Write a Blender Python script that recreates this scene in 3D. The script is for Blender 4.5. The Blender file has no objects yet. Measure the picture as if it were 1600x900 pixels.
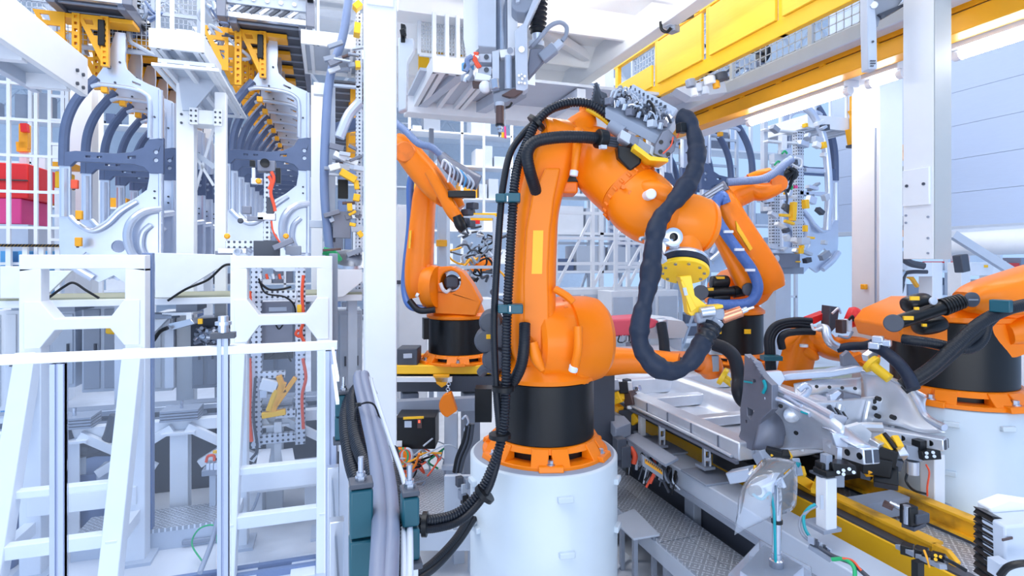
import bpy, bmesh, math, random
from mathutils import Vector, Matrix
from mathutils.geometry import tessellate_polygon
R = math.radians
random.seed(7)
scn = bpy.context.scene
COL = scn.collection
# ------------------------------------------------------------------ camera
FPX, HZ, CZ, YAW = 882.0, 405.0, 2.3, R(17.9)
SN, CS = math.sin(YAW), math.cos(YAW)
cd = bpy.data.cameras.new('camera')
cam = bpy.data.objects.new('camera', cd); COL.objects.link(cam)
cam.location = (0, 0, CZ); cam.rotation_euler = (R(90), 0, -YAW)
cd.sensor_width = 36; cd.lens = FPX/1600*36; cd.shift_y = -45/1600
cd.clip_start = .05; cd.clip_end = 200
scn.camera = cam
# ------------------------------------------------------------------ world and light
wd = bpy.data.worlds.new('hall_light'); scn.world = wd; wd.use_nodes = True
wb = wd.node_tree.nodes['Background']
wb.inputs[0].default_value = (.43, .645, 1.0, 1); wb.inputs[1].default_value = 1.02
def area(name, loc, size, energy, rot=(0, 0, 0), col=(1, .985, .96)):
    l = bpy.data.lights.new(name, 'AREA'); l.shape = 'RECTANGLE'
    l.size, l.size_y = size; l.energy = energy; l.color = col
    o = bpy.data.objects.new(name, l); COL.objects.link(o); o.location = loc; o.rotation_euler = rot
    return o
area('hall_skylight', (-1.0, 3.5, 8.5), (9, 7), 640)
area('hall_skylight_far', (1, 13, 8.5), (16, 9), 1400)
area('underside_fill_light', (-1.5, -5.5, 2.2), (11, 4), 420, (R(110), 0, R(-14)))  # added fill behind the camera, tilted up to brighten the undersides
scn.view_settings.view_transform = 'Standard'; scn.view_settings.look = 'None'
scn.view_settings.exposure = 0.14; scn.view_settings.gamma = 1; scn.view_settings.use_curve_mapping = False
# ------------------------------------------------------------------ from the photograph to the place
FW = Vector((SN, CS, 0)); RT = Vector((CS, -SN, 0)); UP = Vector((0, 0, 1))
DSC = 1.0
def W(px, py, d):
    d = d*DSC
    return Vector((0, 0, CZ)) + FW*d + RT*((px-800)/FPX*d) + UP*(-(py-HZ)/FPX*d)
def dX(px, x): return x/((px-800)/FPX*CS + SN)
def dY(px, y): return y/(CS - (px-800)/FPX*SN)
def dZ(py, z): return (CZ-z)*FPX/(py-HZ)
def WX(px, py, x): return W(px, py, dX(px, x))
def WY(px, py, y): return W(px, py, dY(px, y))
def WZ(px, py, z): return W(px, py, dZ(py, z))
# ------------------------------------------------------------------ materials
MATS = {}
def mat(name, col, rough=.5, metal=0, vary=.06, scale=6, bump=0, spec=.5, coat=0, dirt=None, dirt_amt=.5, dirt_scale=5, stretch=None):
    m = bpy.data.materials.new(name); m.use_nodes = True; nt = m.node_tree; N = nt.nodes; L = nt.links
    b = N['Principled BSDF']
    b.inputs['Roughness'].default_value = rough; b.inputs['Metallic'].default_value = metal
    b.inputs['Specular IOR Level'].default_value = spec; b.inputs['Coat Weight'].default_value = coat
    b.inputs['Coat Roughness'].default_value = .08
    tc = N.new('ShaderNodeTexCoord'); src = tc.outputs['Object']
    if stretch:
        mp = N.new('ShaderNodeMapping'); mp.inputs['Scale'].default_value = stretch; L.new(src, mp.inputs[0]); src = mp.outputs[0]
    nz = N.new('ShaderNodeTexNoise'); nz.inputs['Scale'].default_value = scale; nz.inputs['Detail'].default_value = 3
    L.new(src, nz.inputs['Vector'])
    rp = N.new('ShaderNodeMix'); rp.data_type = 'RGBA'
    rp.inputs[6].default_value = tuple(c*(1-vary) for c in col)+(1,)
    rp.inputs[7].default_value = tuple(min(1, c*(1+vary)) for c in col)+(1,)
    L.new(nz.outputs['Fac'], rp.inputs[0]); out = rp.outputs[2]
    if dirt:
        n2 = N.new('ShaderNodeTexNoise'); n2.inputs['Scale'].default_value = dirt_scale; n2.inputs['Detail'].default_value = 6
        L.new(src, n2.inputs['Vector'])
        cr = N.new('ShaderNodeValToRGB'); cr.color_ramp.elements[0].position = .5; cr.color_ramp.elements[1].position = .68
        cr.color_ramp.elements[0].color = (0, 0, 0, 1); cr.color_ramp.elements[1].color = (dirt_amt,)*3+(1,)
        L.new(n2.outputs['Fac'], cr.inputs[0])
        m2 = N.new('ShaderNodeMix'); m2.data_type = 'RGBA'; L.new(cr.outputs[0], m2.inputs[0]); L.new(out, m2.inputs[6])
        m2.inputs[7].default_value = dirt+(1,); out = m2.outputs[2]
    L.new(out, b.inputs['Base Color'])
    if bump:
        bp = N.new('ShaderNodeBump'); bp.inputs['Strength'].default_value = bump; bp.inputs['Distance'].default_value = .01
        L.new(nz.outputs['Fac'], bp.inputs['Height']); L.new(bp.outputs[0], b.inputs['Normal'])
    MATS[name] = m
    return m
mat('white', (.80, .83, .88), .42)
mat('white_far', (.84, .87, .92), .5)
mat('pale_grey', (.52, .58, .68), .45)
mat('grey', (.28, .32, .40), .45)
mat('dark_grey', (.06, .07, .095), .5)
mat('black', (.007, .008, .010), .34, vary=.3, spec=.35)
mat('rubber', (.008, .011, .018), .45, spec=.35, vary=.2)
mat('sleeve', (.012, .020, .042), .55, spec=.35, vary=.35, scale=9, bump=1.0)
mat('ribbed', (.009, .013, .022), .36, spec=.4, vary=.2)
mat('orange', (.95, .225, .003), .38, vary=.05, scale=3, coat=.08, spec=.3)
mat('orange_dark', (.86, .19, .006), .45, vary=.1, dirt=(.25, .06, .01), dirt_amt=.5)
mat('yellow', (1.0, .54, .012), .42, vary=.05)
mat('amber', (.93, .41, .008), .42, vary=.06)
mat('lemon', (1.0, .62, .02), .4, vary=.05)
mat('skid', (.95, .46, .012), .5, vary=.12, dirt=(.10, .045, .012), dirt_amt=.85, dirt_scale=3.2)
mat('teal', (.006, .085, .12), .4)
mat('blue_hose', (.07, .16, .46), .4)
mat('blue_grey', (.17, .24, .42), .4)
mat('aluminium', (.62, .67, .76), .28, .75, vary=.08)
mat('steel', (.52, .56, .64), .24, .9, vary=.15, scale=9)
mat('body_steel', (.72, .76, .83), .30, .5, vary=.16, scale=5, bump=.08)
mat('panel_steel', (.64, .70, .82), .28, .6, vary=.08, scale=5)
mat('panel_dark', (.11, .15, .26), .4, .3, vary=.15)
mat('bracket_grey', (.20, .215, .27), .45, .4, vary=.12)
mat('copper', (.82, .34, .20), .3, .85)
mat('brown_metal', (.12, .075, .07), .4, .5)
mat('red', (.80, .02, .02), .4)
mat('pink', (.80, .10, .16), .5)
mat('magenta', (.75, .06, .25), .5)
mat('red_cable', (.85, .10, .04), .5)
mat('green', (.02, .42, .16), .5)
mat('sky_blue', (.10, .36, .68), .4)
mat('turquoise', (.0, .32, .38), .4)
mat('concrete', (.70, .73, .79), .55, vary=.16, scale=1.6, bump=.03, dirt=(.36, .38, .43), dirt_amt=.4, dirt_scale=1.2)
mat('ceiling_white', (.94, .94, .94), .6, vary=.03)
mat('wall_blue', (.50, .60, .80), .4, vary=.04, stretch=(1, 1, 12))
mat('pedestal_white', (.60, .68, .75), .38, vary=.04, coat=.15)
mat('col_white', (.82, .845, .88), .4, vary=.03)
mat('col_white_shaded', (.40, .43, .45), .45, vary=.05)  # darkened column white, for the shaded side of the hanging column
def perf(name, col, hole, pitch, r, metal=.3):
    m = mat(name, col, .4, metal); nt = m.node_tree; N = nt.nodes; L = nt.links; b = N['Principled BSDF']
    src = b.inputs['Base Color'].links[0].from_socket
    tc = N.new('ShaderNodeTexCoord')
    def M(op, a, bb=None):
        n = N.new('ShaderNodeVectorMath'); n.operation = op; L.new(a, n.inputs[0])
        if bb is not None: n.inputs[1].default_value = bb
        return n.outputs['Value' if op == 'LENGTH' else 'Vector']
    v = M('SCALE', tc.outputs['Object']); v.node.inputs['Scale'].default_value = 1/pitch
    v = M('SUBTRACT', M('FRACTION', v), (.5, .5, .5))
    # distance in the plane of the face: cancel the component along the normal
    g = N.new('ShaderNodeVectorMath'); g.operation = 'ABSOLUTE'; L.new(tc.outputs['Normal'], g.inputs[0])
    k = N.new('ShaderNodeVectorMath'); k.operation = 'SUBTRACT'; k.inputs[0].default_value = (1, 1, 1); L.new(g.outputs[0], k.inputs[1])
    q = N.new('ShaderNodeVectorMath'); q.operation = 'MULTIPLY'; L.new(v, q.inputs[0]); L.new(k.outputs[0], q.inputs[1])
    ln = N.new('ShaderNodeVectorMath'); ln.operation = 'LENGTH'; L.new(q.outputs[0], ln.inputs[0])
    lt = N.new('ShaderNodeMath'); lt.operation = 'LESS_THAN'; L.new(ln.outputs['Value'], lt.inputs[0]); lt.inputs[1].default_value = r
    mx = N.new('ShaderNodeMix'); mx.data_type = 'RGBA'; L.new(lt.outputs[0], mx.inputs[0]); L.new(src, mx.inputs[6]); mx.inputs[7].default_value = hole+(1,)
    L.new(mx.outputs[2], b.inputs['Base Color'])
    return m
perf('perforated', (.60, .65, .74), (.05, .06, .09), .045, .24)
def plate(name):
    m = mat(name, (.40, .44, .51), .35, .35, vary=.14, scale=3, dirt=(.2, .21, .25), dirt_amt=.4, dirt_scale=2.5); nt = m.node_tree; N = nt.nodes; L = nt.links; b = N['Principled BSDF']
    tc = N.new('ShaderNodeTexCoord'); ck = N.new('ShaderNodeTexChecker'); ck.inputs['Scale'].default_value = 18
    L.new(tc.outputs['Object'], ck.inputs[0])
    hs = []
    for rot in (45, -45):
        mp = N.new('ShaderNodeMapping'); mp.inputs['Rotation'].default_value = (0, 0, R(rot)); mp.inputs['Scale'].default_value = (34, 34, 1)
        L.new(tc.outputs['Object'], mp.inputs[0])
        s = N.new('ShaderNodeSeparateXYZ'); L.new(mp.outputs[0], s.inputs[0])
        def fr(o, amp):
            f = N.new('ShaderNodeMath'); f.operation = 'FRACT'; L.new(o, f.inputs[0])
            g = N.new('ShaderNodeMath'); g.operation = 'SUBTRACT'; L.new(f.outputs[0], g.inputs[0]); g.inputs[1].default_value = .5
            h = N.new('ShaderNodeMath'); h.operation = 'ABSOLUTE'; L.new(g.outputs[0], h.inputs[0])
            k = N.new('ShaderNodeMath'); k.operation = 'LESS_THAN'; L.new(h.outputs[0], k.inputs[0]); k.inputs[1].default_value = amp
            return k.outputs[0]
        a = N.new('ShaderNodeMath'); a.operation = 'MULTIPLY'; L.new(fr(s.outputs[0], .42), a.inputs[0]); L.new(fr(s.outputs[1], .16), a.inputs[1])
        hs.append(a.outputs[0])
    mx = N.new('ShaderNodeMix'); mx.data_type = 'FLOAT'; L.new(ck.outputs['Fac'], mx.inputs[0]); L.new(hs[0], mx.inputs[2]); L.new(hs[1], mx.inputs[3])
    bp = N.new('ShaderNodeBump'); bp.inputs['Strength'].default_value = .9; bp.inputs['Distance'].default_value = .012
    L.new(mx.outputs[0], bp.inputs['Height']); L.new(bp.outputs[0], b.inputs['Normal'])
    src = b.inputs['Base Color'].links[0].from_socket; mc = N.new('ShaderNodeMix'); mc.data_type = 'RGBA'; L.new(mx.outputs[0], mc.inputs[0]); L.new(src, mc.inputs[6]); mc.inputs[7].default_value = (.74, .79, .86, 1); L.new(mc.outputs[2], b.inputs['Base Color'])
    return m
plate('tread_plate')
def emit(name, col, s):
    m = bpy.data.materials.new(name); m.use_nodes = True; b = m.node_tree.nodes['Principled BSDF']
    b.inputs['Base Color'].default_value = col+(1,); b.inputs['Emission Color'].default_value = col+(1,); b.inputs['Emission Strength'].default_value = s
    MATS[name] = m
emit('lamp', (1, 1, 1), 22); emit('bright_lamp', (1, .99, .97), 38); emit('red_lamp', (1, .06, .03), 4)
def glass(name, haze, tint, gloss=.10):
    m = bpy.data.materials.new(name); m.use_nodes = True; nt = m.node_tree; N = nt.nodes; L = nt.links
    N.remove(N['Principled BSDF']); o = N['Material Output']
    t = N.new('ShaderNodeBsdfTransparent'); t.inputs[0].default_value = tint+(1,)
    d = N.new('ShaderNodeBsdfDiffuse'); d.inputs[0].default_value = (.86, .91, 1, 1)
    g = N.new('ShaderNodeBsdfGlossy'); g.inputs['Roughness'].default_value = .04
    tc = N.new('ShaderNodeTexCoord'); nz = N.new('ShaderNodeTexNoise'); nz.inputs['Scale'].default_value = 1.5; L.new(tc.outputs['Object'], nz.inputs[0])
    mm = N.new('ShaderNodeMath'); mm.operation = 'MULTIPLY'; mm.inputs[1].default_value = haze*2; L.new(nz.outputs['Fac'], mm.inputs[0])
    a = N.new('ShaderNodeMixShader'); L.new(mm.outputs[0], a.inputs[0]); L.new(t.outputs[0], a.inputs[1]); L.new(d.outputs[0], a.inputs[2])
    lw = N.new('ShaderNodeLayerWeight'); lw.inputs[0].default_value = gloss
    c = N.new('ShaderNodeMixShader'); L.new(lw.outputs['Fresnel'], c.inputs[0]); L.new(a.outputs[0], c.inputs[1]); L.new(g.outputs[0], c.inputs[2])
    L.new(c.outputs[0], o.inputs[0]); MATS[name] = m
glass('guard_glass', .035, (.92, .955, 1), .06); glass('plastic_film', .2, (.90, .93, .97), .14)
# ------------------------------------------------------------------ mesh builder
def perp(t, hint=UP):
    u = hint - t*hint.dot(t)
    if u.length < 1e-4: u = Vector((1, 0, 0)) - t*t.x
    u.normalize(); return u
def spline(pts, sub):
    if len(pts) < 3 or sub < 2: return [Vector(p) for p in pts]
    P = [Vector(p) for p in pts]; P = [P[0]*2-P[1]] + P + [P[-1]*2-P[-2]]; out = []
    for i in range(1, len(P)-2):
        a, b, c, d = P[i-1:i+3]
        for k in range(sub):
            t = k/sub
            out.append(.5*((2*b)+(c-a)*t+(2*a-5*b+4*c-d)*t*t+(3*b-a-3*c+d)*t**3))
    out.append(P[-2]); return out
class MB:
    def __init__(s): s.v = []; s.f = []
    def add(s, vs, fs):
        n = len(s.v); s.v += [Vector(v) for v in vs]; s.f += [[i+n for i in f] for f in fs]; return s
    def hexa(s, p): return s.add(p, [(3, 2, 1, 0), (4, 5, 6, 7), (0, 1, 5, 4), (1, 2, 6, 5), (2, 3, 7, 6), (3, 0, 4, 7)])
    def box(s, c, sz, rz=0, M=None):
        h = Vector(sz)/2*DSC; c = Vector(c); m = M or Matrix.Rotation(rz, 3, 'Z')
        return s.hexa([c + m @ Vector((x*h.x, y*h.y, z*h.z)) for z in (-1, 1) for x, y in ((-1, -1), (1, -1), (1, 1), (-1, 1))])
    def bb(s, x0, x1, y0, y1, z0, z1): return s.box(((x0+x1)/2, (y0+y1)/2, (z0+z1)/2), (abs(x1-x0), abs(y1-y0), abs(z1-z0)))
    def bar(s, a, b, w, h=None, up=UP):
        a = Vector(a); b = Vector(b); h = w if h is None else h
        t = (b-a).normalized(); u = perp(t, Vector(up)); r = t.cross(u)
        q = [r*(-w/2)-u*(h/2), r*(w/2)-u*(h/2), r*(w/2)+u*(h/2), r*(-w/2)+u*(h/2)]
        return s.hexa([a+k for k in q]+[b+k for k in q])
    def ring(s, c, u, v, ru, rv, n, e=2):
        o = []
        for i in range(n):
            t = 2*math.pi*i/n; ct, st = math.cos(t), math.sin(t)
            o.append(c + u*(ru*math.copysign(abs(ct)**(2/e), ct)) + v*(rv*math.copysign(abs(st)**(2/e), st)))
        return o
    def skin(s, rings, cap=True):
        n = len(rings[0]); b = len(s.v)
        for r in rings: s.v += r
        for k in range(len(rings)-1):
            for i in range(n):
                j = (i+1) % n; s.f.append([b+k*n+i, b+k*n+j, b+(k+1)*n+j, b+(k+1)*n+i])
        if cap: s.f.append([b+i for i in reversed(range(n))]); s.f.append([b+(len(rings)-1)*n+i for i in range(n)])
        return s
    def cyl(s, a, b, r, r2=None, n=20, cap=True):
        a = Vector(a); b = Vector(b); t = (b-a).normalized(); u = perp(t); v = t.cross(u); r2 = (r if r2 is None else r2)*DSC; r = r*DSC
        return s.skin([s.ring(a, u, v, r, r, n), s.ring(b, u, v, r2, r2, n)], cap)
    def lathe(s, a, ax, prof, n=32, cap=True):
        a = Vector(a); t = Vector(ax).normalized(); u = perp(t); v = t.cross(u)
        return s.skin([s.ring(a+t*h*DSC, u, v, r*DSC, r*DSC, n) for h, r in prof], cap)
    def tube(s, pts, r, n=10, sub=8, corr=0, pitch=.014, rfun=None):
        P = spline(pts, sub); r = r*DSC
        if corr or rfun:   # resample evenly
            step = pitch/3 if corr else pitch
            Q = [P[0]]; acc = 0
            for a, b in zip(P, P[1:]):
                L = (b-a).length; pos = step-acc
                while pos <= L: Q.append(a+(b-a)*(pos/L)); pos += step
                acc = (acc+L) % step if L else acc
            P = Q if len(Q) > 2 else P
        rings = []; u = None
        for i, p in enumerate(P):
            t = (P[min(i+1, len(P)-1)]-P[max(i-1, 0)])
            if t.length < 1e-7: continue
            t.normalize(); u = perp(t, u or UP); v = t.cross(u)
            rr = r
            if corr: rr = r*(1-corr*(i % 3 == 0))
            if rfun: rr = r*rfun(i/max(1, len(P)-1), i)
            rings.append(s.ring(p, u, v, rr, rr, n))
        return s.skin(rings)
    def prism(s, outer, vec, holes=()):
        vec = Vector(vec); loops = [[Vector(p) for p in outer]]+[[Vector(p) for p in h] for h in holes]
        tri = tessellate_polygon(loops); flat = [p for l in loops for p in l]; n = len(flat); b = len(s.v)
        s.v += flat+[p+vec for p in flat]
        for t in tri: s.f.append([b+i for i in t]); s.f.append([b+n+i for i in reversed(t)])
        o = 0
        for l in loops:
            m = len(l)
            for i in range(m):
                j = (i+1) % m; s.f.append([b+o+i, b+o+j, b+n+o+j, b+n+o+i])
            o += m
        return s
    def slab(s, pts, d, th, holes=(), back=True):   # outline at depth d, with its real thickness th behind it
        f = lambda l: [W(p[0], p[1], p[2] if len(p) > 2 else d) for p in l]
        return s.prism(f(pts), FW*th*DSC, [f(h) for h in holes])
    def loft(s, secs, n=24, e=2.8, dax=None, sub=4):   # (px, py, depth, half width px, half depth m)
        C = [W(a[0], a[1], a[2]) for a in secs]; P = spline(C, sub); hw = [Vector((a[3]*a[2]/FPX*DSC, a[4]*DSC, 0)) for a in secs]; H = spline(hw, sub)
        rings = []
        for i, p in enumerate(P):
            t = (P[min(i+1, len(P)-1)]-P[max(i-1, 0)]).normalized(); v = perp(t, dax or FW); u = t.cross(v)
            rings.append(s.ring(p, u, v, H[i].x, H[i].y, n, e))
        return s.skin(rings)
    def ball(s, c, r, n=16, sq=(1, 1, 1)):
        c = Vector(c); rings = []
        for k in range(1, n//2):
            a = math.pi*k/(n//2)
            rings.append([c+Vector((math.sin(a)*math.cos(2*math.pi*i/n)*r*sq[0], math.sin(a)*math.sin(2*math.pi*i/n)*r*sq[1], -math.cos(a)*r*sq[2])) for i in range(n)])
        return s.skin(rings)
    def build(s, name, m, parent=None, bevel=0, smooth=35, seg=2):
        off = Vector((0, 0, 0))
        if parent is not None: off = wloc(parent)
        elif s.v:
            off = Vector(((min(v.x for v in s.v)+max(v.x for v in s.v))/2, (min(v.y for v in s.v)+max(v.y for v in s.v))/2, min(v.z for v in s.v)))
        me = bpy.data.meshes.new(name); me.from_pydata([v-off for v in s.v], [], s.f)
        bm = bmesh.new(); bm.from_mesh(me); bmesh.ops.recalc_face_normals(bm, faces=bm.faces); bm.to_mesh(me); bm.free()
        me.materials.append(MATS[m])
        if smooth:
            me.polygons.foreach_set('use_smooth', [True]*len(me.polygons)); me.set_sharp_from_angle(angle=R(smooth))
        o = bpy.data.objects.new(name, me); COL.objects.link(o)
        if parent is not None: o.parent = parent
        else: o.location = off
        if bevel:
            b = o.modifiers.new('bevel', 'BEVEL'); b.width = bevel; b.segments = seg; b.limit_method = 'ANGLE'; b.angle_limit = R(40); b.harden_normals = False
        return o
def wloc(o):
    v = Vector((0, 0, 0))
    while o is not None: v += o.location; o = o.parent
    return v
def tag(o, label, cat, group=None, kind=None):
    o['label'] = label; o['category'] = cat
    if group: o['group'] = group
    if kind: o['kind'] = kind
    return o
def thing(name, label, cat, loc, group=None, kind=None):
    o = bpy.data.objects.new(name, None); COL.objects.link(o); o.location = loc; o.empty_display_size = .1
    return tag(o, label, cat, group, kind)
def single(name, mb, m, label, cat, group=None, kind=None, **k): return tag(mb.build(name, m, None, **k), label, cat, group, kind)
def dup(src, loc, label, group=None):
    def cp(o, par):
        c = o.copy(); COL.objects.link(c)
        if par is not None: c.parent = par
        for ch in list(o.children): cp(ch, c)
        return c
    r = cp(src, None); r.location = loc; r['label'] = label
    if group: r['group'] = group
    return r
ORD = 'first second third fourth fifth sixth seventh eighth ninth tenth eleventh twelfth'.split()
# ================================================================== SETTING
def struct(name, mb, m, label, cat, **k):
    return tag(mb.build(name, m, None, **k), label, cat, None, 'structure')
struct('floor', MB().bb(-16, 16, -3, 42, -.2, 0), 'concrete', 'pale grey concrete floor of the production hall', 'floor')
struct('ceiling', MB().bb(-16, 16, -3, 42, 9.6, 9.8), 'ceiling_white', 'high white ceiling far above the assembly line', 'ceiling')
# high roof trusses
rm = MB()
for y in (9, 13, 17, 22, 28):
    rm.bb(-16, 16, y-.12, y+.12, 8.1, 8.35); rm.bb(-16, 16, y-.12, y+.12, 9.2, 9.4)
    for k in range(-10, 10): rm.bar((k*1.6, y, 8.2), (k*1.6+.8, y, 9.3), .1); rm.bar((k*1.6+.8, y, 9.3), (k*1.6+1.6, y, 8.2), .1)
struct('trim_1', rm, 'white_far', 'white roof trusses spanning the hall high up', 'roof truss')
# right wall: raised blue-white panel wall
wm = MB()
for k in range(9):
    z = 2.83+k*.54
    wm.bb(9.6, 9.72, 1.0, 8.9, z+.002, z+.537)
struct('wall_right', wm, 'wall_blue', 'raised wall of pale blue horizontal metal panels at the right', 'wall')
struct('trim_2', MB().bb(9.55, 9.74, 1.0, 8.9, 2.75, 2.83), 'pale_grey', 'grey bottom rail under the pale blue panel wall', 'wall rail', bevel=.005)
struct('wall_back', MB().bb(-16, 16, 34, 34.2, 0, 9.6), 'white_far', 'distant bright white end wall of the hall', 'wall')
# ---- low white cell roof at the top centre
cr = MB(); cr.bb(.6, 3.0, 2.0, 9.0, 4.78, 4.84)
for y in (2.6, 3.5, 4.4, 5.3, 6.2, 7.1, 8.0):
    cr.prism([(0.6, y-.22, 4.78), (0.6, y+.22, 4.78), (0.6, y+.02, 4.60), (.6, y-.02, 4.60)], (2.4, 0, 0))
for y in (2.6, 4.4, 6.2): cr.bar((.7, y, 4.70), (2.9, y+1.7, 4.70), .09, .1)
struct('ceiling', cr, 'ceiling_white', 'low white ribbed roof of the robot cell above the spindle head', 'cell roof')
struct('trim_3', MB().bb(2.96, 3.12, 1.8, 8.4, 4.50, 4.80), 'col_white', 'white edge beam of the low cell roof', 'beam', bevel=.01)
# ---- white column in the middle left
def column(px0, px1, d, z0, z1, m='col_white', lab='', cap=False):
    c = W((px0+px1)/2, 405, d); w = (px1-px0)*d/FPX*.86
    t = thing('support_column', lab, 'column', (c.x, c.y, z0), kind='structure')
    MB().bb(c.x-w/2, c.x+w/2, c.y-w/2, c.y+w/2, z0, z1).build('column_shaft', m, t, bevel=.008)
    if z0 == 0:
        MB().bb(c.x-w*.8, c.x+w*.8, c.y-w*.8, c.y+w*.8, 0, .03).build('base_plate', 'pale_grey', t, bevel=.004)
    if cap: MB().bb(c.x-w*.46, c.x+w*.40, c.y-w*.56, c.y-w*.5, 4.0, 4.9).build('cover_plate', 'white', t, bevel=.006)
    return t
column(566, 621, 3.9, 0, 8.0, lab='thick white steel column behind the thick cable bundle', cap=True)
# right fixed column and hanging box column
t = column(1342, 1398, 5.6, 0, 4.45, lab='white floor column left of the hanging white column, under the strip light')
c = W(1370, 405, 5.6)
MB().bar(WX(1368, 200, 4.985), WX(1368, 530, 4.985), .012).build('conduit', 'grey', t)
tm = MB(); tm.prism([(c.x-.16, c.y-.05, 4.1), (c.x-.16, c.y-.05, 4.42), (c.x-.62, c.y-.05, 4.42)], (0, .1, 0)); tm.build('bracket', 'col_white', t, bevel=.006)
MB().cyl(WX(1360, 488, 4.99), WX(1360, 488, 4.96), .035).build('round_cover', 'pale_grey', t)
MB().box(WX(1350, 448, 4.98), (.04, .05, .05)).build('switch', 'amber', t, bevel=.006)
t = thing('hanging_column', 'white box column, one face shade-coloured, hanging from above with a small square cover plate', 'column', (3.85, 2.77, 2.3), kind='structure')
MB().bb(3.772, 3.925, 2.675, 2.883, 2.30, 7).build('column_shaft', 'col_white', t, bevel=.004)
MB().bb(3.774, 3.925, 2.668, 2.674, 2.30, 7).build('shaded_face', 'col_white_shaded', t)  # shade laid on as a darker sheet over one face
MB().bb(3.752, 3.772, 2.69, 2.872, 2.66, 2.91).build('cover_plate', 'col_white', t, bevel=.005)
for yy in (2.725, 2.84): MB().cyl((3.745, yy, 2.80), (3.755, yy, 2.80), .010, n=12).build('bolt', 'dark_grey', t)
for yy, zz in ((2.86, 2.60), (2.86, 2.55), (2.71, 2.58), (2.71, 2.44), (2.71, 2.34)): MB().cyl((3.766, yy, zz), (3.774, yy, zz), .008, n=12).build('bolt', 'grey', t)
# ---- amber crane beam and strip lights under it
t = thing('crane_beam', 'long amber steel crane beam with a dark slot running overhead', 'beam', (4.3, 5, 3.9), kind='structure')
g = MB(); g.bb(4.22, 4.40, 1.4, 6.55, 3.90, 4.04); g.bb(4.25, 4.40, 1.4, 6.55, 4.06, 4.20); g.bb(4.28, 4.40, 1.4, 6.55, 4.03, 4.08); g.build('beam_web', 'amber', t, bevel=.006)
MB().bb(4.262, 4.285, 1.4, 6.5, 4.042, 4.058).build('slot_liner', 'dark_grey', t)
for k in range(9):
    y = 1.7+k*.52; MB().cyl((4.235, y, 4.13), (4.252, y, 4.13), .014, n=10).build('bolt', 'amber', t)
    MB().box((4.225, y+.2, 4.045), (.03, .05, .02)).build('clip', 'amber', t)
struct('trim_4', MB().bb(4.18, 4.7, 1.3, 6.6, 4.205, 4.235).bb(4.45, 4.75, 1.3, 6.6, 3.93, 4.1), 'white', 'white steel girders above and behind the amber crane beam', 'girder', bevel=.01)
def strip(y0, y1, lab):
    t = thing('strip_light', lab, 'strip light', (4.5, (y0+y1)/2, 3.85), 'strip lights under the crane beam')
    MB().bb(4.42, 4.60, y0-.03, y1+.03, 3.87, 3.93).build('housing', 'white', t, bevel=.006)
    MB().cyl((4.5, y0, 3.835), (4.5, y1, 3.835), .038, n=14).build('tube', 'lamp', t)
    for y in (y0, y1): MB().cyl((4.5, y-.025, 3.835), (4.5, y+.025, 3.835), .042, n=14).build('end_cap', 'white', t)
strip(dX(1325, 4.5)*(CS-(525/FPX)*SN), dX(1172, 4.5)*(CS-(372/FPX)*SN), 'glowing strip light tube left of the white floor column')
strip(1.3, dX(1497, 4.5)*(CS-(697/FPX)*SN), 'glowing strip light tube right of the hanging column')
strip(dX(1412, 4.5)*(CS-(612/FPX)*SN)+.02, dX(1352, 4.5)*(CS-(552/FPX)*SN)-.05, 'short strip light tube between the two white right columns')
# ceiling lamp at the top near the spindle
t = thing('ceiling_lamp', 'bright ceiling strip lamp at the top edge above the spindle cable', 'ceiling light', (1.9, 4.3, 4.55))
pa, pb = W(872, 20, 5.2), W(925, -38, 4.35)
MB().cyl(pa, pb, .05, n=18).build('tube', 'bright_lamp', t)
for q_ in (.06, .94): MB().bar(pa.lerp(pb, q_)+UP*.05, pa.lerp(pb, q_)+UP*.30, .04, .03, up=(0, 1, 0)).build('hanger', 'white', t)
# ---- yellow guard rail with wooden-grained yellow panels up on the gantry
ym = mat('yellow_panel', (1.0, .60, .05), .45, vary=.10, scale=4, stretch=(1, 1.2, 30))
t = thing('yellow_guard_railing', 'yellow guard railing with solid yellow panels on the overhead gantry', 'railing', (3.6, 4, 4.17))
X = 3.6
yA = dX(962, X)*(CS-(162/FPX)*SN)
g = MB(); g.bb(X-.03, X+.03, 2.4, yA, 4.16, 4.30); g.build('bottom_rail', 'yellow', t, bevel=.006)
g = MB(); g.bb(X-.03, X+.03, 2.4, yA, 4.80, 4.865); g.build('top_rail', 'yellow', t, bevel=.006)
def yof(px): return dX(px, X)*(CS-((px-800)/FPX)*SN)
for px in (966, 1029, 1110, 1225): 
    y = yof(px); MB().bb(X-.028, X+.028, y-.035, y+.035, 4.16, 4.865).build('post', 'yellow', t, bevel=.005)
for a, b, zt in ((970, 1024, 4.55), (1033, 1103, 4.77), (1115, 1219, 4.77), (1230, 1345, 4.77)):
    MB().bb(X-.055, X-.02, yof(b), yof(a), 4.30, zt).build('infill_panel', 'yellow_panel', t, bevel=.004)
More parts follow.
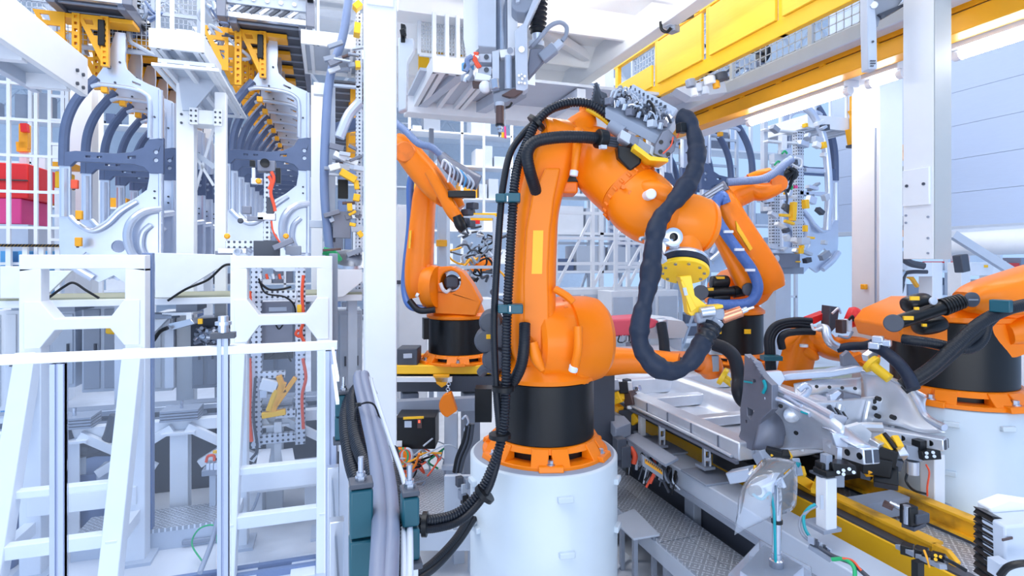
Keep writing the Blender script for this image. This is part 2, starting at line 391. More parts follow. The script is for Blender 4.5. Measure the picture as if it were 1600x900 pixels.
# white walkway girder with mesh rail between the two yellow things
struct('trim_5', MB().bb(4.02, 4.16, 1.6, 8, 4.06, 4.19), 'pale_grey', 'grey walkway girder behind the yellow guard railing', 'girder', bevel=.01)
def lattice(name, lab, cat, p0, ux, uz, nx, nz, r, m='white_far', diag=0, group=None, sub=None):
    """upright lattice of square tubes; p0 corner, ux/uz full extents"""
    p0 = Vector(p0); ux = Vector(ux); uz = Vector(uz)
    t = thing(name, lab, cat, p0, group)
    for i in range(nx+1):
        MB().bar(p0+ux*(i/nx), p0+ux*(i/nx)+uz, r, r, up=(0, 1, .01)).build('upright', m, t)
    for j in range(nz+1): MB().bar(p0+uz*(j/nz), p0+uz*(j/nz)+ux, r*.9, r*.9).build('cross_rail', m, t)
    if diag:
        for i in range(nx):
            a = p0+ux*(i/nx); MB().bar(a, p0+ux*((i+1)/nx)+uz*(diag), r*.7, r*.7).build('brace', m, t)
    if sub:
        g = MB()
        for i in range(sub[0]): a = p0+ux*((i+.5)/sub[0]); g.bar(a, a+uz, .008, .008, up=(0, 1, .01))
        for j in range(sub[1]): a = p0+uz*((j+.5)/sub[1]); g.bar(a, a+ux, .008, .008)
        g.build('mesh_infill', m, t)
    return t
lattice('mesh_railing', 'pale mesh railing along the walkway behind the yellow guard railing', 'railing', (4.1, 1.9, 4.19), (0, 5.2, 0), (0, 0, .95), 5, 2, .045, 'pale_grey', sub=(70, 12))
# ================================================================== LEFT SIDE
# ---- white portal frames with sloping braces
def portal(pxs, ytop, ymid, lab, Y=5.0):
    (a0, a1), (b0, b1) = pxs
    f = lambda px: WY(px, 405, Y).x
    xa, xb = f((a0+a1)/2), f((b0+b1)/2); w = f(a1)-f(a0); zt = WY((a0+b1)/2, ytop, Y).z; zm = WY((a0+b1)/2, ymid, Y).z
    t = thing('portal_frame', lab, 'frame', ((xa+xb)/2, Y, 0), 'white portal frames')
    for x in (xa, xb):
        MB().bb(x-w/2, x+w/2, Y-.07, Y+.07, 0, zt-.10).build('upright', 'white', t, bevel=.006)
        MB().bb(x-w*.9, x+w*.9, Y-.13, Y+.13, 0, .025).build('foot_plate', 'pale_grey', t)
        g = MB(); a = Vector((x, Y-.08, 1.62)); b = Vector((x, Y-.62, 0)); g.bar(a, b, w*.92, .13, up=(0, -1, .3)); g.build('brace', 'white', t, bevel=.006)
        MB().bb(x-w*.7, x+w*.7, Y-.78, Y-.5, 0, .025).build('foot_plate', 'pale_grey', t)
        MB().bar((x, Y-.56, .36), (x, Y+.0, .36), .07, .09).build('tie_bar', 'white', t, bevel=.004)
    # mitred top bar
    h = w*.80
    g = MB(); g.prism([(xa-w/2, Y-.07, zt-h*1.2), (xa-w/2, Y-.07, zt), (xb+w/2, Y-.07, zt), (xb+w/2, Y-.07, zt-h*1.2), (xb-w/2, Y-.07, zt-h), (xa+w/2, Y-.07, zt-h)], (0, .14, 0)); g.build('top_bar', 'white', t, bevel=.006)
    # mid bar with chamfered gussets
    k = .10; g = MB(); y0 = Y-.085; m = .04
    g.prism([(xa-w*.25, y0, zm-k*1.7), (xa-w*.25, y0, zm+k*1.7), (xa+w*.5, y0, zm+k*1.7), (xa+w*.5+k*.9, y0, zm+m), (xb-w*.5-k*.9, y0, zm+m), (xb-w*.5, y0, zm+k*1.7), (xb+w*.25, y0, zm+k*1.7), (xb+w*.25, y0, zm-k*1.7), (xb-w*.5, y0, zm-k*1.7), (xb-w*.5-k*.9, y0, zm-m), (xa+w*.5+k*.9, y0, zm-m), (xa+w*.5, y0, zm-k*1.7)], (0, .17, 0))
    g.build('mid_bar', 'white', t, bevel=.005)
    for z, yy, hh in ((.40, Y-.5, .09), (.52, Y-.05, .14), (.72, Y-.36, .05)):
        MB().bb(xa-w*.1, xb+w*.1, yy-.04, yy+.04, z-hh/2, z+hh/2).build('low_bar', 'white', t, bevel=.005)
    return t
portal(((37, 71), (199, 232)), 398, 504, 'white portal frame at the far left with sloping braced legs')
portal(((362, 388), (495, 520)), 400, 498, 'white portal frame around the tall perforated tooling mast')
# ---- grey upright profiles of the inner glass screen
for px, lab in ((232, 'slim blue-grey aluminium upright beside the left white portal frame'), (521, 'slim blue-grey aluminium upright beside the second white portal frame')):
    p = WY(px, 405, 5.14); t = thing('screen_post', lab, 'post', (p.x, p.y, 0), 'inner screen posts')
    MB().bb(p.x-.035, p.x+.035, p.y-.035, p.y+.035, .02, 2.35).build('profile', 'blue_grey' if px < 300 else 'grey', t, bevel=.004)
    MB().bb(p.x-.06, p.x+.06, p.y-.06, p.y+.06, 0, .02).build('foot', 'aluminium', t)
# ---- glass guard fence in front
YF = 2.86
mat('profile', (.44, .51, .68), .4, .15)
def fpost(par, px, z1, w=.042, nm='post'):
    p = WY(px, 405, YF); o = MB(); o.bb(p.x-w/2, p.x-w*.1, YF-w/2, YF+w/2, .0, z1).bb(p.x+w*.1, p.x+w/2, YF-w/2, YF+w/2, 0, z1).bb(p.x-w/2, p.x+w/2, YF-w*.3, YF+w*.3, 0, z1)
    o.build(nm, 'profile', par, bevel=.002); return p.x
t = thing('glass_guard_fence', 'clear glass guard fence with aluminium posts across the left front', 'fence', (-1.5, YF, 0))
xl = fpost(t, 92, 1.86, .05); xm = fpost(t, 349, 1.95, .046); xr = fpost(t, 517, 1.86, .05)
MB().bb(-3.2, xr+.03, YF-.022, YF+.022, 1.865, 1.905).build('top_rail', 'white', t, bevel=.003)
MB().bb(-3.2, xr+.03, YF-.022, YF+.022, .18, .22).build('bottom_rail', 'aluminium', t, bevel=.003)
for a, b in ((-3.2, xl-.03), (xl+.03, xm-.03), (xm+.03, xr-.03)): MB().bb(a, b, YF-.004, YF+.004, .22, 1.865).build('pane', 'guard_glass', t)
q = MB(); q.bb(xm-.05, xm+.05, YF-.03, YF+.03, 1.94, 1.965); q.build('top_clamp', 'dark_grey', t); MB().cyl((xm, YF, 1.965), (xm, YF, 2.04), .022, n=12).cyl((xm, YF, 2.0), (xm, YF, 2.015), .035, n=12).build('adjusting_screw', 'aluminium', t)
# return of the fence towards the camera, carrying the cable bundle
pA, pB = W(520, 545, 2.65), W(543, 960, 1.28)
pA.z = pB.z = 0; dirn = (pB-pA).normalized(); nrm = dirn.cross(UP)
t = thing('cable_rail_fence', 'white-railed short glass fence running under the cable bundle', 'fence', pA)
for z in (1.88, 1.80): MB().bar(pA+UP*z, pA+dirn*.72+UP*z-UP*.0, .012, .014).build('rail', 'white', t)
MB().bar(pA+dirn*.03+UP*.22, pA+dirn*1.3+UP*.22, .03, .04).build('rail', 'aluminium', t)
for k in (.06, .62, 1.2): MB().bar(pA+dirn*k+UP*0, pA+dirn*k+UP*1.35, .05, .05, up=(0, 1, 0)).build('post', 'aluminium', t, bevel=.003)
p0, p1 = pA+dirn*.1, pA+dirn*1.2
MB().hexa([p0+UP*.25, p1+UP*.25, p1+UP*.25+nrm*.008, p0+UP*.25+nrm*.008, p0+UP*1.3, p1+UP*1.3, p1+UP*1.3+nrm*.008, p0+UP*1.3+nrm*.008]).build('pane', 'guard_glass', t)
mat('cable_grey', (.17, .20, .29), .4)
# ---- cable bundle and its teal clamp blocks
def clampblock(px, py, d, zb, w, lab, dx=0):
    c = W(px, py, d); top = c.z
    t = thing('cable_clamp', lab, 'cable clamp', (c.x, c.y, zb), 'teal cable clamp blocks')
    r = math.atan2(dirn.y, dirn.x)+R(90)
    mz = (top-.035+zb)/2
    MB().box((c.x, c.y, (mz+top-.035)/2+.003), (w, .055, top-.035-mz-.006), r).build('upper_block', 'teal', t, bevel=.006)
    MB().box((c.x, c.y, (mz+zb)/2), (w*1.04, .058, mz-zb), r).build('lower_block', 'teal', t, bevel=.006)
    MB().box((c.x, c.y, top-.024), (w*1.02, .06, .014), r).build('cover_strip', 'dark_grey', t, bevel=.003)
    b = MB(); b.cyl((c.x, c.y, top-.02), (c.x, c.y, top-.005), .015, n=6); b.cyl((c.x, c.y, top-.005), (c.x, c.y, top+.005), .012, n=12); b.cyl((c.x, c.y, top), (c.x, c.y, top+.045), .0075, n=12)
    b.build('bolt', 'steel', t, smooth=30)
    MB().box((c.x, c.y, zb-.008), (w*1.25, .09, .016), r).build('base_plate', 'dark_grey', t, bevel=.003)
    MB().bb(c.x-.02, c.x+.02, c.y-.02, c.y+.02, 0, zb-.016).build('stand', 'aluminium', t)
clampblock(564, 740, 1.52, 1.42, .06, 'teal cable clamp block with a bolt at the near left of the bundle')
clampblock(640, 752, 1.52, 1.50, .045, 'teal cable clamp block with a bolt at the near right of the bundle')
clampblock(537, 604, 2.6, 1.475, .075, 'teal cable clamp block at the far left end of the bundle')
clampblock(580, 606, 2.62, 1.50, .05, 'teal cable clamp block at the far right end of the bundle')
def hose(name, pts, r, m, lab, cat='hose', group=None, corr=0, pitch=.016, sub=8, n=12, **k):
    b = MB(); b.tube([W(*p) for p in pts], r, n, sub, corr, pitch, **k)
    return single(name, b, m, lab, cat, group, smooth=50 if not corr else 80)
G = 'hoses and cables of the thick bundle'
hose('corrugated_hose', [(575, 640, 2.75), (556, 612, 2.66), (541, 650, 2.45), (549, 720, 2.15), (575, 800, 1.85), (592, 930, 1.5)], .030, 'ribbed', 'black corrugated hose drooping lowest at the outer left of the cable bundle', 'hose', G, .22)
hose('corrugated_hose', [(580, 640, 2.8), (566, 606, 2.68), (553, 625, 2.52), (560, 690, 2.2), (592, 770, 1.85), (612, 930, 1.5)], .033, 'ribbed', 'black corrugated hose tied against the grey cables of the bundle', 'hose', G, .22)
hose('corrugated_hose', [(612, 705, 2.05), (619, 785, 1.66), (622, 865, 1.44), (624, 960, 1.26)], .026, 'ribbed', 'black corrugated hose under the thin white cables, between the near clamp blocks', 'hose', G, .22)
hose('power_cable', [(572, 650, 2.8), (562, 590, 2.66), (560, 598, 2.54), (572, 650, 2.25), (586, 715, 1.95), (594, 800, 1.55), (590, 960, 1.18)], .023, 'cable_grey', 'thick grey cable along the left crest of the bundle', 'cable', G)
hose('power_cable', [(580, 650, 2.8), (571, 590, 2.66), (570, 596, 2.54), (584, 650, 2.25), (603, 720, 1.9), (612, 800, 1.55), (606, 960, 1.18)], .021, 'cable_grey', 'thick grey cable along the right crest of the bundle', 'cable', G)
hose('power_cable', [(584, 650, 2.8), (577, 594, 2.66), (578, 604, 2.5), (596, 670, 2.15), (622, 760, 1.75), (630, 830, 1.5), (632, 960, 1.2)], .0085, 'pale_grey', 'thin white cable along the inner right side of the bundle', 'cable', G)
hose('power_cable', [(588, 650, 2.8), (580, 596, 2.66), (583, 606, 2.5), (605, 675, 2.12), (632, 755, 1.75), (640, 820, 1.52), (640, 960, 1.2)], .0085, 'pale_grey', 'thin white cable on the outermost right of the bundle', 'cable', G)
t = thing('cable_tie', 'black cable tie around the bundle behind the near clamps', 'cable tie', W(572, 640, 2.25))
MB().tube([W(555, 668, 2.3), W(556, 640, 2.28), (W(568, 630, 2.2)), W(584, 632, 2.2), W(594, 655, 2.22)], .004, 6).build('strap', 'black', t); MB().box(W(560, 632, 2.24), (.02, .015, .012)).build('lock', 'black', t)
# ---- long white counter beam across the left background with trapezoid plates
def counter(px0, px1, Y, pys, lab):
    a, b = WY(px0, 405, Y).x, WY(px1, 405, Y).x; z = WY((px0+px1)/2, pys, Y).z
    t = thing('service_gantry', lab, 'gantry', ((a+b)/2, Y, 0))
    MB().bb(a, b, Y, Y+.9, z-.07, z).build('deck', 'white', t, bevel=.006)
    MB().bb(a, b, Y+.02, Y+.88, z, z+.02).build('deck_mat', 'mat_green', t)
    n = max(2, int((b-a)/1.1))
    for i in range(n+1):
        x = a+.1+(b-a-.2)*i/n
        MB().bb(x-.05, x+.05, Y+.1, Y+.2, 0, z-.07).build('leg', 'pale_grey', t)
        MB().bb(x-.05, x+.05, Y+.75, Y+.85, 0, z-.07).build('leg', 'pale_grey', t)
    return t, z
mat('mat_green', (.33, .34, .25), .7)
YC = 6.6
t, zc = counter(-60, 566, YC, 466, 'long white service deck crossing behind the two portal frames')
g = MB(); f = lambda l: [WY(a, b, YC-.06) for a, b in l]
for k, poly in enumerate(([(242, 395), (363, 398), (363, 416), (340, 420), (268, 465), (242, 465)], [(0, 416), (37, 416), (37, 466), (0, 466)], [(70, 423), (112, 423), (72, 462)], [(521, 421), (566, 421), (566, 440), (536, 464), (521, 464)])):
    MB().prism(f(poly), (0, .05, 0)).build('end_plate', 'white', t, bevel=.004)
for px in (115, 300, 470): MB().box(WY(px, 478, YC+.45), (.2, .5, .08)).build('cable_tray', 'grey', t)
for i, pts in enumerate(([(75, 466), (100, 448), (115, 442), (135, 454), (155, 466)], [(262, 470), (290, 452), (325, 437), (350, 415), (368, 414)])):
    b = MB(); b.tube([WY(x, y, YC-.072) for x, y in pts], .012, 8); single('loose_cable', b, 'black', ('thin black cable looping over the deck inside the left portal frame', 'thin black cable hanging along the sloping white end plate')[i], 'cable')
# ---- cabinets and dark machinery below the deck
def cab(px0, px1, py0, py1, Y, dep, lab, m='pale_grey', name='control_cabinet', doors=2, win=False):
    a, b = WY(px0, py0, Y), WY(px1, py1, Y); z1, z0 = a.z, max(0, b.z); x0, x1 = a.x, b.x
    t = thing(name, lab, 'cabinet', ((x0+x1)/2, Y, z0), 'cabinets under the service deck')
    MB().bb(x0, x1, Y, Y+dep, z0, z1).build('body', m, t, bevel=.006)
    for i in range(doors):
        d0 = x0+(x1-x0)*i/doors+.02; d1 = x0+(x1-x0)*(i+1)/doors-.02
        o = MB().bb(d0, d1, Y-.018, Y, z0+.04, z1-.04).build('door', 'grey' if win else m, t, bevel=.004)
        MB().bb(d1-.05, d1-.03, Y-.04, Y-.018, (z0+z1)/2-.06, (z0+z1)/2+.06).build('handle', 'dark_grey', o)
    return t
for k, (a, b, y0, y1, m, w) in enumerate(((-20, 30, 486, 640, 'white', 0), (40, 118, 486, 605, 'pale_grey', 0), (128, 192, 478, 610, 'pale_grey', 1), (240, 270, 490, 610, 'white', 0), (300, 342, 500, 605, 'grey', 1), (391, 470, 474, 620, 'grey', 1), (528, 566, 486, 640, 'pale_grey', 0))):
    cab(a, b, y0, y1, 7.3+.1*(k % 2), .6, ('white cabinet at the far left edge', 'grey cabinet seen through the left portal frame', 'pale cabinet right of centre in the left portal frame', 'white cabinet beside the blue-grey screen post', 'dark-windowed cabinet between the two portal frames', 'grey cabinet behind the perforated tooling mast', 'pale cabinet beside the thick white column')[k]+' under the deck', m, win=w)
# track and machine bed
t = thing('transfer_track', 'low grey transfer track on dark machinery behind the portal frames', 'conveyor', (-2, 6.3, 0))
xa, xb = WY(-60, 405, 6.3).x, WY(566, 405, 6.3).x
for z, m in ((.86, 'aluminium'), (.76, 'grey')): MB().bb(xa, xb, 6.2, 6.28, z-.03, z+.02).build('rail', m, t, bevel=.004)
MB().bb(xa, xb, 6.3, 6.62, .70, .84).build('bed', 'grey', t); MB().bb(xa, xb, 6.35, 6.62, .0, .66).build('base', 'dark_grey', t, bevel=.01)
for i in range(22):
    x = xa+.1+(xb-xa-.2)*i/21; MB().cyl((x, 6.19, .80), (x, 6.215, .80), .02, n=10).build('roller', 'steel', t)
# white trestle beam with I columns and diagonal braces
t = thing('trestle_stand', 'white trestle beam on I-shaped legs standing in front of the transfer track', 'trestle', (-2, 5.75, 0))
xa, xb = WY(-40, 405, 5.75).x, WY(500, 405, 5.75).x; zb = WY(283, 663, 5.75).z
MB().bb(xa, xb, 5.70, 5.80, zb-.05, zb+.05).build('beam', 'white', t, bevel=.004)
for px in (115, 283, 430):
    x = WY(px, 405, 5.7).x
    g = MB(); g.bb(x-.07, x+.07, 5.62, 5.635, 0, zb-.05); g.bb(x-.07, x+.07, 5.745, 5.76, 0, zb-.05); g.bb(x-.008, x+.008, 5.635, 5.745, 0, zb-.05); g.bb(x-.13, x+.13, 5.58, 5.82, zb-.05, zb-.03); g.build('leg', 'white', t)
    for s in (-1, 1): MB().bar((x+s*.06, 5.66, zb), (x+s*.62, 5.66, zb-.34), .06, .07).build('brace', 'white', t)
    g = MB()
    for q in range(4): g.bb(x-.15+.0*q, x+.15, 5.62, 5.86, zb+.06+q*.025, zb+.078+q*.025)
    g.build('bearing_pad', 'grey', t); MB().cyl((x, 5.72, zb+.15), (x, 5.72, zb+.22), .014, n=10).build('bolt', 'steel', t)
t = thing('floor_step', 'low tread plate step on the floor behind the left glass fence', 'step', WY(290, 700, 5.4)*1)
a, b = WY(110, 770, 5.1), WY(350, 770, 5.1); t.location = ((a.x+b.x)/2, 5.1, 0)
MB().bb(a.x, b.x, 5.1, 5.5, .14, .17).build('tread', 'tread_plate', t); MB().bb(a.x, b.x, 5.1, 5.12, 0, .14).build('riser', 'pale_grey', t)
MB().bb(a.x+.75, a.x+1.15, 5.075, 5.1, .02, .06).build('grip', 'grey', t, bevel=.01)
t = thing('floor_rail', 'long low blue-grey guide rail on the floor behind the glass fence', 'floor rail', (-1.3, 4.55, 0))
MB().bb(-2.6, .1, 4.42, 4.46, 0, .05).bb(-2.6, .1, 4.52, 4.56, 0, .05).build('rail', 'blue_grey', t)
for x in (-1.9, -1.2, -.55, -.15): MB().bb(x-.12, x+.05, 4.3, 4.62, .0, .035).build('anchor_plate', 'white', t, bevel=.004)
for i, (pts, m, r, lab) in enumerate(((((318, 880, 4.2), (300, 850, 4.3), (312, 826, 4.3), (336, 822, 4.3), (340, 850, 4.2)), 'green', .006, 'thin green hose loop on the floor behind the glass fence'), (((340, 812, 4.2), (330, 850, 4.1), (312, 895, 3.9)), 'grey', .018, 'grey cable lying on the floor beside the green hose'), (((392, 800, 4.4), (398, 790, 4.45), (405, 770, 4.5)), 'grey', .012, 'short grey cable hanging at the second portal frame'))):
    hose('floor_cable', pts, r, m, lab, 'cable')
# small red and steel gripper head left of second frame
t = thing('gripper_head', 'small grey gripper head with a red coil beside the middle fence post', 'gripper', W(330, 735, 4.9))
MB().box(W(333, 735, 4.9), (.16, .12, .05)).build('base', 'grey', t, bevel=.005)
for k in range(3): MB().box(W(326+k*6, 727, 4.88), (.03, .08, .06)).build('jaw', 'aluminium', t, bevel=.004)
MB().tube([W(322, 722, 4.85), W(325, 713, 4.85), W(334, 712, 4.85), W(335, 720, 4.85)], .012, 8).build('coil', 'red_cable', t); MB().box(W(336, 706, 4.85), (.03, .03, .02)).build('cap', 'yellow', t)
MB().bar(W(333, 738, 4.9), Vector((W(333, 740, 4.9).x, W(333, 740, 4.9).y, 0)), .05).build('stand', 'pale_grey', t)
# dark pneumatic unit behind left frame
t = thing('hydraulic_unit', 'blue-grey hydraulic unit with bent dark hoses behind the left portal frame', 'machine', WY(150, 750, 5.9)*1)
t.location.z = 0
c = WY(160, 700, 6.0); MB().cyl((c.x, c.y, 0), (c.x, c.y, .45), .28, n=24).build('tank', 'blue_grey', t); MB().box((c.x+.2, c.y-.2, .42), (.3, .2, .16)).build('valve_block', 'pale_grey', t, bevel=.01)
for s in (-1, 1): MB().tube([(c.x+s*.15, c.y-.2, .3), (c.x+s*.25, c.y-.25, .6), (c.x-s*.1, c.y-.3, .7), (c.x-s*.2, c.y-.3, .95)], .05, 10).build('hose', 'dark_grey', t)
c = WY(-22, 720, 5.2); t = thing('waste_drum', 'blue-grey open drum at the far left edge behind the glass', 'drum', (c.x, c.y, 0))
MB().lathe((c.x, c.y, 0), UP, [(0, .2), (.25, .22), (.26, .235), (.28, .22), (.78, .24), (.8, .25), (.8, .22), (.1, .2)], 28).build('shell', 'blue_grey', t)
# ================================================================== HANGING CAR SIDES, TRACKS, GANTRIES
K = 8.5/FPX
def L2(p, y=0): return Vector(((p[0]-416)*K, y, (405-p[1])*K))
LIGHT = [(397, 127), (405, 113), (412, 92), (417, 72), (420, 60), (432, 60), (433, 80), (432, 100), (434, 112), (446, 124), (462, 132), (476, 137), (481, 147), (481, 372), (478, 398), (470, 424), (430, 424), (418, 414), (400, 424), (384, 414), (366, 400), (354, 390), (352, 372), (352, 255), (365, 255), (365, 330), (372, 338), (392, 346), (408, 334), (424, 314), (445, 301), (460, 288), (463, 270), (463, 158), (456, 147), (440, 142), (405, 140), (391, 142)]
def circ(cx, cy, r, n=16): return [(cx+r*math.cos(2*math.pi*i/n), cy+r*math.sin(2*math.pi*i/n)) for i in range(n)]
def car_side(lab, grp, mirror=False):
    s = -1 if mirror else 1
    fl = lambda l, y=0: [Vector((s*L2(p).x, y, L2(p).z)) for p in l]
    t = thing('car_side_panel', lab, 'car side panel', (0, 0, 0), grp)
    g = MB(); g.prism(fl(LIGHT), (0, .05, 0), [fl(circ(424, 372, 9)), fl(circ(372, 392, 5, 10)), fl([(452, 395), (474, 395), (470, 410), (452, 410)]), fl([(384, 380), (398, 392), (392, 402), (376, 388)]), fl([(441, 129), (452, 133), (452, 136), (441, 132)])]); g.build('outer_skin', 'panel_steel', t, bevel=.012)
    tb = lambda pts, r, m, nm, y=0, sq=None: MB().tube([Vector((s*L2(p).x, y+(p[2] if len(p) > 2 else 0), L2(p).z)) for p in pts], r, 10).build(nm, m, t)
    tb([(397, 128), (384, 144), (370, 166), (361, 190), (357, 216), (356, 258)], .062, 'panel_dark', 'roof_pillar', .03)
    g = MB(); g.prism(fl([(357, 239), (372, 236), (420, 237), (440, 234), (456, 226), (463, 214), (482, 210), (482, 264), (464, 264), (456, 255), (440, 251), (372, 251), (366, 258), (357, 258)], -.02), (0, .08, 0), [fl([(436, 240), (446, 239), (446, 243), (436, 244)], -.02), fl([(384, 242), (390, 242), (390, 245), (384, 245)], -.02), fl([(398, 242), (404, 242), (404, 245), (398, 245)], -.02), fl(circ(472, 232, 3, 10), -.02), fl(circ(472, 244, 3, 10), -.02)]); g.build('waist_rail', 'panel_dark', t, bevel=.008)
    tb([(391, 142, .0), (405, 139, -.02), (440, 141, -.02), (457, 147, -.02), (464, 160, -.02), (464, 212, -.02)], .030, 'panel_steel', 'window_flange')
    tb([(478, 140), (478, 212)], .032, 'panel_steel', 'edge_bead', -.01)
    tb([(478, 264), (478, 395)], .032, 'panel_steel', 'edge_bead', -.01)
    tb([(478, 316, 0), (458, 322, -.10), (444, 338, -.16), (440, 360, -.16), (446, 384, -.12), (462, 402, -.04)], .055, 'panel_steel', 'wheel_arch')
    tb([(466, 340, -.03), (456, 352, -.06), (454, 372, -.06), (460, 388, -.03)], .04, 'panel_steel', 'wheel_arch')
    tb([(366, 330, -.02), (378, 342, -.05), (394, 350, -.06), (412, 340, -.06), (428, 322, -.05), (448, 306, -.03)], .035, 'panel_steel', 'door_flange')
    tb([(354, 388, -.02), (372, 402, -.06), (394, 418, -.05)], .05, 'panel_steel', 'sill_flange')
    tb([(358, 262), (358, 330)], .05, 'panel_steel', 'edge_bead', 0)
    for px, py in ((400, 133), (420, 134), (470, 180), (470, 290), (470, 300), (426, 104)): MB().cyl(Vector((s*L2((px, py)).x, -.018, L2((px, py)).z)), Vector((s*L2((px, py)).x, .0, L2((px, py)).z)), .014, n=10).build('hole_grommet', 'dark_grey', t)
    return t
def hanger(lab, grp, ztop, s=1):
    t = thing('panel_hanger', lab, 'hanger', (0, 0, 0), grp)
    zt = 5.66
    MB().bb(-.58, .30, -.16, .14, zt-.06, zt).build('top_plate', 'amber', t, bevel=.006)
    for x0, zb, nm in ((-.03, 4.98, 'hanger_bar'), (-.36, 4.84, 'hanger_bar')):
        n = 9; h = zt-zb; hl = [[Vector((x0-.018, -.19, zb+h*(i+.28)/n)), Vector((x0+.018, -.19, zb+h*(i+.28)/n)), Vector((x0+.018, -.19, zb+h*(i+.72)/n)), Vector((x0-.018, -.19, zb+h*(i+.72)/n))] for i in range(n)]
        MB().prism([Vector((x0-.045, -.19, zb)), Vector((x0+.045, -.19, zb)), Vector((x0+.045, -.19, zt)), Vector((x0-.045, -.19, zt))], (0, .07, 0), hl).build(nm, 'amber', t)
    for x0 in (-.36, -.85):
        y = -.17; P = lambda x, z: Vector((x0+x, y, zt+z))
        MB().prism([P(0, 0), P(.36, 0), P(.36, -.62), P(.28, -.62)], (0, .03, 0), [[P(.08, -.05), P(.18, -.05), P(.2, -.13), P(.11, -.13)], [P(.16, -.19), P(.31, -.19), P(.31, -.27), P(.2, -.27)], [P(.24, -.33), P(.31, -.33), P(.31, -.46), P(.28, -.46)]]).build('gusset', 'amber', t)
    MB().bb(-.13, -.05, -.03, .06, 4.66, 4.74).build('hook', 'amber', t, bevel=.01); MB().bar((-.09, .09, 4.72), (-.09, .09, 5.6), .014).build('hook_rod', 'dark_grey', t); MB().bb(-.05, -.01, -.15, .03, 5.0, 5.04).build('hook_pin', 'dark_grey', t)
    MB().bb(-.10, -.02, -.22, -.14, 5.25, 5.6).build('latch', 'black', t, bevel=.01)
    return t
YS = 9.23
ref = WY(416, 405, YS); x2 = ref.x; x1 = WY(175, 405, YS).x
gl = ('car sides hanging in the left row', 'car sides hanging in the row above the second portal frame', 'mirrored car sides hanging at the right')
place = ('in the left hanging row', 'in the row above the tooling mast')
src = car_side('frontmost white car side panel '+place[1], gl[1]); srch = hanger('frontmost amber hanger under the track above the tooling mast', 'amber panel hangers above the tooling mast', 5.6)
NP = (8, 10)
first = True
for r, (x, n, dz) in enumerate(((x1, NP[0], -.14), (x2, NP[1], 0))):
    for i in range(n):
        loc = (x, YS+.72*i, CZ+dz); lab = ('frontmost' if i == 0 else ORD[i]+' from the front')+' pale car side panel '+place[r]
        if r == 1 and i == 0: src.location = loc; src['label'] = lab
        else: dup(src, loc, lab, gl[r])
        loc = (x, YS+.72*i, dz*.3); lab = ('frontmost' if i == 0 else ORD[i]+' from the front')+' amber hanger under the track '+('of the left hanging row', 'above the tooling mast')[r]
        if r == 1 and i == 0: srch.location = loc; srch['label'] = lab
        else: dup(srch, loc, lab, 'amber panel hangers, '+('left row', 'row above the tooling mast')[r])
srcm = car_side('x', gl[2], True)
sets = []
xa = WY(1266, 405, 7.6).x; xb = WY(1135, 405, 9.2).x
for i in range(7): sets.append((xb-.1, 9.0+.62*i, 'row behind the blue hosed robot', 'frontmost' if i == 0 else ORD[i]+' from the front'))
for k, (x, y, where, o) in enumerate(sets):
    lab = o+' mirrored car side panel in the '+where
    if k == 0: srcm.location = (x, y, CZ-.05); srcm['label'] = lab
    else: dup(srcm, (x, y, CZ-.05), lab, gl[2])
    dup(srch, (x-.1, y, -.02), o+' amber hanger in the '+where, 'amber panel hangers at the right')
o = dup(srcm, (xa, 7.6, CZ-.05), 'mirrored car side panel held by the tooling left of the right white column'); 
# ---- overhead tracks
def track(pa, pb, y0, y1, lab):
    xa, xb = WY(pa, 12, y0).x, WY(pb, 12, y0).x
    t = thing('overhead_track', lab, 'overhead track', ((xa+xb)/2, y0, 5.68), 'overhead tracks')
    MB().bb(xa, xb, y0, y1, 5.68, 5.71).build('bed_plate', 'dark_grey', t)
    for i in range(26):
        y = y0+.1+(y1-y0-.2)*i/25; MB().bb(xa+.05, xb-.05, y-.02, y+.02, 5.66, 5.68).build('cross_strip', 'grey', t)
    for x in (xa, xb): MB().bb(x-.05, x+.05, y0, y1, 5.62, 5.80).build('side_rail', 'bracket_grey', t, bevel=.006)
    MB().bb(xa-.1, xb+.1, y0-.06, y0+.02, 5.68, 5.76).build('front_beam', 'aluminium', t, bevel=.006)
    MB().bb(xa-.1, xb+.1, y0-.1, y0-.02, 5.86, 6.02).build('front_beam', 'pale_grey', t, bevel=.006)
    for k in range(7): x = xa+.08+(xb-xa-.16)*k/6; MB().bar((x-.1, y0-.05, 5.76), (x+.06, y0-.05, 5.9), .05, .04).build('link', 'dark_grey' if k % 3 else 'steel', t)
    MB().cyl((xa-.15, y0-.2, 6.12), (xb+.15, y0-.2, 6.12), .03, n=12).build('shaft', 'dark_grey', t)
    for x in (xa-.12, xb+.12):
        MB().cyl((x-.04, y0-.2, 6.12), (x+.04, y0-.2, 6.12), .16, n=20).build('drive_wheel', 'black', t); MB().bb(x-.06, x+.06, y0-.2, y0, 5.62, 6.0).build('bearing_block', 'bracket_grey', t, bevel=.01)
    for k in range(5): x = xa+.1+(xb-xa-.2)*k/4; MB().cyl((x, y0-.12, 5.94), (x, y0-.1, 5.94), .03, n=10).build('bolt', 'steel', t)
    return t
track(78, 190, 8.75, 17, 'dark overhead track carrying the left row of car sides')
track(1078, 1172, 8.75, 14, 'dark overhead track carrying the mirrored car sides at the right')
track(364, 472, 8.75, 18, 'dark overhead track carrying the row above the tooling mast')
a = thing('overhead_track', 'third dark overhead track partly hidden by the thick white column', 'overhead track', (WY(540, 100, 9).x, 9, 5.2), 'overhead tracks')
xa_, xb_ = WY(522, 100, 9).x, WY(575, 100, 9).x
MB().bb(xa_, xb_, 9, 17, 5.0, 5.03).build('bed_plate', 'dark_grey', a)
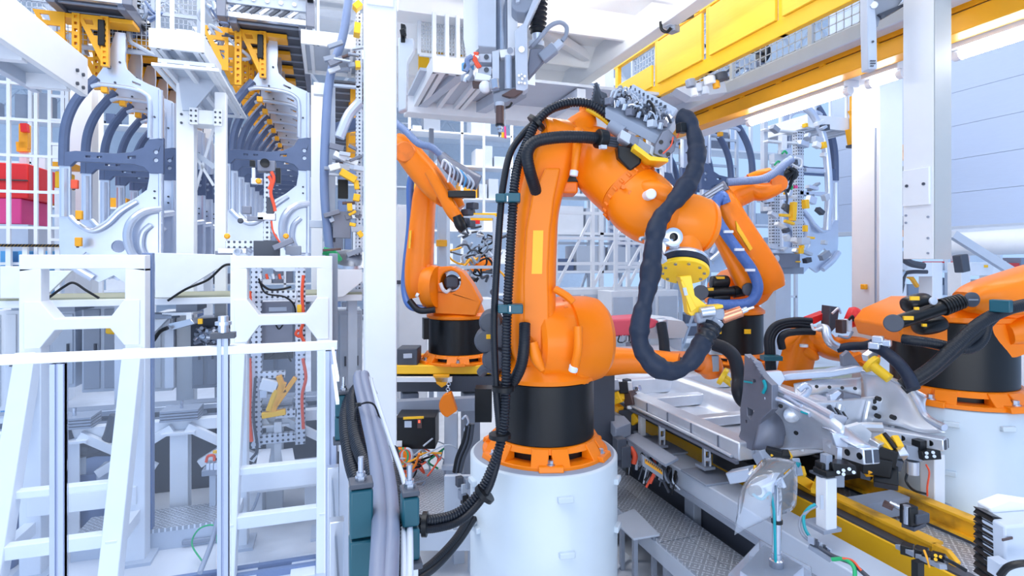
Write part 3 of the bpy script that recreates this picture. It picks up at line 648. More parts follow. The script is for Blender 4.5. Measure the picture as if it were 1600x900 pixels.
for i in range(18): MB().bb(xa_+.03, xb_, 9.1+.44*i-.02, 9.1+.44*i+.02, 4.98, 5.0).build('cross_strip', 'grey', a)
for i in range(4): MB().bb(xa_+.25, xa_+.42, 9.3+.8*i, 9.5+.8*i, 4.3, 5.0).build('hanger_bar', 'amber', a)
# cable and hydraulics clutter between the tracks: bundles along the girders
rnd = random.Random(5)
def tangle(lab, px0, px1, py0, py1, d, n, mats, r=(.012, .03), seg=5, nm='cable_tangle'):
    t = thing(nm, lab, 'cables', W((px0+px1)/2, (py0+py1)/2, d))
    for k in range(n):
        p = [W(rnd.uniform(px0, px1), rnd.uniform(py0, py1), d+rnd.uniform(-.2, .2))]
        for q in range(seg): p.append(p[-1]+Vector((rnd.uniform(-.18, .18), rnd.uniform(-.12, .12), rnd.uniform(-.16, .16))))
        MB().tube(p, rnd.uniform(*r), 7, 5).build('cable', rnd.choice(mats), t)
    return t
tangle('tangle of blue-grey and dark cables right of the left overhead track', 196, 228, 2, 62, 8.3, 26, ('blue_grey', 'aluminium', 'dark_grey', 'pale_grey', 'black', 'aluminium'))
tangle('tangle of cables left of the track above the tooling mast', 328, 352, 0, 70, 8.3, 20, ('blue_grey', 'aluminium', 'dark_grey', 'pale_grey', 'white', 'white'))
# ---- white gantry columns and decks
def gpost(px0, px1, Y, z1, lab, z0=0, m='col_white'):
    a, b = WY(px0, 405, Y), WY(px1, 405, Y); w = b.x-a.x
    t = thing('gantry_column', lab, 'column', ((a.x+b.x)/2, Y, z0), kind='structure')
    MB().bb(a.x, b.x, Y, Y+w, z0, z1).build('shaft', m, t, bevel=.008); return t
t = gpost(275, 303, 7.5, 5.0, 'white gantry column right of the left row of car sides')
for z in (4.55, 4.0, 3.9): 
    for dx in (.3, .8): a = WY(275+28*dx, 405, 7.49); MB().cyl((a.x, 7.48, z), (a.x, 7.5, z), .014, n=8).build('bolt', 'dark_grey', t)
gpost(335, 353, 7.5, 4.3, 'thin white gantry column left of the row above the tooling mast')
gpost(486, 504, 7.9, 4.6, 'white gantry column right of the tooling mast')
t = gpost(109, 143, 12.5, 7.5, 'broad white column standing behind the left row of car sides')
gpost(152, 160, 16, 7, 'slim white column far behind the left car sides'); gpost(318, 330, 13, 5, 'white column behind the gantry between the hanging rows')
a, b = WY(298, 180, 7.45), WY(340, 192, 7.45)
t = thing('gantry_beam', 'white bolted cross beam joining the two gantry columns', 'beam', ((a.x+b.x)/2, 7.45, b.z), kind='structure')
MB().bb(a.x, b.x, 7.44, 7.7, WY(300, 193, 7.45).z, WY(300, 171, 7.45).z).build('beam', 'col_white', t, bevel=.006)
for px in (302, 340):
    x = WY(px, 180, 7.4).x; MB().bb(x-.045, x+.045, 7.41, 7.44, WY(300, 195, 7.45).z, WY(300, 169, 7.45).z).build('end_plate', 'col_white', t, bevel=.004)
    for k in range(3):
        for dx in (-.025, .025): MB().cyl((x+dx, 7.40, WY(300, 174+k*8, 7.45).z), (x+dx, 7.41, WY(300, 174+k*8, 7.45).z), .012, n=8).build('bolt', 'dark_grey', t)
for px0, py0, px1, py1 in ((303, 240, 334, 290), (334, 200, 305, 300)): MB().bar(WY(px0, py0, 7.8), WY(px1, py1, 7.8), .03, .03).build('brace', 'white', t)
MB().bar(WY(303, 238, 7.8), WY(336, 262, 7.8), .05, .06).build('brace', 'pale_grey', t)
def deck(px0, px1, py0, py1, Y, dep, lab, rails=(), rh=1.0, fl=True):
    a, b = WY(px0, py0, Y), WY(px1, py1, Y)
    t = thing('gantry_deck', lab, 'platform', ((a.x+b.x)/2, Y, b.z), kind='structure')
    z0, z1 = b.z, a.z
    for q in (MB().bb(a.x, b.x, Y, Y+.05, z0, z1), MB().bb(a.x, b.x, Y+dep-.05, Y+dep, z0, z1), MB().bb(a.x, a.x+.05, Y+.05, Y+dep-.05, z0, z1), MB().bb(b.x-.05, b.x, Y+.05, Y+dep-.05, z0, z1)): q.build('fascia', 'col_white', t, bevel=.004)
    MB().bb(a.x+.05, b.x-.05, Y+.05, Y+dep-.05, z0+.06, z0+.1).build('floor_plate', 'pale_grey', t)
    for k in range(3): x = a.x+(b.x-a.x)*(k+.5)/3; MB().bb(x-.025, x+.025, Y+.05, Y+dep-.05, z0, z0+.06).build('joist', 'white', t)
    for px in rails: x = WY(px, 0, Y).x; MB().bb(x-.019, x+.019, Y+.01, Y+.048, z0, z1+rh).build('railing_post', 'white', t, bevel=.004)
    if rails:
        for hz in (.45, .95): MB().bb(a.x, b.x, Y+.02, Y+.06, z1+rh*hz-.016, z1+rh*hz+.016).build('railing', 'white', t)
    return t
deck(232, 318, 43, 82, 7.0, 1.1, 'white boxed gantry deck with railing posts between the hanging rows', (246, 268, 316), 1.1)
deck(236, 342, 97, 112, 6.9, 2.2, 'thin white lower deck under the boxed gantry deck', ())
t = deck(470, 566, 45, 78, 8.6, 1.4, 'white gantry deck left of the thick white column', (490, 497, 560), 1.2)
MB().prism([WY(278, 118, 7.45), WY(303, 118, 7.45), WY(340, 118, 7.45), WY(338, 130, 7.45), WY(303, 172, 7.45), WY(285, 172, 7.45)], (0, .06, 0)).build('knee_plate', 'pale_grey', t)
# deck at the top centre with railing and beam below
t = deck(676, 770, 86, 122, 5.25, 1.4, 'white gantry deck with railing behind the spindle head', (679, 699, 716, 760), 1.3)
s = struct('trim_6', MB().bb(WY(633, 186, 6.6).x, 4.0, 6.5, 6.75, 3.98, 4.18), 'col_white', 'long white cross beam under the gantry deck behind the spindle head', 'beam', bevel=.01)
struct('trim_7', MB().bb(.85, 5.5, 5.6, 6.5, 4.17, 4.2).bar((1.2, 5.3, 4.10), (1.0, 6.6, 4.10), .1).bar((1.9, 5.3, 4.1), (1.7, 6.6, 4.1), .12).bar((2.6, 5.6, 4.1), (2.6, 6.6, 4.1), .1).bar((3.4, 5.6, 4.1), (3.4, 6.6, 4.1), .1), 'pale_grey', 'grey underside plates and joists of the deck behind the spindle head', 'deck underside')
lattice('mesh_cage', 'white mesh safety cage on the gantry deck beside the spindle column', 'cage', WY(655, 85, 5.9), (.9, 0, 0), (0, 0, 1.6), 3, 2, .035, 'white', sub=(30, 40))
single('gantry_arm', MB().slab([(622, 58), (646, 60), (646, 78), (636, 96), (634, 170), (622, 175)], 5.2, .10), 'pale_grey', 'grey curved gantry bracket right of the thick white column', 'bracket', bevel=.01)
single('hoist_hook', MB().slab([(626, 36), (633, 38), (633, 66), (626, 66)], 5.19, .06).slab([(624, 46), (632, 43), (634, 52), (626, 56)], 5.14, .06), 'black', 'small black hook block beside the top of the thick white column', 'hook', bevel=.006)
# yellow hoist chain tower behind the cage
single('yellow_post', MB().bar(WY(718, 0, 6.45), WY(718, 112, 6.45), .08, .09, up=(0, 1, 0)), 'yellow', 'yellow post behind the mesh cage left of the spindle column', 'post')
for k, (px, a, b) in enumerate(((662, 12, 60), (690, 8, 62))): single('yellow_post', MB().bar(WY(px, a, 6.5), WY(px, 112, 6.5), .12, .05, up=(0, 1, 0)), 'yellow', ('left', 'middle')[k]+' yellow panel behind the mesh cage at the spindle column', 'post')
# big white platform at the top left corner
t = thing('gantry_walkway', 'large white walkway platform reaching into the top left corner', 'platform', (-2.8, 6, 4.1), kind='structure')
MB().bb(-2.62, -2.55, 3.6, 7.4, 4.10, 4.52).build('side_girder', 'col_white', t, bevel=.006); MB().bb(-3.05, -2.97, 3.6, 7.4, 4.10, 4.3).build('side_girder', 'pale_grey', t, bevel=.006)
MB().bb(-2.97, -2.62, 3.6, 7.4, 4.22, 4.26).build('floor_plate', 'pale_grey', t)
for y in (5.3, 6.2, 7.1): MB().bb(-2.97, -2.62, y-.05, y+.05, 4.08, 4.22).build('joist', 'white', t)
for y in (4.6, 5.4): MB().bb(-2.6, -2.56, y-.025, y+.025, 4.3, 5.6).build('railing_post', 'white', t)
for z in (4.9, 5.5): MB().bb(-2.6, -2.57, 3.6, 5.43, z-.025, z+.025).build('railing', 'white', t)
for k in range(2): 
    for z in (4.16, 4.3): MB().cyl((-2.55, 7.1+.15*k, z), (-2.53, 7.1+.15*k, z), .02, n=8).build('bolt', 'dark_grey', t)
single('gantry_strut', MB().slab([(52, 10), (66, 10), (128, 70), (133, 84), (120, 84)], 8.2, .1).slab([(88, 55), (98, 58), (127, 140), (118, 145)], 8.2, .1), 'pale_grey', 'grey angled struts bracing the platform at the top left', 'strut', kind='structure')
lattice('mesh_railing', 'pale mesh railing panel at the top left corner above the platform', 'railing', WY(4, 62, 9.5), (2.4, 0, 0), (0, 0, 1.8), 4, 3, .05, 'pale_grey', sub=(40, 24))
# ---- tooling masts
def mast(lab, Y, items, loc):
    t = thing('tooling_mast', lab, 'tooling', loc)
    for nm, m, px0, py0, px1, py1, dy, th in items:
        a, b = WY(px0, py0, Y+dy), WY(px1, py1, Y+dy)
        MB().bb(a.x, b.x, Y+dy, Y+dy+th, b.z, a.z).build(nm, m, t, bevel=.004)
    return t
Y = 5.55; q = WY(430, 405, Y)
P, A, Dk, B = 'perforated', 'aluminium', 'dark_grey', 'bracket_grey'
t = mast('tall perforated steel tooling mast standing inside the second portal frame', Y, [
    ('perforated_upright', P, 392, 418, 409, 700, 0, .08), ('perforated_upright', P, 461, 418, 477, 694, 0, .08), ('cross_bar', P, 404, 455, 464, 468, -.02, .08),
    ('mount_plate', 'bracket_grey', 408, 472, 458, 492, .06, .03), ('type_plate', 'pale_grey', 420, 480, 448, 486, .055, .004), ('mount_plate', 'bracket_grey', 409, 504, 458, 537, .06, .03),
    ('black_box', 'black', 412, 540, 458, 560, .1, .1), ('cross_bar', P, 402, 582, 446, 590, -.02, .06), ('cross_bar', P, 406, 680, 462, 690, -.02, .06), ('post_block', 'white', 428, 660, 440, 730, .02, .1), ('cross_bar', P, 430, 640, 464, 652, .0, .08),
    ('head_plate', P, 352, 376, 412, 388, .0, .1), ('head_block', Dk, 396, 376, 436, 400, -.05, .14), ('head_block', 'grey', 446, 384, 470, 398, 0, .1), ('neck', P, 411, 335, 423, 376, 0, .08), ('neck', P, 412, 270, 422, 335, -.02, .06),
    ('neck_block', Dk, 416, 308, 428, 334, -.06, .08), ('clamp_arm', A, 402, 332, 430, 344, -.05, .1), ('clamp_arm', B, 378, 322, 392, 334, -.05, .06), ('clamp_arm', B, 386, 338, 412, 345, -.05, .06), ('clamp_head', B, 402, 250, 430, 268, -.05, .12), ('clamp_jaw', 'black', 431, 262, 438, 286, -.08, .1), ('clamp_jaw', 'black', 390, 250, 398, 260, -.05, .08), ('clamp_post', A, 393, 262, 399, 280, -.05, .05), ('clamp_post', A, 392, 278, 410, 288, -.05, .05), ('wing', A, 340, 388, 385, 396, -.04, .06), ('wing', B, 336, 392, 362, 398, -.02, .06)], (q.x, Y, 0))
for px, py in ((404, 283), (355, 369), (447, 369), (376, 345)): MB().lathe(WY(px, py, Y-.07), (0, -1, 0), [(0, .025), (.01, .025), (.02, .015)], 16).build('sensor_disc', 'amber' if px != 376 else 'dark_grey', t)
MB().lathe(WY(414, 255, Y-.06), (0, -1, 0), [(0, .04), (.02, .04), (.025, .02)], 20).build('camera_lens', 'black', t)
MB().lathe(WY(371, 393, Y-.08), (0, -1, 0), [(0, .032), (.02, .032), (.021, .02), (.005, .02)], 20).build('ring', 'pale_grey', t)
MB().bar(WY(427, 388, Y-.1), WY(458, 375, Y-.1), .05, .05).build('cylinder', B, t, bevel=.006)
for pts, m, r in (([(424, 268), (428, 280), (423, 300), (428, 320), (430, 330)], 'red_cable', .014), ([(420, 275), (424, 285), (420, 296)], 'red_cable', .014), ([(424, 345), (427, 362), (437, 378), (444, 383)], 'red_cable', .008), ([(390, 455), (391, 480), (389, 490)], 'red_cable', .015), ([(474, 430), (472, 460), (474, 500), (470, 520), (478, 540)], 'red_cable', .014), ([(466, 515), (462, 522), (468, 526), (470, 518)], 'red_cable', .012), ([(390, 560), (391, 600), (390, 650), (393, 690)], 'red_cable', .016), ([(473, 560), (478, 590), (472, 620), (474, 670)], 'red_cable', .014), ([(404, 440), (420, 452), (440, 452), (455, 448)], 'black', .010), ([(404, 435), (415, 458), (445, 464), (460, 478), (462, 500)], 'black', .008), ([(420, 560), (440, 545), (455, 565)], 'black', .008), ([(399, 590), (396, 650), (402, 700), (392, 718)], 'dark_grey', .012), ([(430, 506), (436, 514), (443, 506)], 'black', .007)):
    MB().tube([WY(a, b, Y-.08) for a, b in pts], r, 8, 6).build('cable', m, t)
for k in range(8): MB().cyl(WY(408+k*5, 436, Y-.03), WY(406+k*5, 428+(k % 2)*3, Y-.03), .012, n=8).build('plug', ('white', 'grey', 'red_cable', 'aluminium')[k % 4], t)
for px, py, w, h, m, r in ((434, 620, .06, .28, 'amber', .35), (426, 625, .05, .2, 'yellow', .35), (420, 602, .14, .10, 'white', .3), (440, 600, .05, .16, 'amber', -.3), (428, 646, .20, .05, 'yellow', -.1), (446, 612, .04, .3, 'amber', .6), (468, 482, .04, .07, 'yellow', 0), (412, 615, .06, .07, 'pale_grey', 0)):
    MB().box(WY(px, py, Y-.06), (w, .06, h), M=Matrix.Rotation(r, 3, 'Y')).build('clamp', m, t, bevel=.005)
for px, s in ((414, -1), (448, 1)): MB().bar(WY(px, 705, Y), WY(px+s*5, 735, Y-.3), .10, .05).build('foot', 'white', t)
t = thing('mast_base', 'white low base beam under the perforated tooling mast', 'base', (q.x, Y-.1, 0))
a, b = WY(384, 735, Y-.2), WY(500, 760, Y-.2); MB().bb(a.x, b.x, Y-.3, Y+.2, .30, .40).build('beam', 'white', t, bevel=.01)
for x in (a.x+.08, b.x-.08): MB().bb(x-.05, x+.05, Y-.2, Y+.1, 0, .30).build('leg', 'white', t)
MB().bb(WY(415, 405, Y).x, WY(428, 405, Y).x, Y-.28, Y-.2, .40, .42).build('switch_pad', 'dark_grey', t)
# third tooling, beside the thick column
Y = 6.9; q = WY(540, 405, Y); rnd = random.Random(21)
t = mast('tall tooling with blurred yellow and green clamps left of the thick white column', Y, [('upright', 'pale_grey', 508, 130, 524, 400, .15, .1), ('upright', P, 556, 20, 566, 462, .0, .1), ('cross_bar', A, 518, 130, 562, 138, 0, .06), ('cross_bar', 'white', 490, 128, 508, 148, .1, .1), ('cross_bar', A, 510, 270, 566, 276, 0, .08), ('cross_bar', 'pale_grey', 484, 344, 520, 356, .1, .1), ('block', B, 520, 330, 548, 372, -.05, .2), ('block', Dk, 508, 358, 524, 378, 0, .1), ('block', 'black', 528, 280, 544, 310, .3, .1)], (q.x, Y, 0))
for k in range(34):
    px, py = rnd.uniform(515, 562), rnd.choice((rnd.uniform(230, 275), rnd.uniform(310, 395), rnd.uniform(60, 120)))
    MB().box(WY(px, py, Y-rnd.uniform(0, .2)), (rnd.uniform(.05, .2), .06, rnd.uniform(.02, .07)), M=Matrix.Rotation(rnd.uniform(-.5, .5), 3, 'Y')).build('clamp', rnd.choice(('aluminium', 'grey', 'pale_grey', 'bracket_grey', 'white', 'brown_metal')), t, bevel=.004)
for (a, b), (c_, d_), w in (((532, 268), (556, 282), .10), ((556, 282), (558, 296), .07), ((552, 308), (562, 310), .1), ((546, 318), (547, 330), .07), ((555, 6), (562, 14), .12), ((553, 46), (563, 48), .16), ((555, 102), (563, 102), .1), ((546, 350), (556, 352), .05), ((560, 362), (566, 370), .07), ((545, 336), (556, 330), .04)): MB().bar(WY(a, b, Y-.15), WY(c_, d_, Y-.15), w, w*.8).build('yellow_clamp', 'yellow', t, bevel=.006)
MB().tube([WY(545, 0, Y), WY(535, 60, Y), WY(516, 120, Y), WY(509, 200, Y), WY(507, 300, Y), WY(515, 390, Y)], .05, 12).build('held_pillar', 'blue_grey', t)
MB().tube([WY(562, 160, Y), WY(545, 180, Y), WY(530, 215, Y)], .06, 10).build('held_pillar', 'panel_steel', t)
MB().slab([(520, 192), (556, 183), (556, 202), (522, 208)], 7.0, .1).build('held_rail', 'panel_dark', t, bevel=.01)
MB().tube([WY(505, 392, Y-.1), WY(520, 396, Y-.1), WY(528, 405, Y-.1), WY(532, 412, Y-.1)], .045, 8).build('green_hose', 'green', t)
MB().lathe(WY(548, 410, Y-.05), (0, -.5, 1), [(0, .22), (.03, .24), (.06, .22)], 28).build('dish', 'steel', t)
MB().bb(q.x-.3, q.x+.3, Y-.1, Y+.3, 1.875, 1.95).build('pedestal', 'pale_grey', t, bevel=.01)
# right tooling, held by the robot with the blue hose
Y = 6.6; q = WY(1250, 405, Y); rnd = random.Random(8)
t = mast('crowded silver tooling frame with yellow clamps right of the blue hosed robot', Y, [('perforated_upright', P, 1246, 205, 1256, 390, 0, .1), ('perforated_upright', P, 1208, 300, 1218, 400, .05, .1), ('upright', 'pale_grey', 1194, 190, 1200, 330, .1, .08), ('cross_bar', 'white', 1196, 200, 1258, 208, 0, .1), ('cross_bar', 'white', 1200, 218, 1262, 226, -.05, .1), ('cross_bar', 'pale_grey', 1210, 240, 1256, 258, -.1, .1), ('cross_bar', A, 1260, 262, 1292, 270, .0, .08), ('cross_bar', A, 1250, 298, 1292, 306, .0, .08), ('cross_bar', A, 1180, 386, 1246, 396, -.1, .1), ('base_block', B, 1200, 396, 1250, 418, -.1, .16), ('cross_bar', 'white', 1222, 210, 1230, 240, -.06, .08), ('base_block', 'grey', 1180, 418, 1256, 428, 0, .2), ('stand', 'pale_grey', 1212, 428, 1236, 640, 0, .3)], (q.x, Y, 0))
for k in range(46):
    px, py = rnd.uniform(1192, 1296), rnd.choice((rnd.uniform(190, 260), rnd.uniform(285, 330), rnd.uniform(330, 410)))
    MB().box(WY(px, py, Y-rnd.uniform(.05, .3)), (rnd.uniform(.04, .20), .08, rnd.uniform(.03, .10)), M=Matrix.Rotation(rnd.uniform(-.6, .6), 3, 'Y')).build('clamp', rnd.choice(('aluminium', 'grey', 'pale_grey', 'white', 'aluminium', 'dark_grey', 'white')), t, bevel=.004)
for (a, b), (c_, d_), w in (((1218, 336), (1234, 337), .05), ((1240, 316), (1238, 345), .08), ((1258, 312), (1259, 326), .08), ((1258, 352), (1258, 362), .06), ((1226, 345), (1240, 350), .05), ((1262, 371), (1272, 372), .04), ((1252, 383), (1253, 388), .06), ((1246, 392), (1252, 392), .10), ((1256, 196), (1260, 196), .07), ((1285, 222), (1287, 232), .08), ((1247, 408), (1247, 410), .06), ((1226, 300), (1227, 304), .04)): MB().bar(WY(a, b, Y-.28), WY(c_, d_, Y-.28), w, w*.8).build('yellow_clamp', 'yellow', t, bevel=.006)
for k, (m, pts) in enumerate((('black', [(1232, 262), (1240, 270), (1236, 285), (1230, 300)]), ('black', [(1225, 285), (1232, 275), (1242, 268), (1240, 280)]), ('green', [(1210, 258), (1216, 252), (1222, 258)]), ('green', [(1222, 240), (1226, 236), (1230, 240)]), ('white', [(1235, 255), (1250, 262), (1252, 250), (1242, 246)]), ('dark_grey', [(1224, 290), (1230, 310), (1226, 330)]), ('green', [(1234, 288), (1238, 292), (1236, 296)]))): MB().tube([WY(a, b, Y-.32) for a, b in pts], .025 if m == 'black' else .014, 8).build('hose', m, t)
MB().tube([WY(1256, 166, Y), WY(1272, 182, Y), WY(1288, 222, Y), WY(1295, 290, Y), WY(1292, 360, Y)], .055, 12).build('held_pillar', 'panel_steel', t)
MB().bar(WY(1262, 303, Y), WY(1262, 303, Y)+Vector((0, 1.02, 0)), .06).build('holding_arm', 'aluminium', t, bevel=.006)
MB().ball(WY(1236, 272, Y-.2), .10, 14).build('tool_changer', 'black', t)
MB().box(WY(1243, 292, Y-.34), (.05, .03, .04)).build('red_tag', 'magenta', t)
MB().lathe(WY(1213, 404, Y-.12), (0, -1, 0), [(0, .05), (.01, .05), (.02, .03)], 18).build('round_cover', 'pale_grey', t)
# long white frame and counter at the right, under that tooling
tt, z = counter(1010, 1440, 6.9, 602, 'white service deck behind the robots at the right')
# ================================================================== ROBOTS
def pedestal(cx, cy, r, z1, lab, tabs=(), grp='white robot pedestals'):
    t = thing('robot_pedestal', lab, 'pedestal', (cx, cy, 0), grp)
    MB().lathe((cx, cy, 0), UP, [(0, r), (z1-.012, r), (z1, r-.012)], 72).build('drum', 'pedestal_white', t, smooth=50)
    MB().lathe((cx, cy, z1), UP, [(0, r-.02), (.006, r-.03)], 64).build('top_plate', 'grey', t)
    for a, z in tabs:
        m = Matrix.Rotation(a, 3, 'Z'); c = Vector((cx, cy, z))+m @ Vector((0, -r-.008, 0))
        MB().box(c, (.088, .03, .034), a).build('lifting_lug', 'pedestal_white', t, bevel=.006)
    MB().lathe((cx, cy, 0), UP, [(0, r+.09), (.03, r+.09), (.03, r)], 64).build('foot_ring', 'pale_grey', t)
    return t
def robot_base(t, cx, cy, z0, s=1.0, hd=.36, a0=0, fl=.10, m='orange'):
    c = Vector((cx, cy, z0)); n = 6
    g = MB()
    g.lathe(c, UP, [(0, .385*s), (.022*s, .385*s), (.022*s, .28*s), (0, .28*s)], 60, cap=False)
    g.lathe(c+UP*fl*s, UP, [(0, .335*s), (.03*s, .315*s), (.03*s, .29*s), (0, .29*s)], 60, cap=False)
    for k in range(n):
        a = a0+2*math.pi*k/n
        for da in (-.17, .17):
            aa = a+da; e = Vector((math.cos(aa), math.sin(aa), 0)); q = Vector((-e.y, e.x, 0))
            g.hexa([c+e*r*s+q*w*s+UP*z*s for z, sc in ((.018, 1), (fl+.028, .85)) for r, w in ((.29, -.045), (.38*sc, -.05), (.38*sc, .05), (.29, .045))])
        e = Vector((math.cos(a), math.sin(a), 0)); q = Vector((-e.y, e.x, 0))
        g.hexa([c+e*r*s+q*w*s+UP*z*s for z, sc in ((.0, 1.06), (.032, 1.04)) for r, w in ((.30, -.07), (.385*sc, -.07), (.385*sc, .07), (.30, .07))])
    g.build('base_flange', m, t, bevel=.005)
    MB().lathe(c, UP, [(.01, .285*s), (fl*s, .285*s)], 48).build('inner_drum', 'black', t)
    b = MB().lathe(c+UP*(fl+.03)*s, UP, [(0, .298*s), (.004, .302*s), (hd*s-.004, .302*s), (hd*s, .298*s)], 64).build('base_drum', 'black', t)
    for k in range(n):
        a = a0+2*math.pi*k/n+.0; e = Vector((math.cos(a), math.sin(a), 0))
        p = c+e*.365*s+UP*.03*s; bb = MB(); bb.cyl(p, p+UP*.008*s, .024*s, n=14); bb.cyl(p+UP*.008*s, p+UP*.028*s, .016*s, n=6); bb.build('bolt', 'steel', t, smooth=30)
    return z0+(fl+.03+hd)*s
# ------------------------------------------------ the large robot in the middle
c = W(851, 405, 3.5); RX, RY = c.x, c.y
pc = W(849, 405, 3.5)
va = math.atan2(RT.y, RT.x)
pedestal(pc.x, pc.y, .452, 1.12, 'large white cylindrical pedestal carrying the big orange robot', [(R(-15.9)-R(18)+a, z) for a, z in ((R(-52), .99), (R(-46), .735), (R(28), 1.0), (R(29), .70), (R(84), 1.0), (R(84), .72))])
t = thing('industrial_robot', 'largest orange robot with black hoses and yellow tool flange on the central white pedestal', 'robot', (RX, RY, 1.125))
ROB = t
zt = robot_base(t, RX, RY, 1.125, 1.0, .345, R(-17.9)-R(28), fl=.075)
# turning column: conical skirt, saddle and the big gear housing
g = MB(); g.lathe((RX, RY, zt), UP, [(0, .295), (.006, .318), (.03, .322), (.06, .30), (.10, .262), (.16, .235)], 56); g.build('turning_column', 'orange', t)
AX = (RT*math.cos(R(17))+FW*math.sin(R(17))).normalized()
HC = W(868, 531, 3.42)
g = MB(); g.lathe(HC-AX*.16, AX, [(0, .21), (.02, .240), (.14, .256), (.195, .262), (.20, .252), (.208, .252), (.213, .266), (.36, .262), (.42, .248), (.455, .215), (.47, .17)], 64); g.build('shoulder_housing', 'orange', t, smooth=28)
g = MB()   # saddle blending housing into the skirt
g.loft([(862, 584, 3.48, 60, .20), (862, 578, 3.48, 62, .21), (866, 566, 3.47, 62, .22), (876, 550, 3.46, 58, .22), (885, 528, 3.46, 55, .2)], e=3); g.build('saddle', 'orange', t)
for k in range(9):
    a = R(20+k*16); p = HC+AX*.052+(UP*math.sin(a)-FW*math.cos(a)*.97)*.258
    MB().cyl(p-AX*.012, p+AX*.012, .011, n=8).build('bolt', 'orange_dark', t)
MB().loft([(903, 510, 3.12, 7, .03), (903, 545, 3.11, 7, .03), (898, 572, 3.14, 7, .03)], e=2.2, n=14).build('rib', 'orange', t)
MB().cyl(W(897, 571, 3.13), W(895, 580, 3.14), .026, n=18).build('buffer', 'white', t, bevel=.004)
MB().loft([(868, 452, 3.2, 6, .03), (885, 462, 3.17, 6, .03), (896, 472, 3.16, 6, .03)], e=2.2, n=12).build('rib', 'orange', t)
# lower saddle details in front
MB().loft([(832, 535, 3.13, 8, .03), (838, 560, 3.12, 9, .03), (848, 578, 3.12, 5, .02)], e=2.2, n=14).build('rib', 'orange', t)
# link arm
g = MB()
g.loft([(833, 566, 3.36, 26, .10), (832, 540, 3.36, 34, .14), (832, 490, 3.36, 35, .155), (834, 437, 3.36, 33.5, .155), (837, 383, 3.37, 32, .155), (840, 333, 3.38, 32, .155), (849, 290, 3.39, 33, .155), (860, 255, 3.40, 35, .155), (872, 222, 3.41, 33, .15), (880, 205, 3.42, 26, .12)], n=32, e=4.2)
la = g.build('link_arm', 'orange', t, smooth=40)
# raised front face of the arm with a crease
g = MB(); g.slab([(822, 520), (848, 556), (858, 540), (858, 470), (857, 420), (860, 360), (866, 310), (876, 262), (852, 262), (830, 310), (821, 360), (817, 430), (817, 500)], 3.2, .1); g.build('front_panel', 'orange', la, bevel=.012, seg=3)
g = MB(); g.slab([(833, 360), (849, 360), (847, 428), (830.5, 428)], 3.195, .02); g.build('sticker', 'yellow', la)
MB().slab([(806, 330), (812, 268), (820, 232), (826, 230), (824, 290), (815, 335)], 3.36, .2).build('cable_guard', 'orange', la, bevel=.008)
# elbow: hub cylinder, motor housing
EC = W(880, 222, 3.42)
g = MB(); g.lathe(EC-AX*.15, AX, [(0, .095), (0, .13), (.012, .142), (.05, .138), (.16, .132), (.22, .135), (.26, .13), (.30, .10)], 48); g.build('elbow_hub', 'orange', t, smooth=30)
MB().lathe(EC-AX*.155, AX, [(0, .10), (.004, .10)], 40).build('hub_recess', 'orange_dark', t)
for k in range(12):
    a = 2*math.pi*k/12; v = UP*math.sin(a)+AX.cross(UP)*math.cos(a); p = EC-AX*.152+v*.115; MB().cyl(p-AX*.008, p, .009, n=6).build('bolt', 'orange_dark', t)
for k in range(10):
    a = R(10+k*17); v = UP*math.sin(a)-FW*math.cos(a); p = EC+AX*.062+v*.135
    MB().cyl(p-AX*.008, p+AX*.008, .009, n=8).build('bolt', 'orange_dark', t)
g = MB(); g.loft([(918, 170, 3.43, 13, .055), (917, 178, 3.43, 13, .055), (914, 188, 3.43, 20, .09), (908, 205, 3.44, 30, .12), (912, 230, 3.44, 36, .15), (915, 258, 3.44, 32, .15)], n=28, e=2.6); g.build('elbow_motor_housing', 'orange', t, smooth=45)
MB().cyl(W(918, 172, 3.43), W(918, 167, 3.43), .035, n=20).build('cap', 'black', t)
MB().loft([(904, 202, 3.22, 7.5, .028), (901, 235, 3.2, 7, .028), (897, 268, 3.2, 5.5, .022)], e=2.2, n=16).build('buffer_arm', 'orange', t)
MB().cyl(W(897.5, 266, 3.2), W(896, 275, 3.2), .024, n=18).build('buffer', 'white', t, bevel=.004)
MB().box(W(887, 296, 3.42), (.10, .22, .07), -YAW).build('stop_block', 'orange_dark', t, bevel=.012)
MB().box(W(890, 282, 3.40), (.09, .18, .04), -YAW).build('stop_rubber', 'black', t, bevel=.006)
# forearm
FA0, FA1 = W(915, 238, 3.44), W(1052, 348, 3.08); FD = (FA1-FA0).normalized(); LEN = (FA1-FA0).length
g = MB(); u_, v_ = perp(FD), None
g.loft([(905, 235, 3.46, 40, .13), (925, 245, 3.42, 47, .16), (950, 268, 3.35, 50, .18), (968, 287, 3.30, 49, .185), (981, 300, 3.26, 47.5, .18)], n=36, e=2.5); g.build('forearm_housing', 'orange', t, smooth=45)
g = MB(); g.loft([(979, 298, 3.268, 49.5, .187), (988, 306, 3.245, 49.5, .187)], n=40, e=2.1, sub=2); g.build('forearm_flange', 'orange_dark', t)
cF = W(984, 302.5, 3.256); tF = (W(988, 306, 3.245)-W(979, 298, 3.268)).normalized(); uF = perp(tF, FW); vF = tF.cross(uF)
for k in range(22):
    a = 2*math.pi*k/22; p = cF+(vF*math.cos(a)+uF*math.sin(a))*.186; q = (p-cF).normalized()
    MB().cyl(p-tF*.013, p+tF*.013, .0105, n=8).build('bolt', 'orange_dark', t)
g = MB(); g.loft([(986, 304, 3.25, 48, .182), (998, 316, 3.22, 52, .19), (1018, 332, 3.17, 51, .185), (1036, 344, 3.13, 44, .165), (1052, 352, 3.1, 36, .13)], n=36, e=2.3); fa = g.build('forearm_tube', 'orange', t, smooth=45)
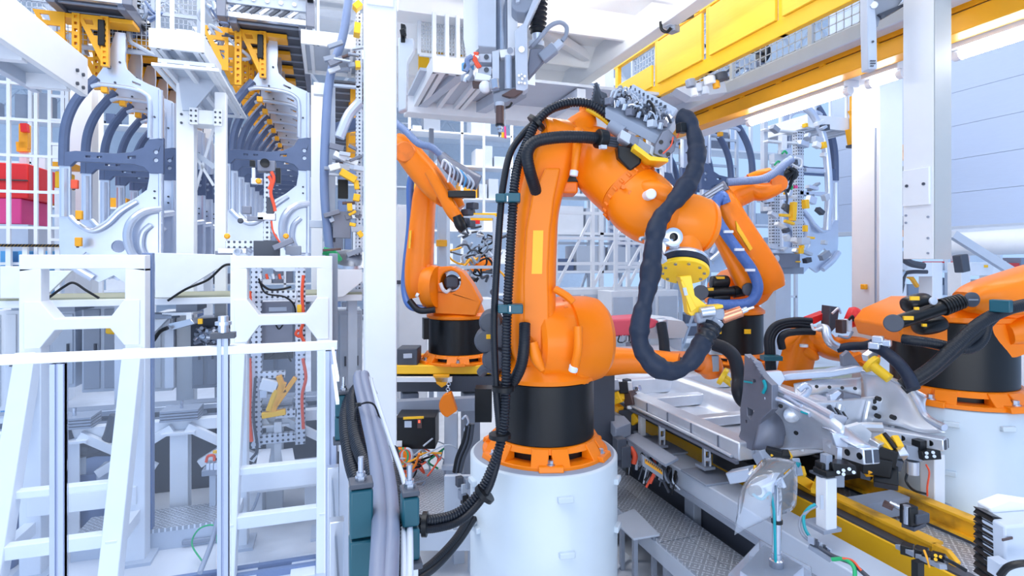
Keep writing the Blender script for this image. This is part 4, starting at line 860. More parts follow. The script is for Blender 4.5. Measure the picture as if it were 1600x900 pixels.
for px, py in ((974, 292), (985, 301), (998, 310), (1011, 322)):
    p = W(px, py, 3.05); MB().cyl(p-FW*.0, p+FW*.09, .012, n=10).build('bolt', 'orange_dark', fa)
for a, b in (((978, 286), (992, 293)), ((1018, 336), (1012, 342))): MB().bar(W(*a, 3.115), W(*b, 3.115), .008, .03).build('slot', 'dark_grey', fa)
p = W(1018, 303, 2.93); MB().cyl(p, p+FW*.10, .028, n=24).build('round_cap', 'white', fa, bevel=.006)
MB().loft([(1004, 293, 3.1, 8, .05), (1022, 298, 3.05, 16, .06), (1048, 308, 3.02, 14, .06), (1070, 318, 3.02, 8, .05)], e=2.4, n=20).build('forearm_cover', 'orange', fa)
# wrist
WC = W(1071, 347, 3.06); WA = (RT*.95+FW*.18-UP*.18).normalized()
g = MB(); g.lathe(WC-WA*.13, WA, [(0, .10), (.02, .135), (.06, .155), (.16, .158), (.215, .15), (.22, .142), (.226, .142), (.232, .15), (.262, .135), (.285, .10), (.29, .05)], 48); g.build('wrist', 'orange', t, smooth=28)
g = MB(); g.loft([(1066, 345, 3.04, 34, .13), (1066, 365, 3.03, 30, .11), (1067, 385, 3.02, 29, .10), (1068, 399, 3.01, 28.5, .098)], n=32, e=2.1); wr = g.build('wrist_neck', 'orange', t, smooth=45)
for k in range(8):
    a = 2*math.pi*k/8; p = W(1068, 394, 3.01)+(RT*math.cos(a)+FW*math.sin(a))*.1; MB().cyl(p-UP*.008, p+UP*.006, .009, n=8).build('bolt', 'orange_dark', wr)
MB().slab([(1095, 380), (1113, 368), (1116, 374), (1097, 398)], 3.1, .06).build('wrist_motor_cover', 'black', t, bevel=.006)
# mounting flange: grey collar, black rubber disc, yellow plate (tilted towards the camera)
NM = (-UP*.86-FW*.47-RT*.16).normalized()
c1 = W(1068, 408, 3.01)
MB().lathe(c1-NM*.012, NM, [(0, .10), (0, .128), (.012, .132), (.02, .128)], 48).build('collar', 'aluminium', t)
MB().lathe(c1+NM*.010, NM, [(0, .122), (.004, .130), (.03, .132), (.035, .125)], 48).build('rubber_disc', 'sleeve', t)
yd = c1+NM*.048
yp = MB().lathe(yd, NM, [(0, .128), (.003, .132), (.02, .132), (.023, .128)], 56).build('tool_flange', 'lemon', t)
uN = perp(NM, RT); vN = NM.cross(uN)
for k in range(10):
    a = 2*math.pi*(k+.5)/10; p = yd+NM*.022+(uN*math.cos(a)+vN*math.sin(a))*.105; MB().cyl(p, p+NM*.008, .0095, n=6).build('bolt', 'steel', yp, smooth=30)
# yellow bracket arm and welding gun
g = MB(); g.slab([(1062, 432), (1080, 430), (1086, 462), (1106, 478), (1130, 476), (1131, 481), (1080, 494), (1075, 489), (1071, 462)], 2.86, .07); br = g.build('tool_bracket', 'lemon', t, bevel=.004)
MB().slab([(1064, 440), (1066, 437), (1089, 482), (1080, 488)], 2.845, .02).build('bracket_web', 'lemon', br, bevel=.003)
MB().slab([(1067, 450), (1072, 449), (1075, 461), (1070, 462)], 2.842, .01).build('type_plate', 'pale_grey', br)
g = MB(); g.bar(W(1086, 497, 2.86), W(1130, 490, 2.86), .06, .055); g.bar(W(1110, 499, 2.85), W(1126, 512, 2.84), .05, .05); g.build('gun_body', 'grey', t, bevel=.01)
MB().cyl(W(1094, 489, 2.83), W(1116, 486, 2.83), .028, n=16).build('gun_cylinder', 'aluminium', t, bevel=.004)
MB().cyl(W(1128, 497, 2.86), W(1159, 486, 2.84), .030, .028, n=20).build('electrode_holder', 'copper', t, bevel=.004)
b = MB(); b.cyl(W(1158, 487, 2.84), W(1167, 483, 2.84), .014, n=14); b.cyl(W(1166, 484, 2.84), W(1178, 480, 2.83), .006, n=10); b.build('electrode_tip', 'aluminium', t)
b = MB(); b.cyl(W(1112, 512, 2.86), W(1116, 503, 2.86), .03, n=14); b.cyl(W(1118, 512, 2.84), W(1122, 500, 2.84), .02, n=14); b.build('hose_coupling', 'aluminium', t)
# hose holder with round steel clamp next to the wrist
h = MB(); h.lathe(W(1048, 371, 2.9), -FW, [(0, .03), (0, .048), (.05, .048), (.055, .03), (.0551, .022), (.0, .022)], 28, cap=False); hc = h.build('hose_clamp', 'aluminium', t)
MB().cyl(W(1048, 371, 2.9), W(1048, 371, 2.86), .022, n=20).build('clamp_plug', 'black', hc)
MB().slab([(1033, 358), (1062, 366), (1064, 380), (1042, 386), (1034, 382)], 2.93, .04).build('clamp_block', 'aluminium', t, bevel=.006)
MB().bar(W(1054, 383, 2.94), W(1058, 405, 2.96), .05, .03).build('clamp_foot', 'pale_grey', t, bevel=.006)
MB().slab([(1034, 354), (1040, 354), (1041, 390), (1037, 398), (1033, 386)], 2.88, .03).build('clamp_jaw', 'aluminium', t, bevel=.004)
MB().slab([(1010, 362), (1016, 361), (1015, 390), (1009, 392)], 2.84, .04).build('clamp_jaw', 'aluminium', t, bevel=.004)
MB().tube([W(1000, 376, 2.84), W(1004, 372, 2.84), W(1030, 374, 2.84), W(1050, 376, 2.86)], .010, 8).build('clamp_rod', 'aluminium', t)
MB().tube([W(1034, 346, 2.85), W(1025, 360, 2.84), (W(1024, 380, 2.83)), W(1030, 400, 2.84), W(1038, 407, 2.86)], .022, 4).build('guide_strip', 'pale_grey', t)
# black fabric sleeve (dress pack)
rnd = random.Random(3); ph = [rnd.uniform(0, 6.3) for _ in range(6)]
def wrk(t_, i): return 1+.10*math.sin(t_*46+ph[0])+.05*math.sin(t_*113+ph[1])+.07*math.sin(t_*23+ph[2])+.03*math.sin(t_*210+ph[3])
sl = MB(); sl.tube([W(*p) for p in ((1064, 184, 3.06), (1074, 188, 3.03), (1084, 208, 2.98), (1089, 240, 2.94), (1083, 272, 2.90), (1062, 305, 2.86), (1040, 330, 2.84), (1027, 352, 2.82), (1021, 385, 2.80), (1016, 430, 2.78), (1008, 470, 2.76), (1000, 505, 2.75), (1001, 540, 2.74), (1022, 570, 2.73), (1050, 580, 2.73), (1076, 568, 2.75), (1092, 545, 2.78), (1100, 530, 2.8))], .0455, 20, 10, 0, .012, rfun=wrk)
tag(sl.build('hose_sleeve', 'sleeve', None, smooth=70), 'black fabric hose sleeve looping from the valve bank down to the welding gun', 'hose sleeve')
hose('corrugated_hose', [(1094, 542, 2.79), (1104, 524, 2.81), (1114, 508, 2.84)], .050, 'ribbed', 'short black corrugated hose between the fabric sleeve and the welding gun', 'hose', None, .2, .03)
# valve bank on the elbow, on its yellow tray
t = thing('valve_bank', 'grey pneumatic valve bank crowded with small hoses on top of the big robot elbow', 'valve bank', W(1000, 200, 3.25))
g = MB(); g.slab([(934, 140), (948, 146), (956, 172), (950, 182), (930, 168)], 3.3, .12); g.build('heat_sink', 'dark_grey', t, bevel=.003)
for k in range(6): MB().bar(W(933-.8*k, 143+4.5*k, 3.29), W(938-.8*k, 141+4.5*k, 3.29), .01, .1).build('fin', 'dark_grey', t)
U = (W(1060, 205, 3.16)-W(952, 160, 3.3)); U.normalize()
g = MB(); g.hexa([W(945, 168, 3.22), W(1035, 215, 3.1), W(1056, 186, 3.28), W(985, 143, 3.40)]+[p-UP*.06-FW*.0 for p in (W(945, 168, 3.22), W(1035, 215, 3.1), W(1056, 186, 3.28), W(985, 143, 3.40))]); g.build('manifold_plate', 'grey', t, bevel=.004)
def onp(u, v, h=0):
    a = W(945, 166, 3.22).lerp(W(1035, 213, 3.1), u); b = W(985, 142, 3.40).lerp(W(1056, 184, 3.28), u); return a.lerp(b, v)+UP*h
for k in range(12):
    u = .06+k*.078
    MB().bar(onp(u, .50, .015), onp(u, .92, .02), .018, .04).build('valve', 'aluminium', t, bevel=.003)
    MB().cyl(onp(u, .52, .04), onp(u, .40, .035), .009, n=10).build('fitting', 'steel', t)
for k in range(9): MB().cyl(onp(.1+k*.09, .85, .04), onp(.1+k*.09, .85, .058), .009, n=8).build('solenoid', 'dark_grey', t)
MB().bar(onp(.06, .92, .03), onp(1.0, .96, .03), .05, .05).build('cover_rail', 'pale_grey', t, bevel=.006)
for a, b, m in (((972, 202), (988, 211), 'pale_grey'), ((986, 208), (1000, 218), 'bracket_grey'), ((999, 216), (1018, 229), 'grey'), ((1018, 226), (1036, 240), 'pale_grey')):
    MB().slab([(a[0], a[1]), (b[0], b[1]), (b[0]-4, b[1]+14), (a[0]-4, a[1]+13)], 3.08, .12).build('regulator_block', m, t, bevel=.004)
g = MB(); g.slab([(1024, 228), (1036, 205), (1046, 202), (1058, 216), (1054, 236), (1040, 248), (1022, 240)], 3.05, .10); rb = g.build('distributor_block', 'bracket_grey', t, bevel=.004)
for px, py in ((1033, 222), (1050, 222), (1032, 237), (1044, 241)): MB().cyl(W(px, py, 3.045), W(px, py, 3.06), .012, n=14).build('port', 'black', rb)
MB().box(W(1066, 200, 3.0), (.05, .05, .05)).build('connector', 'black', t, bevel=.004)
g = MB(); g.slab([(992, 224), (1018, 244), (1044, 247), (1045, 253), (1016, 251), (990, 232)], 3.02, .2); g.build('tray', 'lemon', t, bevel=.003)
g = MB(); g.tube([W(918, 168, 3.3), W(945, 185, 3.28), W(972, 210, 3.24)], .022, 8); g.build('tray_arm', 'lemon', t)
MB().slab([(965, 226), (1005, 234), (1002, 255), (985, 268), (966, 246)], 3.1, .1).build('motor_cover', 'black', t, bevel=.01)
rnd = random.Random(11)
for k in range(34):
    u0 = rnd.uniform(.02, .98); u1 = min(1.02, max(0, u0+rnd.uniform(-.45, .45))); v0, v1 = rnd.uniform(.0, .62), rnd.uniform(0, .75)
    p0, p1 = onp(u0, v0, .02), onp(u1, v1, .02); mid = p0.lerp(p1, .5)+UP*rnd.uniform(.015, .06)-FW*rnd.uniform(0, .03)
    MB().tube([p0, p0.lerp(mid, .6)+UP*.02, mid, p1.lerp(mid, .6)+UP*.015, p1], rnd.choice((.004, .006, .008)), 7, 6).build('pneumatic_line', rnd.choice(('dark_grey', 'grey', 'aluminium', 'black', 'pale_grey', 'dark_grey')), t)
for k in range(16):
    u, v = (k % 8)/8+.06, .06+.2*(k//8); p = onp(u, v, .02)
    if k % 3: MB().cyl(p, p+UP*.035+RT*.01, .014, n=12).build('fitting', rnd.choice(('aluminium', 'steel', 'grey', 'dark_grey')), t)
    else: MB().box(p+UP*.01, (.05, .04, .04), .5).build('coil_block', rnd.choice(('pale_grey', 'bracket_grey', 'dark_grey')), t, bevel=.004)
for pts, m in (([(1036, 240), (1048, 228), (1052, 214)], 'red_cable'), ([(1058, 215), (1062, 205), (1068, 196)], 'red_cable')): MB().tube([W(a, b, 3.02) for a, b in pts], .004, 6).build('pneumatic_line', m, t)
MB().cyl(W(955, 195, 3.24), W(975, 208, 3.2), .042, n=20).build('hose_gland', 'grey', t)
# hoses of the big robot
G = 'black hoses of the big robot'
hose('robot_hose', [(640, 826, 2.75), (680, 826, 2.85), (722, 812, 2.95), (756, 776, 3.02), (772, 740, 3.05), (781, 690, 3.08), (776, 620, 3.08), (773, 560, 3.1), (772, 500, 3.12), (776, 420, 3.14), (782, 330, 3.16), (787, 285, 3.18), (797, 240, 3.22), (815, 212, 3.26), (835, 192, 3.28), (862, 172, 3.30), (890, 163, 3.3)], .020, 'rubber', 'outer smooth black hose running down the left of the big robot', 'hose', G, .06, .012)
hose('robot_hose', [(640, 812, 2.78), (680, 812, 2.88), (718, 800, 2.98), (750, 768, 3.04), (770, 728, 3.06), (785, 680, 3.07), (790, 620, 3.07), (791, 560, 3.08), (792, 500, 3.1), (796, 420, 3.12), (801, 330, 3.14), (805, 280, 3.16), (812, 250, 3.2), (828, 212, 3.24), (842, 186, 3.25), (865, 168, 3.27), (895, 160, 3.27), (925, 164, 3.26), (952, 182, 3.24), (962, 196, 3.24)], .027, 'ribbed', 'corrugated black hose arching over the elbow of the big robot to the valve bank', 'hose', G, .2, .017)
hose('robot_hose', [(838, 300, 3.22), (828, 268, 3.12), (824, 240, 3.1), (836, 222, 3.1), (868, 215, 3.1), (905, 214, 3.12), (940, 217, 3.16)], .034, 'rubber', 'thick smooth black hose bending into the elbow of the big robot', 'hose', G, .05, .014)
t = thing('hose_connector', 'black round connector at the end of the thick hose on the forearm', 'connector', W(945, 222, 3.14))
MB().cyl(W(933, 216, 3.13), W(946, 219, 3.15), .055, n=24).build('collar', 'black', t, bevel=.006); MB().box(W(942, 230, 3.09), (.035, .03, .02)).build('buckle', 'pale_grey', t)
for k in range(4): MB().cyl(W(946, 214+k*4, 3.14), W(966, 217+k*4, 3.18), .008, n=8).build('pin', 'dark_grey', t)
hose('robot_hose', [(820, 505, 3.14), (819, 540, 3.1), (814, 572, 3.1), (802, 596, 3.12), (790, 608, 3.14)], .032, 'rubber', 'short thick black hose coming out under the link arm of the big robot', 'hose', G, .05, .014)
hose('robot_hose', [(640, 905, 2.7), (676, 880, 2.9), (712, 842, 3.1), (735, 805, 3.3)], .022, 'rubber', 'lower black hose leaving to the floor left of the pedestal', 'hose', G, .05, .014)
hose('robot_hose', [(652, 908, 2.7), (684, 884, 2.9), (718, 846, 3.1), (742, 810, 3.3)], .016, 'rubber', 'thin black hose alongside the lower hose to the floor', 'hose', G)
for px, py, d, w, lab in ((781, 310, 3.14, 31, 'upper teal hose clamp on the link arm of the big robot'), (785, 482, 3.1, 31, 'lower teal hose clamp on the link arm of the big robot')):
    t = thing('hose_clamp', lab, 'hose clamp', W(px, py, d), 'teal hose clamps')
    MB().box(W(px+3, py, d-.0), (.068, .10, .045), -YAW).build('outer_jaw', 'teal', t, bevel=.006); MB().box(W(px+20, py, d-.005), (.085, .11, .05), -YAW).build('inner_jaw', 'teal', t, bevel=.006)
    MB().cyl(W(px+12, py-4, d-.06), W(px+12, py+5, d-.06), .006, n=8).build('screw', 'steel', t)
for px, py, d, a in ((786, 607, 3.06, 0), (781, 681, 3.06, 0), (757, 772, 3.02, 1), (664, 819, 2.82, 2), (838, 192, 3.25, 1)):
    c = W(px, py, d); dr = (UP, (UP+RT*.9).normalized(), RT)[a]; single('hose_tie', MB().lathe(c-dr*.012, dr, [(0, .052), (0, .060), (.024, .060), (.024, .052)], 24), 'black', 'black tie round the paired hoses of the big robot '+{607: 'at the drum top', 681: 'at the drum bottom', 772: 'beside the pedestal rim', 819: 'next to the cable bundle', 192: 'above the elbow'}[py], 'hose tie')
# motors at the back left of the shoulder
t = ROB
for px, py, r, in ((768, 500, .07), (762, 528, .075), (774, 556, .075), (784, 520, .08)):
    MB().lathe(W(px, py, 3.45), -FW, [(0, r), (.12, r), (.15, r*.8), (.155, r*.3)], 28).build('drive_motor', 'dark_grey', t)
MB().box(W(764, 526, 3.28), (.03, .01, .025)).build('label', 'yellow', t)
MB().tube([W(752, 582, 3.4), W(760, 575, 3.35), W(772, 578, 3.35), W(778, 590, 3.4)], .03, 10).build('elbow_pipe', 'dark_grey', t)
MB().bar(W(775, 540, 3.58), W(810, 560, 3.55), .18, .2).build('carrier', 'dark_grey', t, bevel=.02)
# ------------------------------------------------ robot beyond the column, left of the big one
def seclist(l): return l
c = W(716, 405, 5.75); z0 = W(716, 562, 5.75).z
t = thing('industrial_robot', 'orange robot standing left of the big robot, beside the thick white column', 'robot', (c.x, c.y, z0)); RB = t
zt = robot_base(t, c.x, c.y, z0, 1.0, .34, .3, fl=.06)
g = MB(); g.lathe((c.x, c.y, zt), UP, [(0, .30), (.01, .318), (.035, .318), (.06, .27), (.14, .24)], 48); g.build('turning_column', 'orange', t)
D = 5.6
g = MB(); g.slab([(670, 489), (744, 493), (752, 472), (737, 444), (722, 424), (704, 416), (684, 417), (668, 432), (662, 455), (664, 475)], 5.45, .42, holes=[[(704+14*math.cos(a)*1.15, 440+17*math.sin(a)) for a in [2*math.pi*k/20 for k in range(20)]]]); g.build('shoulder_bracket', 'orange', t, bevel=.03, seg=3)
MB().cyl(W(706, 441, 5.7), W(706, 441, 5.52), .075, n=24).build('shoulder_motor', 'dark_grey', t, bevel=.01); MB().box(W(706, 441, 5.5), (.12, .06, .10)).build('motor_cover', 'dark_grey', t, bevel=.01)
MB().tube([W(688, 442, 5.42), W(692, 452, 5.42), W(698, 456, 5.45), W(703, 452, 5.5)], .018, 8).build('motor_cable', 'white', t)
la = MB().loft([(660, 462, 5.55, 20, .10), (656, 445, 5.55, 21.5, .14), (655, 415, 5.55, 21, .15), (658, 375, 5.55, 19.5, .15), (661, 335, 5.55, 18, .15), (664, 305, 5.55, 17, .14), (668, 285, 5.55, 14, .11)], e=3.4, n=28).build('link_arm', 'orange', t, smooth=42)
MB().lathe(W(668, 448, 5.5), (RT*.9-FW*.3), [(0, .2), (.06, .215), (.12, .2)], 40).build('shoulder_gear', 'orange', t)
for k in range(8):
    a = R(40*k); p = W(668, 448, 5.42)+(UP*math.sin(a)+RT*.3*math.cos(a))*.2; MB().cyl(p, p-FW*.02, .018, n=8).build('bolt', 'orange_dark', t)
MB().cyl(W(650, 460, 5.3), W(654, 462, 5.3), .02, n=12).build('buffer', 'white', t)
MB().slab([(640, 360), (643, 360), (641, 388), (638, 388)], 5.36, .02).build('warning_label', 'yellow', la)
g = MB().loft([(618, 222, 5.25, 15, .12), (632, 232, 5.25, 19, .15), (648, 252, 5.25, 21, .16), (668, 276, 5.25, 22, .17), (684, 296, 5.2, 20, .15), (696, 310, 5.15, 15, .12)], e=2.6, n=28); g.build('forearm', 'orange', t, smooth=45)
MB().lathe(W(633, 238, 5.12), -FW, [(0, .10), (.015, .10), (.03, .085)], 32).build('round_cover', 'orange_dark', t)
MB().loft([(672, 268, 5.0, 9, .06), (690, 300, 4.98, 9.5, .06), (706, 328, 4.96, 11, .07), (717, 344, 4.95, 9, .06)], e=2.5, n=20).build('wrist_arm', 'orange', t)
MB().loft([(690, 290, 5.2, 14, .1), (704, 312, 5.2, 17, .11), (716, 328, 5.2, 13, .1)], e=2.5, n=20).build('wrist', 'orange', t)
g = MB(); g.loft([(714, 338, 4.95, 8, .07), (720, 352, 4.95, 9, .07), (726, 360, 4.95, 6, .05)], n=16); g.build('tool_head', 'black', t)
for px, py in ((730, 332), (738, 322), (724, 346), (733, 350)): MB().box(W(px, py, 5.0), (.07, .10, .06), .6).build('tool_block', 'dark_grey', t, bevel=.01)
g = MB(); g.loft([(690, 244, 5.05, 8, .06), (706, 262, 5.03, 12, .09), (730, 278, 5.0, 14, .10), (748, 286, 5.0, 12, .08)], e=3); g.build('valve_box', 'bracket_grey', t)
for k in range(7):
    a = 690+k*6; MB().tube([W(a, 262+k*3, 4.93), W(a+4, 250+k*4, 4.9), W(a+14, 262+k*4, 4.9), W(a+10, 285+k*2, 4.92)], .010, 7).build('pneumatic_line', ('white', 'aluminium', 'grey', 'white', 'sky_blue', 'aluminium', 'pale_grey')[k], t)
MB().box(W(722, 304, 4.95), (.24, .10, .06), -YAW+.05).build('tool_plate', 'black', t, bevel=.008)
hose('robot_hose', [(616, 190, 5.1), (634, 205, 5.05), (654, 224, 5.0), (674, 230, 5.0), (690, 243, 5.02)], .034, 'blue_grey', 'blue-grey hose along the forearm of the robot beside the white column', 'hose', None, .06, .02)
hose('robot_hose', [(648, 268, 5.6), (641, 290, 5.62), (641, 350, 5.65), (634, 420, 5.65), (633, 455, 5.6), (642, 478, 5.5), (672, 484, 5.45)], .038, 'blue_hose', 'dark blue hose behind the link arm of the robot beside the white column', 'hose')
hose('robot_hose', [(640, 470, 5.4), (655, 485, 5.35), (680, 484, 5.35)], .03, 'rubber', 'black hose end at the shoulder of the robot beside the white column')
t = thing('robot_stand', 'yellow and grey steel stand carrying the robot beside the white column', 'stand', (c.x, c.y, 0))
MB().slab([(616, 571), (770, 571), (770, 585), (616, 585)], 5.42, .7).build('base_plate', 'yellow', t, bevel=.01)
MB().slab([(612, 588), (790, 588), (790, 612), (612, 612)], 5.42, .7).build('top_beam', 'dark_grey', t, bevel=.006)
MB().slab([(610, 590), (706, 590), (706, 597), (610, 597)], 5.34, .06).build('cover_strip', 'white', t)
MB().slab([(676, 586), (702, 586), (700, 600), (690, 606), (682, 600)], 5.34, .05).build('lifting_lug', 'amber', t, bevel=.006)
MB().slab([(620, 545), (652, 545), (652, 576), (620, 576)], 5.44, .25).build('junction_box', 'dark_grey', t, bevel=.01)
MB().box(W(637, 556, 5.42), (.08, .03, .04)).build('box_label', 'pale_grey', t)
for px in (640, 735): MB().bar(W(px, 612, 5.6), Vector((W(px, 612, 5.6).x, W(px, 612, 5.6).y, 0)), .16).build('leg', 'grey', t, bevel=.006)
MB().box(W(665, 513, 5.4), (.05, .1, .2)).build('side_plate', 'black', t)
# ------------------------------------------------ robot behind the big one's wrist (right middle)
c = W(1140, 405, 6.4); z0 = W(1140, 560, 6.4).z
t = thing('industrial_robot', 'orange robot with a blue hose behind the wrist of the big robot', 'robot', (c.x, c.y, z0)); RC = t
zt = robot_base(t, c.x, c.y, z0, 1.17, .36, .1, fl=.05)
MB().lathe((c.x, c.y, zt), UP, [(0, .34), (.012, .37), (.04, .37), (.085, .31)], 48).build('turning_column', 'orange', t)
DSC = 1.23
for px in (1122, 1168): MB().box(W(px, 518, 4.88), (.055, .01, .04), -YAW).build('warning_label', 'yellow', t)
g = MB(); g.slab([(1122, 478), (1176, 486), (1200, 470), (1218, 445), (1214, 420), (1190, 412), (1150, 425), (1128, 445)], 5.2, .4); g.build('shoulder_bracket', 'orange', t, bevel=.03, seg=3)
la = MB().loft([(1205, 452, 5.0, 20, .10), (1196, 434, 5.0, 25, .13), (1180, 405, 5.0, 24, .14), (1160, 370, 5.0, 21, .14), (1142, 340, 5.0, 20, .13), (1130, 318, 5.0, 19, .13), (1124, 300, 5.0, 14, .1)], e=3.2, n=28).build('link_arm', 'orange', t, smooth=42)
MB().loft([(1114, 350, 5.05, 8, .06), (1126, 375, 5.0, 9, .06), (1148, 415, 4.97, 11, .07), (1166, 446, 4.96, 14, .08), (1172, 458, 4.96, 10, .06)], e=3, n=20).build('coupling_rod', 'orange', t)
MB().slab([(1150, 345), (1158, 358), (1176, 388), (1172, 392), (1152, 360)], 4.83, .02).build('sticker', 'yellow', la)
p = W(1169, 452, 4.86); MB().lathe(p, -FW, [(0, .055), (.02, .055), (.025, .04), (.0251, .015)], 28).build('pivot_cover', 'dark_grey', t)
MB().loft([(1122, 320, 5.1, 18, .13), (1140, 312, 5.1, 20, .14), (1158, 300, 5.08, 17, .12), (1178, 290, 5.05, 16, .11)], e=2.6, n=28).build('forearm', 'orange', t, smooth=45)
MB().cyl(W(1125, 318, 5.1), W(1174, 293, 5.05), .115, n=28).build('forearm_tube', 'orange', t)
MB().loft([(1172, 296, 5.04, 12, .1), (1188, 300, 5.02, 14, .1), (1206, 296, 5.0, 12, .09), (1220, 286, 5.0, 11, .08)], e=2.4, n=20).build('wrist', 'orange', t)
MB().loft([(1170, 280, 5.0, 8, .05), (1188, 273, 4.98, 8, .05), (1202, 268, 4.98, 6, .05)], e=2.4, n=18).build('wrist_fork', 'orange', t)
p = W(1216, 287, 4.95); MB().lathe(p, -FW, [(0, .075), (.03, .07), (.035, .03)], 28).build('wrist_cover', 'orange_dark', t)
for px, py, r in ((1124, 442, .035), ): pass
MB().cyl(W(1098, 457, 4.95), W(1160, 455, 4.95), .045, n=20).build('balancer_tube', 'black', t); MB().cyl(W(1095, 457, 5.0), W(1095, 457, 4.86), .065, n=24).build('balancer_eye', 'dark_grey', t, bevel=.008)
MB().cyl(W(1146, 456, 4.95), W(1162, 455, 4.95), .055, .045, n=16).build('bellows', 'black', t)
for py in (441, 466): MB().loft([(1111, py, 4.98, 7, .05), (1114, py, 4.98, 10, .06), (1134, py-1, 4.98, 10, .06), (1138, py-1, 4.98, 6, .05)], e=2.4, n=20).build('accumulator', 'black', t)
MB().box(W(1110, 452, 4.9), (.06, .01, .025)).build('yellow_label', 'yellow', t); MB().box(W(1125, 434, 4.93), (.06, .05, .02)).build('yellow_label', 'yellow', t)
MB().cyl(W(1219, 438, 5.0), W(1224, 441, 5.0), .025, n=14).build('buffer', 'white', t)
hose('robot_hose', [(1134, 318, 4.85), (1128, 306, 4.85), (1117, 320, 4.84), (1120, 342, 4.83), (1136, 368, 4.82), (1158, 398, 4.8), (1176, 424, 4.8), (1184, 450, 4.8), (1172, 472, 4.82), (1140, 476, 4.86), (1105, 474, 4.9)], .046, 'blue_hose', 'thick blue hose looping down the arm of the robot behind the wrist', 'hose', None, .04, .02)
hose('robot_hose', [(1136, 285, 4.9), (1160, 283, 4.88), (1190, 280, 4.85), (1210, 270, 4.85), (1226, 256, 4.85), (1238, 248, 4.85)], .036, 'blue_grey', 'blue-grey hose along the wrist of the robot behind the big one', 'hose', None, .06, .02)
t = thing('hose_guide', 'grey slotted hose guide box on the robot behind the big wrist', 'hose guide', W(1115, 300, 4.95))
MB().bar(W(1098, 314, 5.0), W(1136, 289, 4.9), .12, .10).build('box', 'bracket_grey', t, bevel=.01)
for k in range(3): MB().bar(W(1102, 305+k*5, 4.93), W(1130, 288+k*5, 4.86), .014, .02).build('slot', 'pale_grey', t)
for px, py in ((1138, 362), (1155, 390), (1172, 422)): single('hose_tie', MB().box(W(px, py, 4.755), (.075, .03, .022), -YAW, ), 'white', 'white tie on the thick blue hose, '+{362: 'uppermost', 390: 'middle one', 422: 'lowest'}[py]+' of three', 'hose tie')
t = thing('robot_stand', 'orange steel stand under the robot behind the big wrist', 'stand', (c.x, c.y, 0))
MB().slab([(1060, 563), (1210, 563), (1210, 578), (1060, 578)], 4.97, .5).build('base_plate', 'orange', t, bevel=.01)
MB().slab([(1075, 578), (1195, 578), (1195, 592), (1075, 592)], 5.0, .45).build('top_beam', 'grey', t)
for px in (1085, 1185): MB().bar(W(px, 592, 5.3), Vector((W(px, 592, 5.3).x, W(px, 592, 5.3).y, 0)), .2).build('leg', 'dark_grey', t)
DSC = 1.0
# ------------------------------------------------ robot at the right edge
c = W(1487, 405, 4.05); z0 = W(1487, 617, 4.05).z
pedestal(c.x, c.y, .475, z0-.004, 'white cylindrical pedestal under the robot at the right edge', [(R(-56), z0-.10), (R(-58), z0-.42), (R(12), z0-.10), (R(12), z0-.45), (R(-20), z0-.1)])
t = thing('industrial_robot', 'orange robot with black gas springs at the right edge of the picture', 'robot', (c.x, c.y, z0)); RD = t
zt = robot_base(t, c.x, c.y, z0, 1.23, .36, .35, fl=.055)
MB().lathe((c.x, c.y, zt), UP, [(0, .37), (.01, .40), (.04, .40), (.07, .35), (.12, .32)], 56).build('turning_column', 'orange', t)
DSC = 1.209
g = MB(); g.slab([(1412, 536), (1404, 512), (1420, 492), (1470, 470), (1500, 470), (1540, 478), (1575, 500), (1570, 530), (1545, 548), (1470, 548)], 3.12, .42); g.build('shoulder_bracket', 'orange', t, bevel=.04, seg=3)
MB().lathe(W(1545, 505, 3.2), -FW, [(0, .20), (.08, .20), (.14, .17), (.16, .1)], 40).build('shoulder_gear', 'orange', t)
la = MB().loft([(1506, 470, 3.02, 14, .08), (1520, 468, 3.02, 22, .10), (1545, 464, 3.02, 28, .12), (1590, 456, 3.02, 34, .13), (1650, 440, 3.02, 36, .13), (1760, 410, 3.02, 34, .13)], e=3.2, n=28).build('link_arm', 'orange', t, smooth=42)
MB().loft([(1560, 520, 3.1, 18, .1), (1590, 512, 3.1, 22, .12), (1660, 490, 3.1, 20, .12), (1740, 460, 3.1, 18, .1)], e=3, n=24).build('lower_arm', 'orange', t, smooth=42)
p = W(1517, 468, 2.9); pv = MB().lathe(p, -FW, [(0, .038), (.012, .038), (.016, .032)], 32).build('pivot_cover', 'dark_grey', t)
MB().box(p-FW*.018, (.05, .004, .008), -YAW).build('slot', 'aluminium', pv)
MB().cyl(W(1398, 505, 2.92), W(1480, 478, 2.92), .036, n=22).build('gas_spring_tube', 'black', t, bevel=.004)
MB().cyl(W(1396, 505, 2.98), W(1396, 505, 2.86), .045, n=28).build('gas_spring_eye', 'dark_grey', t, bevel=.006)
for k in range(7): a = W(1472, 480.5, 2.92).lerp(W(1504, 470, 2.92), k/7); b = W(1472, 480.5, 2.92).lerp(W(1504, 470, 2.92), (k+.8)/7); MB().cyl(a, b, .046-.001*k, n=20).build('bellows_ring', 'black', t, bevel=.004)
for pts in ([(1413, 478), (1418, 477), (1438, 472), (1448, 470), (1452, 469)], [(1430, 512), (1435, 511), (1452, 508), (1470, 504), (1475, 502)]): MB().loft([(p[0], p[1], 3.02, (7, 12, 14, 12, 7)[i], (.03, .055, .06, .05, .03)[i]) for i, p in enumerate(pts)], e=2.3, n=24).build('accumulator', 'black', t)
for (a, b), (w, h) in (((1429, 466), (.045, .02)), ((1419, 497), (.05, .02)), ((1432, 482), (.022, .014)), ((1444, 508), (.022, .014))): MB().box(W(a, b, 2.88), (w, .01, h), -YAW).build('yellow_label', 'yellow', t)
